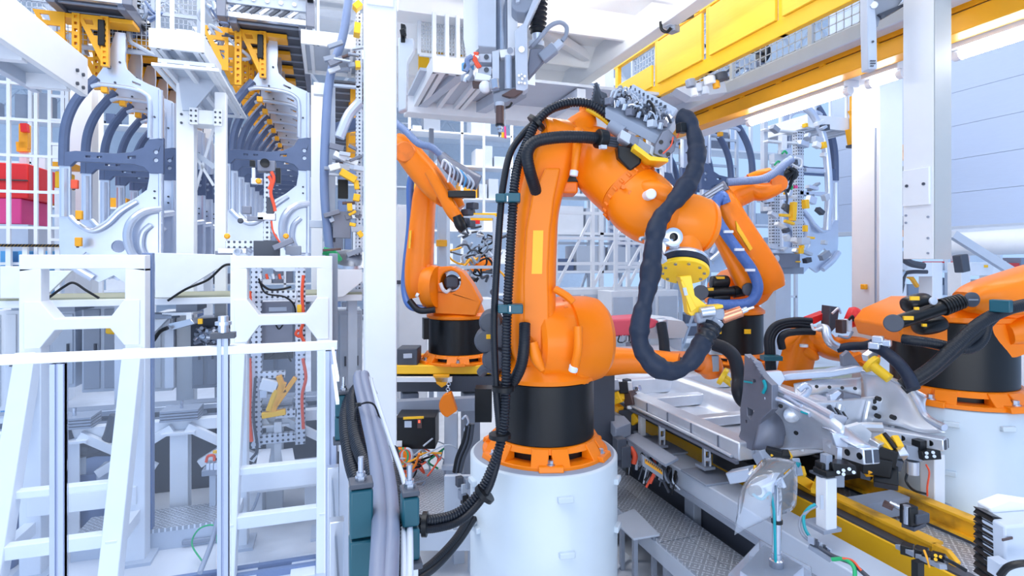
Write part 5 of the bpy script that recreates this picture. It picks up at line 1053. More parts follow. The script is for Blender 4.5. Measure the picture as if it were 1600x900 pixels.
MB().lathe(W(1457, 470, 2.9), -FW, [(0, .02), (.01, .02), (.012, .015)], 20).build('pressure_gauge', 'pale_grey', t)
MB().box(W(1537, 447, 3.0), (.035, .05, .03)).build('stop_block', 'orange', t, bevel=.004)
hose('robot_hose', [(1612, 474, 2.75), (1572, 484, 2.75), (1530, 506, 2.74), (1490, 542, 2.74), (1450, 578, 2.76), (1408, 603, 2.8)], .030, 'rubber', 'upper black hose crossing the drum of the robot at the right edge', 'hose', None, .04, .012)
hose('robot_hose', [(1560, 490, 2.78), (1535, 515, 2.77), (1500, 545, 2.77), (1455, 584, 2.79), (1412, 610, 2.84)], .022, 'rubber', 'second black hose just below the upper one on the right robot', 'hose', None, .04, .012)
hose('robot_hose', [(1410, 530, 2.85), (1425, 532, 2.82), (1455, 536, 2.8), (1485, 542, 2.78), (1515, 545, 2.77), (1535, 530, 2.77), (1542, 505, 2.77)], .026, 'rubber', 'black hose bending up from the drum top of the right robot', 'hose', None, .04, .012)
single('hose_clamp', MB().box(W(1564, 478, 2.72), (.05, .08, .06), .3), 'teal', 'small teal clamp on the upper hose of the right robot', 'hose clamp', bevel=.006)
DSC = 1.23
# ------------------------------------------------ low robot behind the car body
c = W(1235, 405, 4.55); z0 = .95
t = thing('industrial_robot', 'low orange robot with a red cover reaching over the car body', 'robot', (c.x, c.y, 0)); RE = t
MB().loft([(1240, 660, 4.6, 22, .14), (1236, 620, 4.55, 22, .14), (1240, 590, 4.5, 20, .14), (1246, 560, 4.45, 19, .13), (1254, 535, 4.42, 19, .12), (1262, 520, 4.42, 14, .1)], e=3.4, n=28).build('link_arm', 'orange', t, smooth=42)
MB().loft([(1228, 540, 4.5, 14, .1), (1250, 528, 4.45, 16, .13), (1275, 530, 4.4, 18, .13), (1300, 545, 4.3, 16, .12), (1325, 556, 4.2, 9, .08), (1340, 560, 4.1, 5, .05)], e=2.8, n=28).build('forearm', 'orange', t, smooth=45)
MB().loft([(1255, 545, 4.35, 8, .06), (1270, 556, 4.33, 8, .05), (1276, 560, 4.33, 3, .03)], n=16).build('buffer_arm', 'orange', t)
MB().cyl(W(1256, 538, 4.28), W(1256, 542, 4.28), .03, n=14).build('buffer', 'white', t)
MB().loft([(1300, 536, 4.3, 7, .05), (1320, 532, 4.28, 7, .05), (1350, 535, 4.25, 7, .05), (1365, 548, 4.2, 8, .06), (1356, 562, 4.15, 7, .06), (1340, 570, 4.1, 5, .05)], e=2.6, n=20).build('wrist', 'orange', t)
MB().loft([(1322, 492, 4.3, 12, .08), (1330, 495, 4.28, 16, .10), (1340, 500, 4.25, 14, .09), (1346, 504, 4.24, 8, .05)], e=2.5, n=24).build('red_cover', 'red', t)
MB().slab([(1265, 497), (1292, 487), (1296, 494), (1274, 506), (1266, 508)], 4.4, .1).build('red_flap', 'red', t, bevel=.006)
MB().slab([(1297, 478), (1312, 480), (1308, 510), (1296, 522), (1296, 500)], 4.3, .12).build('valve_block', 'dark_grey', t, bevel=.006)
MB().box(W(1323, 508, 4.2), (.04, .06, .09)).build('connector', 'white', t, bevel=.005); MB().box(W(1314, 510, 4.2), (.045, .06, .1)).build('connector', 'brown_metal', t, bevel=.005)
MB().tube([W(1280, 512, 4.2), W(1290, 514, 4.15), W(1292, 525, 4.12), W(1298, 536, 4.1), W(1312, 544, 4.1)], .032, 12, 6).build('silver_sleeve', 'aluminium', t)
MB().tube([W(1308, 545, 4.1), W(1330, 541, 4.05), W(1352, 540, 4.0), W(1370, 534, 3.95)], .03, 12, 6).build('black_sleeve', 'sleeve', t)
for k, (m, pts) in enumerate((('white', [(1268, 506), (1272, 515), (1285, 512)]), ('aluminium', [(1300, 490), (1310, 482), (1314, 490)]), ('black', [(1326, 500), (1332, 494), (1334, 502)]), ('grey', [(1310, 525), (1325, 528), (1332, 518)]))): MB().tube([W(a, b, 4.15) for a, b in pts], .009, 7).build('cable', m, t)
for k, dy in enumerate((0, 5, 10)):
    hose('robot_hose', [(1201+k*4, 585, 4.3), (1199+k*4, 550, 4.3), (1199+k*4, 525+dy*.3, 4.3), (1212+k*3, 507+dy*.6, 4.3), (1240, 500+dy*.8, 4.3), (1268, 501+dy, 4.3)], .022, 'rubber', ('outermost', 'middle', 'innermost')[k]+' of three black hoses arching over the low orange robot', 'hose', 'hoses of the low robot')
hose('robot_hose', [(1222, 544, 4.3), (1220, 530, 4.28), (1228, 521, 4.26), (1250, 518, 4.26), (1272, 518, 4.26)], .028, 'rubber', 'thick short black hose bent over the elbow of the low orange robot')
MB().box(W(1205, 559, 4.25), (.14, .08, .035), -YAW).build('hose_clip', 'teal', t, bevel=.005)
MB().bar(W(1240, 640, 4.62), Vector((W(1240, 640, 4.62).x, W(1240, 640, 4.62).y, 0)), .3).build('column', 'dark_grey', t, bevel=.02)
DSC = 1.47
single('cover_panel', MB().bar(W(1040, 528, 5.3), Vector((W(1040, 528, 5.3).x, W(1040, 528, 5.3).y, 0)), .3).slab([(1000, 500), (1015, 497), (1068, 502), (1075, 512), (1068, 528), (1000, 530)], 5.1, .4), 'white', 'pale box behind the long black sleeve', 'box')
# pink covered tool behind sleeve
t = thing('tool_cover', 'pink fabric cover over a tool behind the big robot', 'cover', W(985, 515, 4.9))
MB().slab([(948, 500), (1012, 496), (1030, 502), (1024, 512), (1000, 518), (990, 524), (952, 527)], 4.9, .35).build('fabric', 'pink', t, bevel=.03, seg=3)
MB().slab([(1028, 500), (1044, 498), (1044, 526), (1030, 524)], 4.9, .12).build('canister', 'aluminium', t, bevel=.02)
MB().slab([(942, 500), (950, 500), (950, 530), (942, 530)], 4.9, .2).build('black_end', 'black', t, bevel=.006)
MB().bar(W(990, 524, 5.1), Vector((W(990, 524, 5.1).x, W(990, 524, 5.1).y, 0)), .15).build('stand', 'grey', t)
for k in range(4): MB().tube([W(968+k*5, 524, 4.85), W(966+k*6, 534, 4.82), W(976+k*4, 534, 4.82), W(978+k*3, 526, 4.85)], .006, 6).build('wire', ('black', 'aluminium', 'grey', 'black')[k], t)
DSC = 1.0
# ------------------------------------------------ horizontal arm behind the big robot reaching into the car body
t = thing('industrial_robot', 'orange robot arm stretching low behind the sleeve loop towards the car floor', 'robot', (W(935, 405, 4.5).x, W(935, 405, 4.5).y, 0)); RF = t
MB().loft([(900, 562, 4.5, 24, .13), (940, 564, 4.45, 23, .13), (985, 564, 4.4, 19, .11), (1030, 566, 4.35, 18, .10), (1060, 570, 4.3, 18, .10)], e=2.6, n=28).build('forearm', 'orange', t, smooth=45)
MB().loft([(1085, 560, 4.2, 16, .1), (1098, 562, 4.2, 22, .12), (1108, 574, 4.2, 20, .12), (1112, 588, 4.2, 12, .08)], e=2.6, n=24).build('wrist', 'orange_dark', t)
MB().bar(W(925, 570, 4.6), Vector((W(925, 570, 4.6).x, W(925, 570, 4.6).y, 0)), .28).build('column', 'dark_grey', t, bevel=.02)
fc = W(1126, 586, 4.05); fn = (RT*.75-UP*.45-FW*.35).normalized()
MB().lathe(fc, fn, [(0, .06), (.006, .065), (.03, .065), (.034, .06)], 32).build('tool_flange', 'lemon', t)
MB().cyl(fc, W(1150, 604, 4.0), .028, n=16).build('tool_arm', 'lemon', t)
MB().bar(W(1116, 555, 4.1), W(1117, 580, 4.1), .05).build('hose_post', 'grey', t, bevel=.006)
MB().box(W(1118, 548, 4.1), (.12, .08, .05), -YAW).build('hose_block', 'aluminium', t, bevel=.008)
hose('hose_sleeve', [(1116, 538, 4.0), (1134, 545, 3.95), (1148, 560, 3.9), (1154, 590, 3.85), (1154, 612, 3.8), (1163, 628, 3.8), (1176, 624, 3.82)], .046, 'rubber', 'black and silver sleeve with a weld tip hanging over the car sill', 'hose sleeve', None, 0)
single('welding_tip', MB().cyl(W(1168, 612, 3.75), W(1192, 615, 3.75), .018, .01, n=14), 'copper', 'copper weld tip at the end of the short sleeve over the car body', 'welding tip')
single('hose_band', MB().cyl(W(1153.5, 596, 3.86), W(1154.5, 605, 3.84), .052, n=20), 'grey', 'grey band round the short black sleeve', 'band')
hose('hose_sleeve', [(1033, 505, 4.6), (1037, 530, 4.55), (1040, 552, 4.5), (1055, 564, 4.45), (1078, 566, 4.4), (1096, 548, 4.35)], .042, 'rubber', 'dark hose loop behind the long fabric sleeve', 'hose sleeve')
# sleeve of the right robot reaching to the car, with a yellow arm
hose('hose_sleeve', [(1362, 540, 3.55), (1380, 548, 3.5), (1402, 566, 3.4), (1418, 586, 3.35), (1428, 608, 3.3)], .036, 'sleeve', 'black sleeve with steel fittings coming from the right robot to the car front', 'hose sleeve')
t = thing('tool_boom', 'yellow tool arm with round flange resting against the car front beyond the strut tower', 'tool arm', W(1375, 575, 3.8))
MB().lathe(W(1358, 566, 3.85), (RT*.4-UP*.5-FW*.6).normalized(), [(0, .06), (.03, .065), (.04, .05)], 28).build('tool_flange', 'lemon', t)
MB().tube([W(1360, 568, 3.82), W(1372, 578, 3.78), W(1390, 592, 3.72)], .032, 12).build('arm', 'lemon', t)
MB().bar(W(1352, 560, 3.9), W(1384, 535, 4.0), .05).build('strut', 'aluminium', t, bevel=.006)
for px, py in ((1372, 530), (1384, 536), (1366, 540)): MB().box(W(px, py, 3.5), (.05, .06, .04), .5).build('fitting', 'aluminium', t, bevel=.006)
# ================================================================== CONVEYOR, CAR BODY, WALKWAY
def sheet(rows, name, m, par, th=.006, sub=4):
    P = [spline([p if isinstance(p, Vector) else W(*p) for p in r], sub) for r in rows]
    cols = list(zip(*P)); cols = [spline(list(c), sub) for c in cols]; n = len(cols[0]); b = MB(); b.v = [v for c in cols for v in c]
    for i in range(len(cols)-1):
        for j in range(n-1): b.f.append([i*n+j, i*n+j+1, (i+1)*n+j+1, (i+1)*n+j])
    o = b.build(name, m, par, smooth=50); s = o.modifiers.new('thick', 'SOLIDIFY'); s.thickness = th; s.offset = 0
    return o
t = thing('tread_walkway', 'long tread plate walkway beside the big white pedestal', 'walkway', (2.38, 4, 0))
for y0, y1 in ((1.6, 3.38), (3.39, 4.9), (4.91, 6.4)): MB().bb(2.16, 2.385, y0, y1, .335, .35)  .bb(2.39, 2.58, y0, y1, .335, .35).build('tread', 'tread_plate', t)
MB().bb(2.15, 2.19, 1.6, 6.4, .22, .335).build('side_beam', 'pale_grey', t); MB().bb(2.54, 2.58, 1.6, 6.4, .22, .335).build('side_beam', 'grey', t)
for y in (1.8, 3.3, 4.8, 6.2):
    for x in (2.18, 2.55): MB().bb(x-.03, x+.03, y-.03, y+.03, 0, .22).build('leg', 'grey', t)
t = thing('step_plate', 'small grey step plate on legs between the pedestal and the tread walkway', 'step', (1.95, 3.6, 0))
MB().prism([WZ(955, 812, .36), WZ(991, 797, .36), WZ(1031, 838, .36), WZ(990, 845, .36)], (0, 0, .015)).build('plate', 'pale_grey', t, bevel=.003)
for px, py in ((972, 814), (992, 803), (1022, 836), (992, 840)): p = WZ(px, py, .36); MB().bb(p.x-.015, p.x+.015, p.y-.015, p.y+.015, 0, .36).build('leg', 'grey', t)
t = thing('floor_panel', 'white loose panel lying tilted on the floor beside the pedestal', 'panel', WZ(970, 870, .05))
MB().prism([WZ(958, 850, .1), WZ(985, 872, .02), WZ(962, 892, .02), WZ(950, 880, .05)], (0, 0, .012)).build('sheet', 'white', t)
t = thing('tread_floor', 'tread plate platform behind the hoses left of the big pedestal', 'platform', (.9, 5, 0))
q = [WZ(648, 735, .35), WZ(706, 735, .35), WZ(755, 828, .35), WZ(640, 828, .35)]; MB().prism(q, (0, 0, .012)).build('tread', 'tread_plate', t)
MB().prism([WZ(640, 830, .35), WZ(755, 830, .35), WZ(755, 830, .35)-UP*.14, WZ(640, 830, .35)-UP*.14], (0, .02, 0)).build('edge_beam', 'pale_grey', t)
for px, py in ((650, 825), (740, 825), (700, 740)): p = WZ(px, py, .34); MB().bb(p.x-.03, p.x+.03, p.y-.0, p.y+.06, 0, .34).build('leg', 'pale_grey', t)
# grey side rail of the conveyor
t = thing('conveyor_rail', 'long grey steel side rail of the conveyor with fixture posts on it', 'rail', (2.55, 3.6, 0))
MB().bb(2.46, 2.70, 1.2, 6.4, .60, .75).build('rail_beam', 'pale_grey', t, bevel=.008); MB().bb(2.44, 2.47, 1.2, 6.4, .58, .62).build('cable_lip', 'grey', t)
for y in (1.5, 2.6, 3.7, 4.8, 6): MB().bb(2.62, 2.69, y-.06, y+.06, 0, .60).build('leg', 'grey', t, bevel=.006)
for y0, y1 in ((3.25, 3.55), (3.85, 4.3), (4.6, 4.95)): MB().bb(2.44, 2.72, y0, y1, .75, .765).build('base_plate', 'grey', t, bevel=.003)
# lower conveyor frame and skid
t = thing('floor_conveyor', 'yellow lower conveyor frame with a tread plate bed', 'conveyor', (3.2, 3.5, 0))
MB().bb(2.92, 2.98, 1.72, 6.4, .30, .745).build('side_plate', 'yellow', t, bevel=.006); MB().bb(3.62, 3.70, 1.72, 6.4, .30, .66).build('side_plate', 'yellow', t, bevel=.006)
MB().bb(2.92, 3.70, 1.70, 1.74, .30, .70).build('end_plate', 'yellow', t); MB().bb(2.98, 3.62, 1.74, 6.4, .66, .68).build('bed', 'tread_plate', t)
MB().bb(2.93, 3.0, 1.72, 6.4, .745, .757).build('slide_strip', 'dark_grey', t); MB().bb(2.9, 3.6, 1.8, 6.3, .0, .28).build('plinth', 'dark_grey', t)
t = thing('car_skid', 'worn amber transport skid under the silver car body', 'skid', (3.27, 3.8, .675))
for x in (3.02, 3.50):
    g = MB(); g.bb(x-.04, x+.04, 2.12, 6.2, .70, .715).bb(x-.04, x+.04, 2.12, 6.2, .805, .82).bb(x-.006, x+.006, 2.12, 6.2, .715, .805); g.build('skid_rail', 'skid', t)
    MB().bb(x-.03, x+.03, 2.14, 6.1, .68, .70).build('runner', 'dark_grey', t)
for y in (2.66, 3.35, 4.3, 5.4): MB().bb(3.06, 3.46, y-.06, y+.06, .79, .81).bb(3.06, 3.46, y-.055, y-.045, .70, .79).build('cross_beam', 'skid' if y > 2.7 else 'grey', t)
g = MB(); g.prism([(2.985, 2.02, .71), (2.985, 2.13, .71), (2.985, 2.13, .82), (2.985, 2.05, .82), (2.985, 2.0, .78)], (.03, 0, 0), [[(2.985, 2.06+.02*math.cos(a), .77+.02*math.sin(a)) for a in [2*math.pi*i/12 for i in range(12)]]]); g.build('tow_eye', 'skid', t, bevel=.004)
for y in (2.9, 3.6, 4.5, 5.3):
    for x in (2.75, 3.80): MB().bar((3.02 if x < 3.2 else 3.5, y, .80), (x, y, .97), .05, .06).build('support_arm', 'skid', t)
MB().bb(2.6, 2.95, 3.0, 3.4, .84, .97).bb(2.6, 2.75, 3.4, 4.9, .90, .97).build('support_bar', 'black', t, bevel=.01)
MB().bb(3.1, 3.5, 2.9, 3.3, .82, .98).build('support_bar', 'black', t, bevel=.01)
MB().bar((2.9, 2.8, .84), (3.3, 3.1, .84), .03).build('yellow_rod', 'yellow', t)
# the silver car body
t = thing('car_underbody', 'silver unpainted car underbody with front rails on the amber skid', 'car body', (3.27, 3.8, .97)); CB = t
BS = 'body_steel'
g = MB()
g.prism([(2.50, 3.00, 1.0), (2.50, 4.85, 1.0), (2.50, 5.05, 1.10), (2.5, 5.05, 1.2), (2.50, 4.80, 1.12), (2.50, 3.0, 1.12)], (.14, 0, 0)); g.build('near_sill', BS, t, bevel=.012)
MB().bb(2.475, 2.50, 3.0, 4.95, .985, 1.005).build('sill_flange', 'bracket_grey', t)
for k in range(6): y = 3.2+.3*k; MB().bb(2.492, 2.50, y-.005, y+.005, 1.01, 1.11).build('seam', 'bracket_grey', t)
MB().tube([(2.485, 3.05, 1.02), (2.485, 3.5, 1.03), (2.485, 4.6, 1.03)], .012, 8).build('sill_bead', BS, t)
MB().prism([(3.90, 3.0, 1.0), (3.90, 5.05, 1.0), (3.90, 5.05, 1.14), (3.90, 3.0, 1.12)], (.14, 0, 0)).build('far_sill', BS, t, bevel=.012)
sheet([[Vector((2.64, y, 1.02)), Vector((2.72, y, .99)), Vector((2.95, y, .985+.02*(i % 2))), Vector((3.16, y, 1.0)), Vector((3.22, y, 1.13)), Vector((3.34, y, 1.13)), Vector((3.40, y, 1.0)), Vector((3.62, y, .985+.02*(i % 2))), Vector((3.85, y, .99)), Vector((3.92, y, 1.02))] for i, y in enumerate((3.0, 3.35, 3.7, 4.05, 4.4, 4.75, 5.1))], 'floor_pan', BS, t)
for y, h in ((3.75, .07), (4.35, .09), (4.85, .14)): MB().prism([(2.64, y-.07, 1.0), (2.64, y-.05, 1.0+h), (2.64, y+.05, 1.0+h), (2.64, y+.07, 1.0)], (1.26, 0, 0)).build('cross_member', BS, t, bevel=.01)
sheet([[Vector((x, 4.95, 1.10)), Vector((x, 5.15, 1.16+.03*(i % 2))), Vector((x, 5.5, 1.2)), Vector((x, 5.9, 1.20)), Vector((x, 6.1, 1.24))] for i, x in enumerate((2.55, 2.8, 3.1, 3.4, 3.7, 4.0))], 'rear_floor', BS, t)
sheet([[Vector((2.50, 4.7, 1.0)), Vector((2.5, 4.9, 1.08)), Vector((2.48, 5.1, 1.2)), Vector((2.46, 5.4, 1.32)), Vector((2.46, 5.8, 1.36))], [Vector((2.52, 4.7, 1.14)), Vector((2.52, 4.9, 1.2)), Vector((2.52, 5.1, 1.30)), Vector((2.5, 5.4, 1.40)), Vector((2.5, 5.8, 1.44))]], 'rear_side', BS, t, .03)
MB().bb(2.62, 3.92, 2.96, 3.0, 1.0, 1.34).build('firewall', BS, t, bevel=.01)
for k in range(5): MB().tube([(2.7+.26*k, 2.95, 1.04), (2.72+.26*k, 2.945, 1.2), (2.76+.26*k, 2.95, 1.32)], .018, 8).build('firewall_bead', BS, t)
# near A pillar gusset
xg = 2.56; f = lambda l, x=xg: [WX(a, b, x) for a, b in l]
g = MB(); g.prism(f([(1163, 553), (1173, 562), (1180, 566), (1186, 580), (1194, 590), (1206, 602), (1206, 640), (1190, 655), (1180, 680), (1175, 704), (1166, 700), (1154, 682), (1157, 672), (1156, 640), (1160, 612), (1162, 585)]), (.05, 0, 0), [f(circ(1178, 595, 3, 12)), f([(1167, 636), (1178, 642), (1172, 656), (1168, 650)]), f([(1164, 656), (1167, 656), (1167, 661), (1164, 661)])]); g.build('near_pillar_gusset', 'bracket_grey', t, bevel=.006)
for k in range(5): MB().box(WX(1174+3.2*k, 563+5.5*k, 2.55), (.012, .03, .03), M=Matrix.Rotation(.6, 3, 'X')).build('gusset_tooth', 'bracket_grey', t)
MB().tube(f([(1193, 594), (1196, 604), (1192, 614)], 2.55), .010, 8).build('teal_seal', 'turquoise', t); MB().tube(f([(1163, 596), (1175, 598)], 2.55), .006, 8).build('teal_seal', 'turquoise', t)
# near front wing apron: a curved pressed sheet from the pillar to the front rail
sheet([[(1192, 592, 3.60), (1222, 612, 3.48), (1262, 629, 3.34), (1296, 648, 3.2), (1320, 666, 3.12)],
       [(1200, 612, 3.54), (1228, 626, 3.44), (1262, 643, 3.30), (1294, 662, 3.18), (1318, 678, 3.10)],
       [(1200, 640, 3.60), (1226, 650, 3.54), (1258, 664, 3.42), (1288, 678, 3.26), (1312, 690, 3.14)],
       [(1192, 668, 3.66), (1218, 678, 3.6), (1246, 684, 3.5), (1276, 688, 3.34), (1298, 694, 3.2)],
       [(1178, 700, 3.62), (1206, 706, 3.58), (1240, 703, 3.5), (1274, 702, 3.36), (1302, 706, 3.2)]], 'near_wing_apron', BS, t, .012)
sheet([[(1190, 640, 3.56), (1208, 640, 3.58), (1224, 650, 3.60), (1232, 668, 3.62)], [(1184, 668, 3.54), (1200, 664, 3.52), (1216, 668, 3.52), (1226, 680, 3.56)], [(1176, 702, 3.52), (1192, 704, 3.5), (1208, 704, 3.5), (1222, 698, 3.52)]], 'wheel_house', 'bracket_grey', t, .012)
MB().tube([W(1194, 594, 3.57), W(1222, 610, 3.45), W(1262, 628, 3.31), W(1300, 649, 3.17)], .020, 10).build('apron_edge', 'panel_steel', t)
MB().tube([W(1196, 622, 3.5), W(1218, 624, 3.44), W(1246, 638, 3.36), W(1266, 648, 3.28)], .016, 10).build('apron_bead', 'panel_steel', t)
for k in range(3): MB().tube([W(1226+6*k, 618+3*k, 3.42), W(1252+6*k, 634+3*k, 3.33)], .009, 8).build('apron_bead', 'panel_steel', t)
MB().lathe(W(1236, 648, 3.46), (-RT*.3-FW*.95+UP*.1), [(0, .05), (.02, .045), (.03, .03)], 24).build('dome', BS, t)
MB().tube([W(1251, 643, 3.3), W(1262, 647, 3.27)], .006, 8).build('teal_seal', 'turquoise', t)
for px, py, d in ((1219, 634, 3.43), (1243, 676, 3.42), (1206, 616, 3.46)): MB().cyl(W(px, py, d), W(px, py, d)-FW*.012, .012, n=12).build('stud', 'black', t)
# near front rail
def rail(a, b, w, h, nm):
    a = Vector(a); b = Vector(b)
    o = MB().bar(a, b, w, h).build(nm, BS, t, bevel=.008)
    tt = (b-a).normalized(); MB().bar(b, b+tt*.006, w-.02, h-.02).build('end_opening', 'dark_grey', o); MB().bar(b, b+tt*.008, .008, h-.01).build('end_web', BS, o)
    for k in (.62, .9): p = a.lerp(b, k); MB().cyl(p-Vector((w/2+.004, 0, 0)), p-Vector((w/2-.01, 0, 0)), .018, n=14).build('stud', 'black', o)
    return o
rail(W(1296, 694, 3.28), W(1362, 713, 2.98), .10, .085, 'near_front_rail')
MB().slab([(1300, 676), (1326, 682), (1326, 700), (1306, 698)], 3.08, .03).build('rail_bracket', 'panel_steel', t, bevel=.004); MB().slab([(1309, 700), (1316, 700), (1315, 724), (1307, 724)], 3.05, .02).build('rail_tab', 'panel_steel', t)
sheet([[(1284, 668, 3.22), (1300, 674, 3.14), (1318, 688, 3.06), (1340, 700, 3.0)], [(1298, 662, 3.28), (1316, 668, 3.2), (1334, 682, 3.12), (1356, 698, 3.0)], [(1312, 664, 3.34), (1328, 672, 3.26), (1346, 686, 3.16), (1366, 702, 3.04)]], 'rail_top', 'panel_steel', t, .01)
# far rail and far apron
rail(W(1330, 668, 3.92), W(1478, 694, 3.5), .09, .075, 'far_front_rail')
MB().tube([W(1312, 686, 3.9), W(1326, 676, 3.84), W(1346, 668, 3.8), W(1380, 668, 3.74)], .035, 10).build('far_rail_arch', BS, t)
sheet([[(1345, 582, 4.1), (1372, 586, 4.0), (1402, 598, 3.88), (1432, 612, 3.78), (1448, 622, 3.72)],
       [(1350, 600, 4.06), (1374, 602, 3.98), (1404, 610, 3.86), (1430, 622, 3.76), (1446, 632, 3.7)],
       [(1350, 630, 4.02), (1374, 632, 3.96), (1402, 638, 3.84), (1430, 648, 3.70), (1450, 654, 3.62)],
       [(1344, 660, 3.98), (1374, 662, 3.88), (1404, 666, 3.74), (1440, 676, 3.6), (1478, 676, 3.48)]], 'far_wing_apron', BS, t, .012)
MB().tube([W(1425, 612, 3.74), W(1436, 630, 3.68), W(1448, 652, 3.62), W(1476, 668, 3.48)], .022, 10).build('apron_bead', 'panel_steel', t)
MB().tube([W(1346, 581, 4.08), W(1376, 586, 3.96), (W(1404, 597, 3.84)), W(1446, 620, 3.7)], .014, 8).build('apron_edge', 'panel_steel', t)
for px, py, d in ((1362, 626, 3.95), (1363, 636, 3.94), (1370, 622, 3.92), (1369, 649, 3.88), (1393, 651, 3.74), (1356, 663, 3.85), (1366, 670, 3.8), (1371, 670, 3.79)): MB().cyl(W(px, py, d), W(px, py, d)-FW*.03, .016, n=12).build('stud', 'black', t)
# cowl beam, strut brackets, dash pieces
g = MB(); g.prism([W(a, b, 4.0) for a, b in ((1210, 590), (1235, 584), (1300, 580), (1338, 572), (1352, 574), (1345, 582), (1300, 590), (1240, 594), (1212, 597))], FW*.10); g.build('cowl_beam', 'panel_steel', t, bevel=.008)
MB().slab([(1192, 582), (1222, 580), (1228, 592), (1218, 606), (1206, 600)], 3.85, .05).build('cowl_end', 'panel_steel', t, bevel=.006)
MB().slab([(1316, 556), (1326, 548), (1345, 572), (1332, 580), (1318, 578)], 4.05, .04).build('far_pillar_gusset', 'bracket_grey', t, bevel=.004)
sheet([[(1240, 600, 4.0), (1275, 594, 4.05), (1310, 592, 4.08), (1345, 590, 4.1)], [(1242, 612, 3.92), (1275, 604, 3.98), (1310, 604, 4.0), (1345, 604, 4.02)], [(1244, 622, 3.88), (1275, 616, 3.94), (1310, 614, 4.0), (1345, 624, 4.0)]], 'dash_panel', BS, t, .01)
MB().tube([W(1248, 610, 3.82), W(1258, 602, 3.82), W(1264, 608, 3.82), W(1258, 618, 3.8), W(1244, 624, 3.8)], .02, 10).build('cowl_hook', 'panel_steel', t)
g = MB(); g.slab([(1318, 612), (1346, 618), (1346, 650), (1330, 656), (1318, 648)], 3.9, .05); g.build('strut_bracket', 'bracket_grey', t, bevel=.006)
g = MB(); g.slab([(1296, 618), (1312, 610), (1316, 614), (1300, 632)], 3.85, .05).slab([(1300, 632), (1316, 622), (1322, 640), (1312, 648)], 3.84, .04); g.build('strut_bracket', 'panel_steel', t, bevel=.006)
for k in range(6): MB().bar(W(1294+4*k, 634+2*k, 3.8), W(1302+4*k, 646+2*k, 3.78), .03, .03).build('bolt_carrier', ('dark_grey', 'grey', 'black')[k % 3], t, bevel=.004)
for k in range(4): MB().cyl(W(1276+20*k, 604+k, 3.9), W(1276+20*k, 604+k, 3.86), .012, n=10).build('stud', 'black', t)
MB().slab([(1272, 660), (1300, 648), (1326, 652), (1322, 664), (1290, 672)], 3.6, .05).build('strut_shelf', 'panel_steel', t, bevel=.01)
# fixture posts on the rail
def fixpost(px, py0, py1, d, w, lab, holes=True, m='aluminium'):
    a, b = W(px, py0, d), W(px, py1, d); t = thing('fixture_post', lab, 'fixture post', (b.x, b.y, b.z), 'fixture posts along the conveyor')
    if holes:
        n = 3; h = a.z-b.z; hw = w/2
        fl = lambda u, z: Vector((b.x, b.y, b.z))+RT*u+UP*z
        MB().prism([fl(-hw, 0), fl(hw, 0), fl(hw, h), fl(-hw, h)], FW*w*.8, [[fl(-hw*.45, h*(k+.2)/n), fl(hw*.45, h*(k+.2)/n), fl(hw*.45, h*(k+.8)/n), fl(-hw*.45, h*(k+.8)/n)] for k in range(n)]).build('post', m, t, bevel=.003)
    else: MB().bb(b.x-w/2, b.x+w/2, b.y-w/2, b.y+w/2, b.z, a.z).build('post', 'white', t, bevel=.006)
    MB().box((b.x, b.y+.03, b.z+.01), (w*1.7, w*2, .02)).build('foot_plate', 'grey', t, bevel=.003); MB().box((a.x, a.y+.03, a.z+.006), (w*1.2, w*1.1, .012)).build('rest_pad', 'dark_grey', t)
    return t
fixpost(1035, 657, 699, 4.55, .05, 'aluminium fixture post with slots under the car sill, farther one')
fixpost(1106, 688, 733, 4.05, .055, 'aluminium fixture post with slots under the car sill, nearer one')
fixpost(1003, 642, 680, 4.85, .05, 'aluminium fixture post at the rear end of the car sill', False)
t = fixpost(1291, 744, 828, 3.0, .072, 'white box fixture post with a black clamp under the near front rail', False)
p = W(1291, 742, 3.0); MB().box(p+UP*.02, (.09, .09, .03)).build('black_cap', 'black', t, bevel=.004)
g = MB(); g.slab([(1284, 726), (1300, 722), (1300, 742), (1284, 742)], 2.98, .07).slab([(1300, 724), (1338, 728), (1340, 742), (1304, 744)], 2.96, .09); g.build('clamp_block', 'black', t, bevel=.005)
for a, b in ((1318, 735), (1327, 733), (1318, 741), (1334, 738), (1310, 738)): MB().cyl(W(a, b, 2.95), W(a, b, 2.97), .009, n=10).build('screw', 'aluminium', t)
MB().box(p+UP*.07, (.04, .04, .08)).build('pin', 'grey', t); MB().slab([(1282, 774), (1287, 774), (1287, 796), (1282, 796)], 2.94, .004).build('type_plate', 'pale_grey', t)
MB().slab([(1304, 742), (1320, 742), (1320, 762), (1306, 762)], 3.0, .05).build('side_block', 'grey', t, bevel=.004)
DSC = 1.108
t = fixpost(1457, 712, 790, 3.25, .085, 'white fixture post with a black clamp in front of the right pedestal', False)
g = MB(); g.slab([(1440, 706), (1470, 704), (1472, 718), (1442, 720)], 3.15, .09); g.build('clamp_block', 'black', t, bevel=.005)
g = MB(); g.slab([(1416, 696), (1442, 700), (1442, 722), (1418, 718)], 3.18, .08); g.build('gripper_body', 'grey', t, bevel=.004); MB().cyl(W(1425, 720, 3.2), W(1425, 740, 3.2), .035, n=18).build('cylinder', 'aluminium', t)
for a, b in ((1448, 708), (1458, 707), (1448, 714), (1460, 713)): MB().cyl(W(a, b, 3.14), W(a, b, 3.16), .009, n=10).build('screw', 'aluminium', t)
MB().box(W(1436, 694, 3.2), (.05, .05, .05)).build('pin', 'black', t); MB().tube([W(1447, 726, 3.14), W(1452, 738, 3.14), W(1449, 760, 3.14), W(1449, 775, 3.15)], .005, 6).build('red_cable', 'red_cable', t)
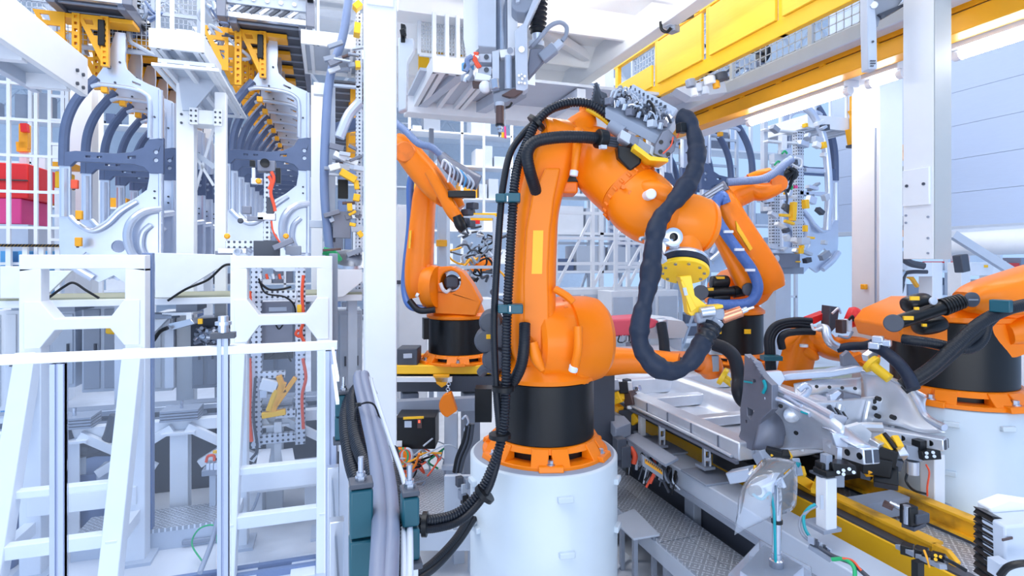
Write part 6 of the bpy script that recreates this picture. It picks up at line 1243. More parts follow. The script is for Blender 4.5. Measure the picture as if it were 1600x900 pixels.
MB().tube([W(1418, 738, 3.2), W(1416, 752, 3.18), W(1428, 766, 3.18), W(1448, 772, 3.2)], .007, 6).build('black_cable', 'black', t)
DSC = 1.0
# clamps below the engine bay
rnd = random.Random(4)
t = thing('clamping_unit', 'black and yellow clamping unit under the front rails of the car body', 'clamping unit', W(1385, 740, 3.3))
for (a, b), (c_, d_), w, m in (((1372, 680), (1392, 708), .05, 'yellow'), ((1378, 678), (1398, 702), .04, 'black'), ((1396, 682), (1406, 700), .04, 'yellow'), ((1365, 706), (1400, 716), .10, 'black'), ((1345, 722), (1390, 730), .10, 'black'), ((1352, 726), (1362, 742), .05, 'amber'), ((1370, 716), (1408, 728), .06, 'dark_grey'), ((1400, 700), (1410, 716), .06, 'aluminium'), ((1384, 730), (1384, 760), .12, 'black'), ((1396, 712), (1404, 726), .05, 'black'), ((1360, 690), (1376, 700), .06, 'aluminium'), ((1374, 690), (1388, 722), .035, 'grey')): MB().bar(W(a, b, 3.3), W(c_, d_, 3.25), w, w).build('link', m, t, bevel=.006)
for k in range(14): MB().box(W(rnd.uniform(1350, 1408), rnd.uniform(700, 745), 3.3), (rnd.uniform(.02, .07),)*3, rnd.random()).build('block', rnd.choice(('black', 'dark_grey', 'grey', 'black')), t, bevel=.004)
MB().slab([(1312, 672), (1345, 662), (1362, 676), (1360, 690), (1320, 692)], 3.5, .04).build('white_cover', 'white', t)
t = thing('clamping_unit', 'small clamping unit with black and yellow levers under the near wheel arch', 'clamping unit', W(1220, 715, 3.3))
for (a, b), (c_, d_), w, m in (((1186, 706), (1196, 724), .07, 'grey'), ((1196, 706), (1222, 712), .06, 'black'), ((1203, 702), (1208, 714), .03, 'yellow'), ((1214, 704), (1218, 716), .025, 'yellow'), ((1228, 704), (1236, 716), .025, 'yellow'), ((1222, 706), (1226, 718), .06, 'black'), ((1180, 728), (1184, 740), .025, 'yellow'), ((1240, 716), (1246, 744), .05, 'aluminium'), ((1250, 730), (1254, 744), .04, 'yellow'), ((1236, 720), (1250, 728), .03, 'turquoise')): MB().bar(W(a, b, 3.3), W(c_, d_, 3.26), w, w).build('link', m, t, bevel=.006)
MB().bar(W(1142, 745, 3.5), W(1178, 738, 3.4), .10, .07).build('slide', 'aluminium', t, bevel=.006)
for k in range(4): MB().cyl(W(1170+4*k, 742, 3.36), W(1178+4*k, 734, 3.36), .012, n=8).build('spring', 'steel', t)
MB().bar(W(1210, 725, 3.35), W(1215, 790, 3.25), .08).build('stand', 'grey', t)
# pin unit in the middle of the skid
t = thing('locating_unit', 'black locating unit with a steel pin lying inside the amber skid', 'locating unit', W(1420, 815, 2.95))
MB().cyl(W(1391, 786, 3.0), W(1412, 796, 2.95), .013, n=14).build('pin', 'aluminium', t); MB().box(W(1420, 804, 2.93), (.06, .06, .10)).build('block', 'black', t, bevel=.006); MB().box(W(1436, 808, 2.93), (.09, .05, .05)).build('block', 'dark_grey', t, bevel=.006); MB().cyl(W(1417, 790, 2.92), W(1417, 818, 2.92), .018, n=14).build('bolt', 'steel', t); MB().box(W(1428, 820, 2.95), (.12, .06, .02), .2).build('base', 'dark_grey', t)
MB().bar(W(1396, 793, 2.97), W(1380, 786, 3.0), .05, .02).build('tongue', 'brown_metal', t)
t = thing('sensor_bar', 'grey sensor bar with black sensors on the outside of the yellow conveyor frame', 'sensor', W(1440, 870, 2.55))
MB().bar(W(1404, 854, 2.75), W(1474, 886, 2.42), .03, .02).build('bracket', 'grey', t); 
for a, b in ((1418, 858), (1440, 864), (1452, 872), (1466, 874)): MB().box(W(a, b, 2.6-.004*(a-1440)), (.06, .05, .045), .5).build('sensor_head', 'black', t, bevel=.004)
for a, b in ((1462, 868), (1462, 874), (1470, 870)): MB().cyl(W(a, b, 2.45), W(a, b, 2.47), .007, n=10).build('screw', 'yellow', t)
MB().box(W(1434, 890, 2.55), (.04, .03, .08)).build('plate', 'black', t); MB().tube([W(1474, 872, 2.4), W(1490, 880, 2.4), W(1510, 892, 2.38)], .008, 8).build('cable', 'black', t); MB().tube([W(1444, 860, 2.55), W(1450, 876, 2.5), W(1452, 886, 2.5)], .005, 6).build('cable', 'amber', t)
# cables on the rail
for i, (pts, m, r, lab) in enumerate((([(1276, 790, 2.9), (1262, 798, 2.9), (1250, 815, 2.9), (1254, 835, 2.85), (1272, 850, 2.8)], 'grey', .008, 'grey cable loop at the foot of the white box fixture post'), ([(1274, 788, 2.9), (1264, 794, 2.9), (1256, 806, 2.9), (1258, 826, 2.85), (1270, 846, 2.8)], 'turquoise', .008, 'teal cable loop at the foot of the white box fixture post'), ([(1268, 848, 2.78), (1300, 868, 2.7), (1330, 880, 2.62), (1360, 905, 2.5)], 'dark_grey', .010, 'dark cable running along the grey rail at the bottom'), ([(1300, 874, 2.66), (1320, 874, 2.62), (1334, 886, 2.58), (1336, 905, 2.55)], 'green', .009, 'green cable at the bottom edge beside the grey rail'), ([(1316, 872, 2.62), (1332, 876, 2.6), (1346, 892, 2.55)], 'red_cable', .005, 'thin red cable beside the green one at the bottom edge'))): hose('rail_cable', pts, r, m, lab, 'cable')
t = thing('valve_terminal', 'small silver valve terminal on the grey rail near the bottom', 'valve terminal', W(1278, 848, 2.78))
for k in range(7): MB().box(W(1268+4.2*k, 844+3*k, 2.76), (.012, .03, .035), .3).build('valve', ('aluminium', 'dark_grey', 'steel')[k % 3], t)
MB().bar(W(1266, 852, 2.78), W(1300, 874, 2.7), .04, .02).build('base', 'grey', t)
# control boxes hanging on the rail at the left, below the sill
t = thing('terminal_box', 'grey capped terminal box with cables hanging left of the grey rail', 'terminal box', W(1015, 720, 4.5))
g = MB(); g.prism([WZ(974, 685, .86), WZ(996, 680, .86), WZ(1060, 720, .86), WZ(1040, 730, .86)], (0, 0, .02)); g.build('cover', 'grey', t, bevel=.003)
g = MB(); g.prism([WZ(948, 668, .92), WZ(975, 668, .9), WZ(986, 680, .88), WZ(962, 690, .9)], (0, 0, .10)); g.build('cover', 'grey', t, bevel=.006)
MB().slab([(1004, 712), (1036, 734), (1036, 750), (1004, 728)], 4.1, .05).build('housing', 'grey', t); MB().slab([(1008, 717), (1035, 735), (1035, 742), (1008, 724)], 4.09, .02).build('terminal_strip', 'amber', t)
for k in range(9): MB().box(W(1010+3*k, 719.5+2*k, 4.08), (.006, .004, .014)).build('terminal', 'dark_grey', t)
rnd = random.Random(9)
for k in range(30):
    px = rnd.uniform(972, 1060); py = 690+(px-974)*.52; MB().tube([W(px, py+4, 4.5-.004*(px-974)), W(px+rnd.uniform(-6, 6), py+18, 4.4-.004*(px-974)), W(px+rnd.uniform(-10, 10), py+rnd.uniform(28, 48), 4.4-.004*(px-974))], rnd.choice((.006, .009, .012)), 7).build('cable', rnd.choice(('black', 'black', 'dark_grey', 'grey', 'red_cable', 'pale_grey', 'dark_grey', 'black')), t)
MB().tube([W(985, 700, 4.35), W(992, 712, 4.3), W(990, 724, 4.3)], .022, 10).build('orange_plug', 'red_cable', t)
for a, b in ((968, 700), (975, 712), (1046, 745), (1066, 752)): MB().box(W(a, b, 4.3), (.08, .08, .16)).build('junction', 'black' if a > 1000 else 'dark_grey', t, bevel=.006)
single('shade_filler', MB().bb(2.70, 2.86, 1.4, 6.3, .0, .5), 'dark_grey', 'dark filler standing in for the shade under the grey conveyor rail', 'shade filler', bevel=.01)  # dark box added to fill the void under the rail with shade
t = thing('crumpled_sheet', 'crumpled clear plastic sheet behind the right side of the big pedestal', 'plastic sheet', W(955, 665, 4.7))
sheet([[(934, 648, 4.7), (950, 640, 4.75), (964, 645, 4.8), (980, 655, 4.85)], [(936, 662, 4.6), (952, 652, 4.64), (966, 656, 4.7), (978, 664, 4.8)], [(936, 680, 4.5), (952, 674, 4.55), (966, 670, 4.6), (976, 672, 4.7)]], 'film', 'aluminium', t, .004)
t = thing('clamping_unit', 'yellow clamping unit with a black motor left of the car body rear', 'clamping unit', W(965, 620, 4.9))
for (a, b), (c_, d_), w, m in (((956, 624), (972, 618), .10, 'yellow'), ((966, 608), (968, 626), .08, 'yellow'), ((972, 598), (974, 616), .08, 'black'), ((958, 596), (960, 612), .08, 'grey'), ((978, 622), (992, 620), .12, 'brown_metal'), ((985, 596), (984, 640), .05, 'aluminium'), ((940, 600), (952, 604), .08, 'aluminium'), ((990, 610), (1000, 606), .05, 'steel'), ((988, 658), (998, 650), .08, 'yellow'), ((962, 636), (970, 642), .07, 'amber')): MB().bar(W(a, b, 4.95), W(c_, d_, 4.9), w, w).build('link', m, t, bevel=.008)
for k in range(6): MB().box(W(rnd.uniform(936, 1000), rnd.uniform(596, 640), 5), (.06, .06, .06), rnd.random()).build('block', rnd.choice(('black', 'grey', 'aluminium', 'dark_grey')), t, bevel=.006)
MB().bar(W(975, 636, 5), W(975, 700, 5), .2).build('stand', 'dark_grey', t)
# camera under a plastic cover
t = thing('camera_stand', 'chrome post with a sensor camera under a clear plastic hood near the bottom', 'camera stand', (W(1214, 880, 2.5).x, W(1214, 880, 2.5).y, 0))
a, b = W(1215, 757, 2.5), W(1213, 885, 2.5); MB().cyl(b, a, .019, n=24).build('post', 'steel', t); MB().lathe(b, UP, [(0, .03), (.03, .03), (.035, .022), (.06, .022)], 24).build('post_collar', 'steel', t)
MB().cyl(W(1214, 812, 2.5), W(1214, 817, 2.5), .024, n=20).build('clamp_ring', 'black', t)
MB().bar(W(1178, 770, 2.52), W(1222, 750, 2.52), .055, .05).build('camera_body', 'aluminium', t, bevel=.006); MB().cyl(W(1175, 768, 2.48), W(1184, 766, 2.5), .022, n=20).build('lens', 'black', t)
MB().tube([W(1176, 772, 2.46), W(1190, 780, 2.45), W(1203, 770, 2.46), W(1208, 790, 2.47), W(1210, 812, 2.47), W(1212, 880, 2.48)], .006, 8).build('cable', 'turquoise', t)
MB().cyl(W(1215, 735, 2.55), W(1215, 731, 2.55), .03, n=20).build('cover_vent', 'aluminium', t)
hd = sheet([[(1148, 836, 2.45), (1166, 826, 2.42), (1190, 815, 2.4), (1205, 808, 2.4)], [(1152, 800, 2.46), (1166, 788, 2.40), (1190, 785, 2.38), (1206, 780, 2.4)], [(1158, 765, 2.5), (1172, 750, 2.46), (1196, 748, 2.44), (1212, 752, 2.44)], [(1186, 724, 2.62), (1202, 722, 2.6), (1222, 724, 2.58), (1236, 730, 2.56)], [(1196, 716, 2.7), (1214, 715, 2.7), (1232, 718, 2.68), (1243, 722, 2.64)]], 'plastic_hood', 'plastic_film', t, .003)
sheet([[(1243, 722, 2.64), (1236, 732, 2.56), (1214, 754, 2.46)], [(1246, 750, 2.62), (1238, 760, 2.56), (1218, 778, 2.46)], [(1244, 788, 2.6), (1236, 798, 2.56), (1216, 806, 2.48)]], 'hood_side', 'plastic_film', t, .003)
t2 = thing('plastic_box', 'clear plastic covered box at the foot of the chrome camera post', 'box', (W(1200, 885, 2.5).x, W(1200, 885, 2.5).y, 0))
z1 = b.z; c0 = [W(1137, 888, 2.45), W(1188, 847, 2.75), W(1270, 900, 2.5), W(1210, 945, 2.25)]; c0 = [Vector((p.x, p.y, z1)) for p in c0]
MB().prism(c0, (0, 0, -.22)).build('cover', 'plastic_film', t2, bevel=.01); MB().prism([p.lerp(b, .25) for p in c0], (0, 0, -.24)).build('inner_box', 'pale_grey', t2)
MB().bb(b.x-.08, b.x+.08, b.y-.08, b.y+.08, 0, z1-.24).build('stand', 'grey', t2)
# white machine unit with bellows at the bottom right corner
t = thing('bellows_unit', 'white machine unit with black bellows in the bottom right corner', 'machine unit', (W(1590, 880, 2.0).x, W(1590, 880, 2.0).y, 0))
MB().slab([(1546, 794), (1580, 781), (1640, 790), (1640, 815), (1568, 812), (1548, 804)], 2.05, .06).build('cap', 'white', t, bevel=.006)
MB().slab([(1570, 822), (1650, 816), (1650, 960), (1574, 960)], 1.95, .10).build('housing', 'pale_grey', t, bevel=.008)
for k in range(9): MB().slab([(1549, 806+k*12), (1566, 810+k*12), (1570, 816+k*12), (1566, 822+k*12), (1549, 816+k*12), (1553, 811+k*12)], 2.0, .08).build('bellows_fold', 'black', t)
MB().tube([W(1562, 900, 1.9), W(1575, 886, 1.88), W(1600, 880, 1.86), (W(1640, 882, 1.86))], .011, 8).build('cable', 'black', t); MB().box(W(1574, 842, 1.94), (.05, .004, .008)).build('slot', 'brown_metal', t); MB().slab([(1562, 882), (1580, 880), (1580, 905), (1562, 905)], 1.92, .05).build('plate', 'pale_grey', t)
# ================================================================== SPINDLE HEAD
t = thing('spindle_head', 'grey vertical spindle head hanging from above at the top centre', 'spindle head', W(800, 150, 4.2))
MB().slab([(724, -120), (748, -120), (748, 76), (738, 84), (730, 96), (724, 60)], 4.3, .35).build('column_side', 'white', t, bevel=.006)
MB().slab([(747, -120), (775, -120), (775, 74), (747, 72)], 4.2, .35).build('column_face', 'pale_grey', t, bevel=.006)
MB().slab([(775, -120), (803, -120), (803, 80), (775, 78)], 4.4, .2).build('guide_back', 'dark_grey', t)
MB().cyl(W(784, 80, 4.3), W(784, -120, 4.3), .045, n=24).build('chrome_rod', 'steel', t)
MB().slab([(792, -120), (812, -120), (808, 74), (793, 78)], 4.25, .1).build('guide_rail', 'white', t, bevel=.004)
g = MB(); g.slab([(846, -30), (856, -30), (824, 40), (825, 138), (820, 142), (806, 140), (804, 48), (818, 36), (834, -4)], 4.05, .10); g.build('arm_plate', 'pale_grey', t, bevel=.005)
MB().slab([(800, -20), (836, -20), (836, 6), (822, 20), (806, 18), (799, 10)], 4.08, .2).build('motor_housing', 'grey', t, bevel=.01)
MB().slab([(806, -6), (812, -8), (812, 2), (806, 4)], 4.04, .05).build('lug', 'pale_grey', t)
for px, py, r in ((815, 77, .022), (811, 118, .009), (816, 123, .009), (811, 129, .009), (820, 119, .009), (820, 130, .009), (815, 116, .006), (815, 129, .006)): MB().cyl(W(px, py, 4.03), W(px, py, 4.05), r, n=14).build('screw', 'steel', t)
MB().slab([(780, 78), (804, 75), (804, 86), (782, 90)], 4.08, .1).build('clamp', 'white', t, bevel=.006); MB().cyl(W(797, 79, 4.06), W(797, 79, 4.09), .022, n=18).build('clamp_screw', 'grey', t)
MB().slab([(780, 90), (806, 86), (806, 140), (780, 146)], 4.15, .15).build('slide_block', 'grey', t, bevel=.006); MB().cyl(W(794, 88, 4.1), W(794, 140, 4.1), .03, n=20).build('slide_tube', 'aluminium', t)
MB().slab([(769, 80), (780, 78), (780, 140), (769, 142)], 4.08, .12).build('slide_plate', 'pale_grey', t, bevel=.005)
MB().slab([(770, 146), (800, 137), (822, 136), (824, 140), (804, 152), (796, 158), (772, 166)], 4.1, .2).build('nose_plate', 'grey', t, bevel=.006); MB().slab([(784, 148), (802, 138), (822, 138), (806, 151), (796, 152)], 4.06, .05).build('nose_pad', 'brown_metal', t, bevel=.004)
for k, (a, b) in enumerate(((748, 84), (748, 104))):
    MB().slab([(a, b), (a+20, b), (a+20, b+13), (a-2, b+13)], 4.08, .16).build('valve_block', 'pale_grey', t, bevel=.006); MB().cyl(W(a+12, b+5, 4.06), W(a+12, b+5, 4.09), .018, n=16).build('port', 'dark_grey', t)
MB().slab([(742, 112), (768, 118), (766, 126), (741, 124)], 4.06, .14).build('valve_block', 'white', t, bevel=.006); MB().slab([(738, 126), (760, 128), (760, 133), (738, 132)], 4.1, .1).build('base_block', 'brown_metal', t)
MB().cyl(W(772, 124, 4.0), W(774, 140, 4.0), .035, n=20).build('regulator', 'steel', t, bevel=.005); MB().ball(W(758, 136, 4.04), .045, 14).build('lamp_head', 'white', t)
for k, (pts, m, r) in enumerate((([(743, 82), (741, 94), (748, 106)], 'red_cable', .013), ([(746, 82), (744, 94), (751, 105)], 'red_cable', .011), ([(738, 88), (730, 94), (732, 104), (728, 112)], 'blue_grey', .02), ([(740, 98), (732, 104), (736, 114), (730, 126)], 'grey', .016), ([(730, 96), (727, 106), (735, 112)], 'dark_grey', .014), ([(736, 118), (729, 120), (726, 128)], 'aluminium', .014), ([(748, 90), (738, 86), (734, 92)], 'white', .012), ([(800, 160), (796, 166), (790, 168)], 'black', .008))): MB().tube([W(a, b, 4.05) for a, b in pts], r, 8).build('hose', m, t)
MB().box(W(731, 104, 4.1), (.06, .08, .06), .4).build('connector', 'sky_blue', t, bevel=.008); MB().box(W(730, 122, 4.1), (.07, .08, .05), .3).build('connector', 'grey', t, bevel=.008)
MB().cyl(W(781, 165, 4.1), W(781, 194, 4.1), .03, n=24).build('spindle_sleeve', 'brown_metal', t, bevel=.003); MB().cyl(W(781, 160, 4.1), W(781, 166, 4.1), .033, n=24).build('spindle_ring', 'pale_grey', t); MB().cyl(W(781, 194, 4.1), W(781, 197, 4.1), .032, n=24).build('spindle_ring', 'black', t)
MB().lathe(W(781, 196, 4.1), -UP, [(0, .02), (.025, .02), (.03, .014), (.05, .014), (.055, .008)], 18).build('chuck', 'steel', t); MB().cyl(W(781, 206, 4.1), W(780, 214, 4.1), .012, .004, n=12).build('drill_bit', 'dark_grey', t)
MB().cyl(W(843, -10, 4.2), W(840, 52, 4.2), .055, n=20).build('cable_gaiter', 'black', t)
for k in range(8): MB().lathe(W(843-.4*k, -8+7.5*k, 4.2), UP, [(-.012, .055), (0, .066), (.012, .055)], 20).build('gaiter_ring', 'rubber', t)
MB().cyl(W(840, 54, 4.2), W(840, 68, 4.2), .045, .035, n=20).build('gland', 'aluminium', t); MB().cyl(W(838, 66, 4.2), W(838, 74, 4.2), .06, n=20).build('gland_nut', 'pale_grey', t)
MB().slab([(828, 76), (848, 74), (852, 92), (838, 108), (826, 122), (824, 104)], 4.15, .08).build('drive_block', 'bracket_grey', t, bevel=.008)
MB().bar(W(846, 92, 4.15), W(868, 74, 4.12), .065, .08).build('plug_housing', 'grey', t, bevel=.01); MB().bar(W(866, 76, 4.12), W(878, 65, 4.1), .045, .055).build('plug', 'pale_grey', t, bevel=.008)
MB().tube([W(832, 72, 4.15), W(845, 58, 4.1), W(858, 42, 4.08), W(874, 35, 4.08), W(885, 42, 4.1), W(884, 56, 4.1), W(878, 64, 4.1)], .016, 10).build('motor_cable', 'grey', t)
# arm holding lever at the top right, next to the hanging column
t = thing('hinged_lever', 'grey hinged steel arm hanging in front of the amber crane beam', 'arm', W(1365, 50, 3.9))
MB().slab([(1355, -40), (1362, -40), (1370, 44), (1371, 108), (1357, 108), (1355, 40)], 3.9, .08).build('vertical_plate', 'pale_grey', t, bevel=.005)
MB().slab([(1362, -20), (1432, -30), (1400, 14), (1378, 22), (1372, 42), (1362, 40)], 3.95, .06).build('hinge_plate', 'grey', t, bevel=.005)
MB().slab([(1372, 22), (1420, 2), (1412, 10), (1380, 28)], 3.93, .1).build('strut', 'dark_grey', t, bevel=.004)
MB().cyl(W(1366, 8, 3.88), W(1366, 8, 3.92), .024, n=20).build('pivot', 'aluminium', t, bevel=.004); MB().cyl(W(1380, 26, 3.9), W(1380, 26, 3.94), .013, n=16).build('pivot', 'dark_grey', t)
for k in range(8): MB().cyl(W(1361+(k % 3)*3, 95+(k//3)*4, 3.89), W(1361+(k % 3)*3, 95+(k//3)*4, 3.905), .005, n=8).build('screw', 'dark_grey', t)
MB().cyl(W(1364, 65, 3.89), W(1364, 65, 3.905), .008, n=8).build('screw', 'dark_grey', t)
# small items below the yellow railing
t = thing('valve_cluster', 'pale pipe fittings under the yellow guard railing', 'fittings', W(1100, 125, 5.6))
for k, (a, b, r) in enumerate(((1078, 128, .07), (1090, 136, .06), (1108, 124, .08), (1118, 130, .05), (1126, 118, .09), (1100, 140, .06), (1084, 142, .05))): MB().cyl(W(a, b-4, 5.6), W(a+2, b+8, 5.6), r*.7, n=18).build('fitting', ('grey', 'pale_grey', 'white', 'amber', 'dark_grey', 'pale_grey', 'white')[k], t, bevel=.008)
MB().slab([(1056, 138), (1130, 118), (1136, 144), (1080, 152)], 5.8, .2).build('tray', 'pale_grey', t)
t = thing('crane_trolley', 'grey trolley with dangling cable on the yellow guard railing', 'trolley', W(1050, 30, 5.3))
for k, (a, b, w, m) in enumerate(((1048, 34, .14, 'pale_grey'), (1060, 26, .12, 'grey'), (1072, 20, .12, 'dark_grey'), (1080, 10, .14, 'yellow'), (1064, 12, .1, 'sky_blue'), (1052, 46, .08, 'grey'))): MB().box(W(a, b, 5.35), (w, .1, w*.8), .3).build('block', m, t, bevel=.01)
MB().tube([W(1032, 34, 5.3), W(1034, 46, 5.3), W(1042, 50, 5.3), W(1048, 44, 5.3)], .015, 8).build('cable', 'black', t)
# beam with lamp behind the elbow
single('cell_post', MB().bar(WY(948, 92, 7.6), WY(948, 214, 7.6), .16, .16, up=(0, 1, 0)), 'white', 'white post at the end of the yellow guard railing', 'post', bevel=.01)
# ================================================================== BACKGROUND BETWEEN AND BEHIND THE ROBOTS
lattice('scaffold_rack', 'white scaffold rack with braces right of the link arm of the big robot', 'rack', WY(868, 452, 9.0), (2.1, 0, 0), (0, 0, 2.2), 3, 5, .06, 'white', diag=.6)
lattice('scaffold_rack', 'white scaffold rack with braces behind the gripper of the big robot', 'rack', WY(962, 455, 8.4), (1.0, 0, 0), (0, 0, 1.6), 2, 4, .055, 'white', diag=.5)
for a_, b_, Y_, d_, py_, lab_ in ((862, 1000, 8.95, .5, 452, 'white plinth under the braced scaffold right of the link arm'), (955, 1060, 8.35, .5, 455, 'white plinth under the scaffold behind the gripper')):
    a, b = WY(a_, py_, Y_), WY(b_, py_, Y_); t = thing('machine_plinth', lab_, 'plinth', ((a.x+b.x)/2, Y_, 0)); MB().bb(a.x, b.x, Y_, Y_+d_, 0, a.z).build('body', 'white', t, bevel=.01)
    for k_ in range(3): MB().bb(a.x+(b.x-a.x)*k_/3+.03, a.x+(b.x-a.x)*(k_+1)/3-.03, Y_-.015, Y_, .1, a.z-.1).build('door', 'pale_grey', t, bevel=.006)
lattice('scaffold_rack', 'pale scaffold rack behind the scaffold beside the link arm', 'rack', (WY(868, 470, 12).x, 12, 0), (5, 0, 0), (0, 0, 6.0), 6, 9, .07, 'pale_grey', diag=.35)
rnd = random.Random(14)
def shelves(lab, px0, px1, Y, z0, z1, n, mats, seed):
    r = random.Random(seed); a, b = WY(px0, 405, Y).x, WY(px1, 405, Y).x
    t = thing('storage_rack', lab, 'rack', ((a+b)/2, Y, 0), 'storage racks in the distance')
    k = max(2, int((b-a)/1.3))
    for i in range(k+1): MB().bb(a+(b-a)*i/k-.04, a+(b-a)*i/k+.04, Y, Y+.08, 0, z1).build('upright', 'white', t)
    for j in range(n):
        z = z0+(z1-z0)*j/n; MB().bb(a, b, Y, Y+.8, z-.05, z).build('shelf', 'white_far', t)
        x = a+.1
        while x < b-.3:
            w = r.uniform(.2, .7); h = r.uniform(.12, .7*(z1-z0)/n)
            if r.random() < .75: MB().bb(x, x+w, Y+.1, Y+.7, z, z+h).build('load', r.choice(mats), t, bevel=.01)
            x += w+.06
    return t
shelves('distant white rack with dark and grey loads behind the braced scaffold', 862, 1015, 10.5, .5, 5.2, 6, ('bracket_grey', 'dark_grey', 'pale_grey', 'white', 'grey', 'pale_grey', 'panel_dark'), 1)
shelves('distant white rack seen between the white column and the big robot', 640, 800, 17, .2, 7.2, 7, ('white', 'pale_grey', 'white_far', 'grey', 'pale_grey', 'amber', 'white'), 2)
shelves('distant white rack behind the left row of car sides', -60, 330, 19, .2, 8.6, 7, ('white', 'pale_grey', 'white_far', 'grey', 'amber', 'white', 'panel_dark', 'white'), 3)
shelves('distant white rack behind the middle hanging row', 300, 640, 22, .2, 8.8, 7, ('white', 'pale_grey', 'bracket_grey', 'white', 'blue_grey'), 4)
shelves('distant rack below the raised blue wall at the right', 1395, 1640, 9.0, .4, 2.6, 4, ('white', 'pale_grey', 'grey', 'white', 'red', 'bracket_grey'), 5)
shelves('distant rack behind the right hanging row', 1020, 1245, 12.5, .3, 6.2, 6, ('panel_dark', 'bracket_grey', 'pale_grey', 'grey', 'pale_grey', 'panel_steel'), 6)
# far small robot and machines seen left of the link arm
t = thing('industrial_robot', 'tiny distant orange robot between the white column and the big robot', 'robot', WY(750, 445, 13)*1); t.location.z = 0
MB().cyl((t.location.x, 13, 0), (t.location.x, 13, 1.9), .3, n=20).build('pedestal', 'pale_grey', t)
MB().loft([(752, 424, 13.4, 5, .16), (754, 408, 13.4, 5, .16), (752, 398, 13.4, 5, .15)], n=16).build('link_arm', 'amber', t); MB().loft([(752, 400, 13.4, 4, .12), (744, 404, 13.2, 4, .1), (738, 412, 13.0, 3, .1)], n=16).build('forearm', 'amber', t); MB().lathe(WY(752, 424, 13), UP, [(0, .35), (.2, .3), (.35, .2)], 24).build('base', 'orange', t)
lattice('machine_cage', 'grey machine cage around the tiny distant robot', 'cage', (WY(700, 450, 11.5).x, 11.5, 0), (1.0, 0, 0), (0, 0, 3.2), 1, 3, .07, 'pale_grey')
t = thing('overhead_crane', 'small yellow crane bar with a red end in the distance', 'crane', WY(755, 338, 12)); MB().bar(WY(736, 339, 12), WY(777, 339, 12), .14, .16).build('bar', 'yellow', t); MB().bar(WY(737, 347, 11.95), WY(749, 347, 11.95), .1, .08).build('end', 'red', t); MB().bar(WY(756, 337, 12), WY(756, 150, 12), .05, .05, up=(0, 1, 0)).build('suspension', 'white', t)
tangle('cluster of small grey and black machine parts by the tiny distant robot', 716, 772, 350, 445, 12.6, 34, ('dark_grey', 'grey', 'pale_grey', 'black', 'aluminium', 'dark_grey', 'amber'), (.015, .035), nm='machine_parts')
single('distant_cabinet', MB().bb(WY(700, 405, 11).x, WY(775, 405, 11).x, 11, 11.6, 0, 1.5), 'white', 'white distant cabinet below the tiny robot', 'cabinet', bevel=.01)
for px, py, lab in ((668, 381, 'small amber lamp box on the grey post behind the robot beside the white column'),): single('lamp_box', MB().box(WY(690, 380, 8.55), (.16, .08, .10)), 'amber', lab, 'lamp box', bevel=.01)
t = thing('cell_cabinet', 'tall pale cabinet standing behind the robot beside the white column', 'cabinet', (WY(640, 405, 7.6).x, 7.6, 0)); a, b = WY(620, 300, 7.6), WY(668, 300, 7.6); MB().bb(a.x, b.x, 7.6, 8.2, 0, WY(640, 320, 7.6).z).build('body', 'white', t, bevel=.01); MB().bb(a.x+.02, b.x-.02, 7.58, 7.6, .1, WY(640, 325, 7.6).z).build('door', 'white', t, bevel=.005)
MB().box(WY(623, 441, 7.56), (.05, .03, .05)).build('lock', 'dark_grey', t)
gpost(685, 698, 8.6, 3.9, 'pale grey column behind the arm of the robot beside the white column', m='pale_grey'); gpost(671, 678, 9.0, 4.4, 'thin grey column near the valve box of the robot beside the white column', m='grey')
t = thing('pink_flag', 'small pink marker with a yellow tag right of the drill bit', 'marker', W(790, 212, 5.5)); MB().bar(W(789, 198, 5.5), W(790, 216, 5.5), .03, .02).build('strip', 'magenta', t); MB().box(W(786, 211, 5.5), (.03, .02, .05)).build('tag', 'yellow', t); MB().bar(W(789, 198, 5.5), W(789, 150, 5.5), .008).build('cord', 'grey', t)
# black control box, warning horn and legs under the robot beside the column
t = thing('control_box', 'black control box with a red lamp on the steel stand left of the pedestal', 'control box', W(650, 675, 5.0))
MB().slab([(618, 652), (680, 652), (680, 702), (618, 702)], 4.8, .25).build('box', 'black', t, bevel=.006); MB().box(W(655, 658.5, 4.79), (.012, .01, .02)).build('red_lamp', 'red_lamp', t); MB().slab([(652, 654), (659, 654), (659, 669), (652, 669)], 4.79, .01).build('switch_plate', 'brown_metal', t); MB().slab([(632, 658), (643, 658), (643, 668), (632, 668)], 4.79, .008).build('label', 'pale_grey', t); MB().slab([(618, 689), (628, 689), (628, 698), (618, 698)], 4.79, .008).build('label', 'white', t)
t = thing('stand_frame', 'grey steel frame with a yellow strip carrying the black control box', 'frame', W(680, 650, 5.1))
MB().slab([(612, 628), (742, 622), (742, 642), (612, 648)], 5.06, .1).build('cross_beam', 'grey', t, bevel=.004); MB().slab([(630, 652), (662, 650.5), (662, 654), (630, 655.5)], 4.78, .01).build('yellow_strip', 'yellow', t)
MB().slab([(694, 646), (714, 646), (714, 732), (694, 732)], 4.9, .1).build('upright', 'pale_grey', t, bevel=.004); MB().bar(W(704, 730, 4.95), Vector((W(704, 730, 4.95).x, W(704, 730, 4.95).y, 0)), .1).build('leg', 'pale_grey', t); MB().slab([(690, 728), (716, 728), (716, 735), (690, 735)], 4.85, .15).build('foot', 'pale_grey', t)
MB().slab([(742, 608), (768, 608), (768, 660), (742, 660)], 4.6, .15).build('dark_panel', 'black', t)
g = MB(); c = W(698, 632, 4.75); g.prism([c+RT*(.02-.085*math.cos(a))+UP*(-.01+.10*math.sin(a)) for a in [R(x) for x in range(-80, 81, 16)]]+[c+RT*.035+UP*.095, c+RT*.085-UP*.055], FW*.08); single('warning_bell', g, 'orange', 'orange half-round bell hanging from a chain left of the pedestal', 'bell', bevel=.006)
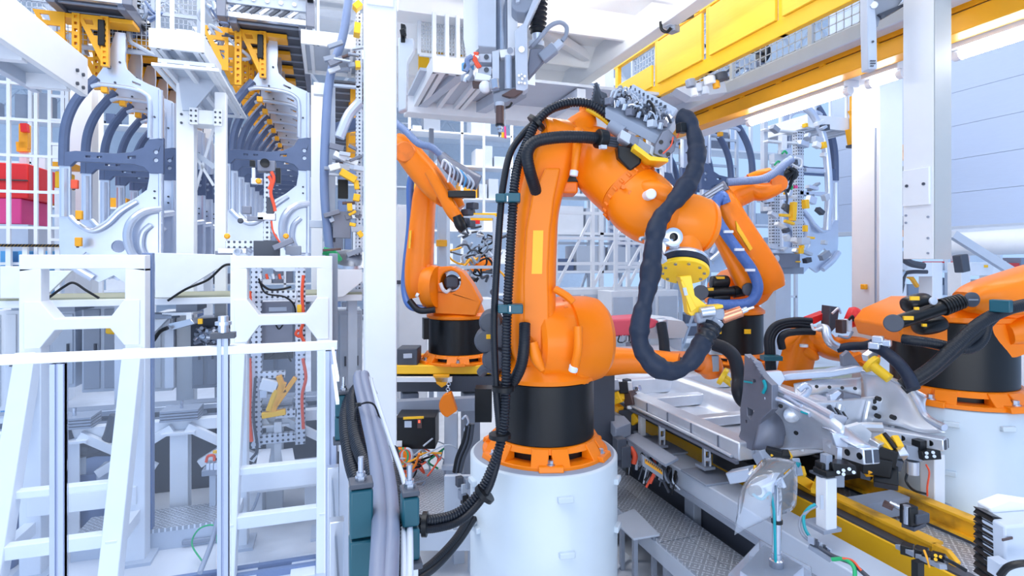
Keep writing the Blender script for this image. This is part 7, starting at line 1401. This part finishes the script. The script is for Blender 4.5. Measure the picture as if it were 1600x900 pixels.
t = thing('bell_chain', 'short steel chain above the orange bell', 'chain', W(700, 612, 4.78))
for k in range(4): MB().lathe(W(701-.5*k, 600+4*k, 4.78), (RT if k % 2 else FW), [(-.004, .012), (-.004, .018), (.004, .018), (.004, .012), (-.004, .012)], 14, cap=False).build('link', 'steel', t)
tangle('orange, green and grey cables under the black control box', 622, 690, 702, 728, 4.9, 22, ('amber', 'orange', 'green', 'grey', 'black', 'pale_grey', 'red_cable'), (.005, .010), 3)
for k in range(5): single('coiled_cable', MB().tube([W(624+k*3+8*math.cos(a), 712+11*math.sin(a), 4.75) for a in [2*math.pi*i/10 for i in range(11)]], .012, 8), ('orange', 'orange', 'green', 'red_cable', 'pale_grey')[k], ('leftmost orange', 'second orange', 'green', 'red', 'pale')[k]+' cable loop below the black control box', 'cable')
t = thing('cable_riser', 'black cable bundle with grey valves rising left of the big pedestal', 'cables', W(735, 720, 4.2))
for k in range(4): MB().tube([W(738-k*2.5, 662+k, 4.2), W(734-k*3, 690, 4.2), W(724-k*3, 715, 4.2), W(718-k*2.5, 738, 4.2)], .018, 8).build('cable', 'black' if k % 2 else 'dark_grey', t)
for a, b, m in ((724, 762, 'aluminium'), (732, 755, 'grey'), (718, 752, 'dark_grey'), (726, 780, 'black'), (736, 790, 'grey'), (722, 772, 'grey')): MB().box(W(a, b, 4.15), (.05, .05, .07), .2).build('valve', m, t, bevel=.005)
MB().tube([W(722, 655, 4.2), W(728, 650, 4.2), W(732, 660, 4.2), W(726, 672, 4.2), W(733, 680, 4.2)], .008, 8).build('loop', 'aluminium', t); MB().slab([(694, 744), (738, 744), (738, 838), (694, 838)], 4.3, .04).build('backing_plate', 'pale_grey', t, bevel=.004); MB().bar(W(716, 838, 4.3), Vector((W(716, 838, 4.3).x, W(716, 838, 4.3).y, 0)), .08).build('stand', 'pale_grey', t)
# ================================================================== FAR LEFT
t = thing('red_machine', 'red machine with a pink lower panel behind the white railings at the far left', 'machine', WY(20, 300, 11)); a, b = WY(-40, 252, 11), WY(44, 310, 11)
MB().bb(a.x, b.x, 11, 12, b.z, a.z).build('upper_panel', 'red', t, bevel=.02); MB().bb(a.x, b.x-.1, 11.02, 12, WY(0, 350, 11).z, b.z).build('lower_panel', 'magenta', t, bevel=.02); MB().bb(a.x, b.x, 10.95, 11, WY(0, 282, 11).z, WY(0, 280, 11).z).build('seam', 'brown_metal', t); MB().bb(a.x, b.x, 11, 12, 0, WY(0, 350, 11).z).build('base', 'pale_grey', t)
t = thing('yellow_machine', 'small yellow machine box at the far left behind the railings', 'machine', WY(92, 280, 10.8)); a, b = WY(85, 267, 10.8), WY(101, 294, 10.8); MB().bb(a.x, b.x, 10.8, 11.2, b.z, a.z).build('box', 'yellow', t, bevel=.02); MB().bb(a.x, b.x, 10.8, 11.2, 0, b.z).build('stand', 'white', t); MB().bb(a.x-.05, b.x+.1, 10.75, 11.2, a.z+.05, a.z+.14).build('cap', 'amber', t)
t = thing('lifting_boom', 'yellow and red lifting arm at the far left above the red machine', 'arm', WY(38, 230, 11.5)); MB().bar(WY(39, 195, 11.5), WY(39, 232, 11.5), .12, .12, up=(0, 1, 0)).build('post', 'amber', t); MB().bar(WY(28, 230, 11.5), WY(45, 230, 11.5), .12, .16).build('foot', 'amber', t); MB().bar(WY(34, 200, 11.4), WY(44, 200, 11.4), .1, .14).build('head', 'red', t); MB().bar(WY(38, 232, 11.6), Vector((WY(38, 232, 11.6).x, 11.6, 0)), .1, .1, up=(0, 1, 0)).build('stem', 'white', t)
lattice('white_railing', 'tall white railing lattice at the far left edge', 'railing', WY(-30, 412, 10.2), (1.0, 0, 0), (0, 0, 3.2), 3, 6, .045, 'white')
lattice('white_railing', 'tall white ladder-like lattice left of the left hanging car sides', 'railing', WY(78, 412, 10.2), (.22, 0, 0), (0, 0, 3.6), 1, 10, .045, 'white')
gpost(50, 70, 12.6, 4.2, 'white column between the two left railing lattices')
t = thing('hazard_rail', 'low guard rail with black and yellow hazard stripes at the far left', 'rail', WY(40, 385, 10)); a, b = WY(-30, 381, 10), WY(100, 386, 10); MB().bb(a.x, b.x, 10, 10.04, b.z, a.z).build('rail', 'yellow', t)
for k in range(24): x = a.x+(b.x-a.x)*(k+.2)/24; MB().prism([(x, 9.994, b.z), (x+.035, 9.994, b.z), (x+.07, 9.994, a.z), (x+.035, 9.994, a.z)], (0, .004, 0)).build('stripe', 'black', t)
for k in range(5): x = a.x+(b.x-a.x)*(k+.5)/5; MB().bb(x-.03, x+.03, 10.04, 10.1, 0, a.z).build('post', 'white', t)
for k, (p0, p1) in enumerate(((0, 14), (28, 44), (62, 76))): a, b = WY(p0, 392, 10.4), WY(p1, 412, 10.4); single('blue_crate', MB().bb(a.x, b.x, 10.4, 10.9, 0, a.z), 'sky_blue', ('leftmost', 'middle', 'rightmost')[k]+' blue crate stack behind the hazard striped rail', 'crate', bevel=.01)
for (a, b), m, lab in (((117, 288), 'red_cable', 'small red signal lamp on the front car side of the left row'), ((124, 336), 'amber', 'amber sensor beside the left row of car sides'), ((123, 378), 'amber', 'lower amber sensor bracket beside the left row of car sides')):
    t = thing('signal_lamp', lab, 'lamp', WY(a, b, 9.0)); MB().box(WY(a, b, 9.02), (.08, .06, .12)).build('housing', m, t, bevel=.01); MB().bar(WY(a, b, 9.05), WY(a-2, b+8, 9.1), .03).build('bracket', 'dark_grey', t)
single('yellow_tray', MB().bar(WY(166, 514, 7.0), WY(192, 516, 7.0), .06, .10), 'yellow', 'yellow tray seen through the left portal frame', 'tray', bevel=.02)
t = thing('transfer_shuttle', 'pale transfer arm with a dark cable between the two portal frames', 'transfer arm', WY(265, 500, 6.2))
MB().slab([(230, 490), (268, 492), (268, 498), (230, 498)], 5.9, .15).build('slide', 'grey', t); MB().slab([(252, 489), (301, 488), (301, 492), (254, 494)], 5.9, .2).build('arm', 'white', t, bevel=.005); MB().slab([(262, 506), (298, 498), (304, 506), (268, 516)], 5.85, .15).build('gripper', 'aluminium', t, bevel=.006); MB().slab([(230, 500), (262, 498), (240, 520), (230, 536)], 5.95, .05).build('gusset', 'white', t); MB().tube([W(262, 512, 5.8), W(250, 518, 5.8), W(240, 532, 5.8)], .02, 8).build('cable', 'black', t); MB().bar(W(296, 488, 5.9), W(296, 500, 5.9), .05).build('end', 'white', t); MB().bar(W(266, 510, 5.95), W(266, 605, 5.95), .08).build('stand', 'pale_grey', t)
MB().bar(W(313, 498, 5.8), W(313, 506, 5.8), .04).build('tip', 'yellow', t)
t = thing('coil_rack', 'dark rack of silver coils between the two portal frames', 'rack', WY(330, 540, 6.1)); rnd = random.Random(2)
for k in range(40): MB().cyl(W(300+rnd.uniform(0, 60), 512+rnd.uniform(0, 30), 6.05), W(304+rnd.uniform(0, 60), 512+rnd.uniform(0, 30), 6.15), .02, n=8).build('coil', rnd.choice(('steel', 'grey', 'aluminium', 'dark_grey')), t)
MB().slab([(298, 500), (362, 496), (362, 548), (298, 548)], 6.2, .1).build('backing', 'dark_grey', t)
# right background: white window frames behind the right robot
def frame_r(px0, px1, py0, py1, Y, lab):
    a, b = WY(px0, py0, Y), WY(px1, py1, Y); t = thing('portal_frame', lab, 'frame', ((a.x+b.x)/2, Y, 0), 'white frames at the right'); w = .16
    for x in (a.x+w/2, b.x-w/2): MB().bb(x-w/2, x+w/2, Y, Y+w, 0, a.z).build('upright', 'white', t, bevel=.006)
    for z in (a.z, a.z-(a.z-b.z)*.72, b.z): MB().bb(a.x+w, b.x-w, Y, Y+w, z-w, z).build('cross_bar', 'white', t, bevel=.006)
    return t
frame_r(1400, 1473, 410, 560, 4.6, 'white portal frame behind the hanging column at the right')
frame_r(1502, 1566, 410, 560, 4.75, 'white portal frame nearest the right edge behind the right robot')
single('warning_label', MB().slab([(1533, 414), (1544, 414), (1544, 418), (1533, 418)], dY(1538, 4.748), .02), 'yellow', 'small yellow label on the white portal frame nearest the right edge', 'label')
t = thing('roof_brace', 'white sloping brace under the pale blue wall at the right', 'brace', W(1530, 390, 6.5)); MB().bar(W(1488, 366, 6.5), W(1590, 430, 6.5), .07, .09).build('brace', 'pale_grey', t); MB().bar(W(1500, 398, 6.4), W(1504, 425, 6.4), .12, .1, up=(0, 1, 0)).build('box', 'dark_grey', t, bevel=.01)
single('pipe', MB().cyl(WX(1490, 382, 8.2), WX(1620, 376, 8.2), .16, n=20), 'white', 'thick white pipe under the pale blue wall at the right', 'pipe'); single('pipe', MB().cyl(WX(1490, 368, 8.6), WX(1640, 360, 8.6), .09, n=16), 'pale_grey', 'thinner grey pipe above the thick white pipe at the right', 'pipe')
tangle('small dark and amber fittings between the two white right columns', 1407, 1412, 238, 460, 6.2, 18, ('dark_grey', 'grey', 'black', 'amber', 'aluminium'), (.02, .04), 3, nm='pipe_fittings')
single('prop_stand', MB().bar(W(1572, 545, 4.2), W(1616, 640, 3.9), .12, .12), 'white', 'white sloped leg right of the drum of the right robot', 'leg frame', bevel=.01)
deck(1262, 1342, 178, 206, 6.9, 1.0, 'white boxed deck above the tooling left of the white right column', (1275, 1300, 1325), .9)
t = thing('yellow_fixture', 'yellow truss fixture hanging beside the white right column', 'fixture', W(1332, 210, 6.6)); 
for a, b in (((1330, 172), (1334, 182)), ((1326, 202), (1330, 228)), ((1336, 202), (1342, 220)), ((1333, 150), (1333, 228))): MB().bar(WY(*a, 6.84), WY(*b, 6.84), .09, .05).build('bar', 'amber', t)
MB().box(WY(1332, 229, 6.84), (.16, .1, .04)).build('end_pad', 'dark_grey', t)
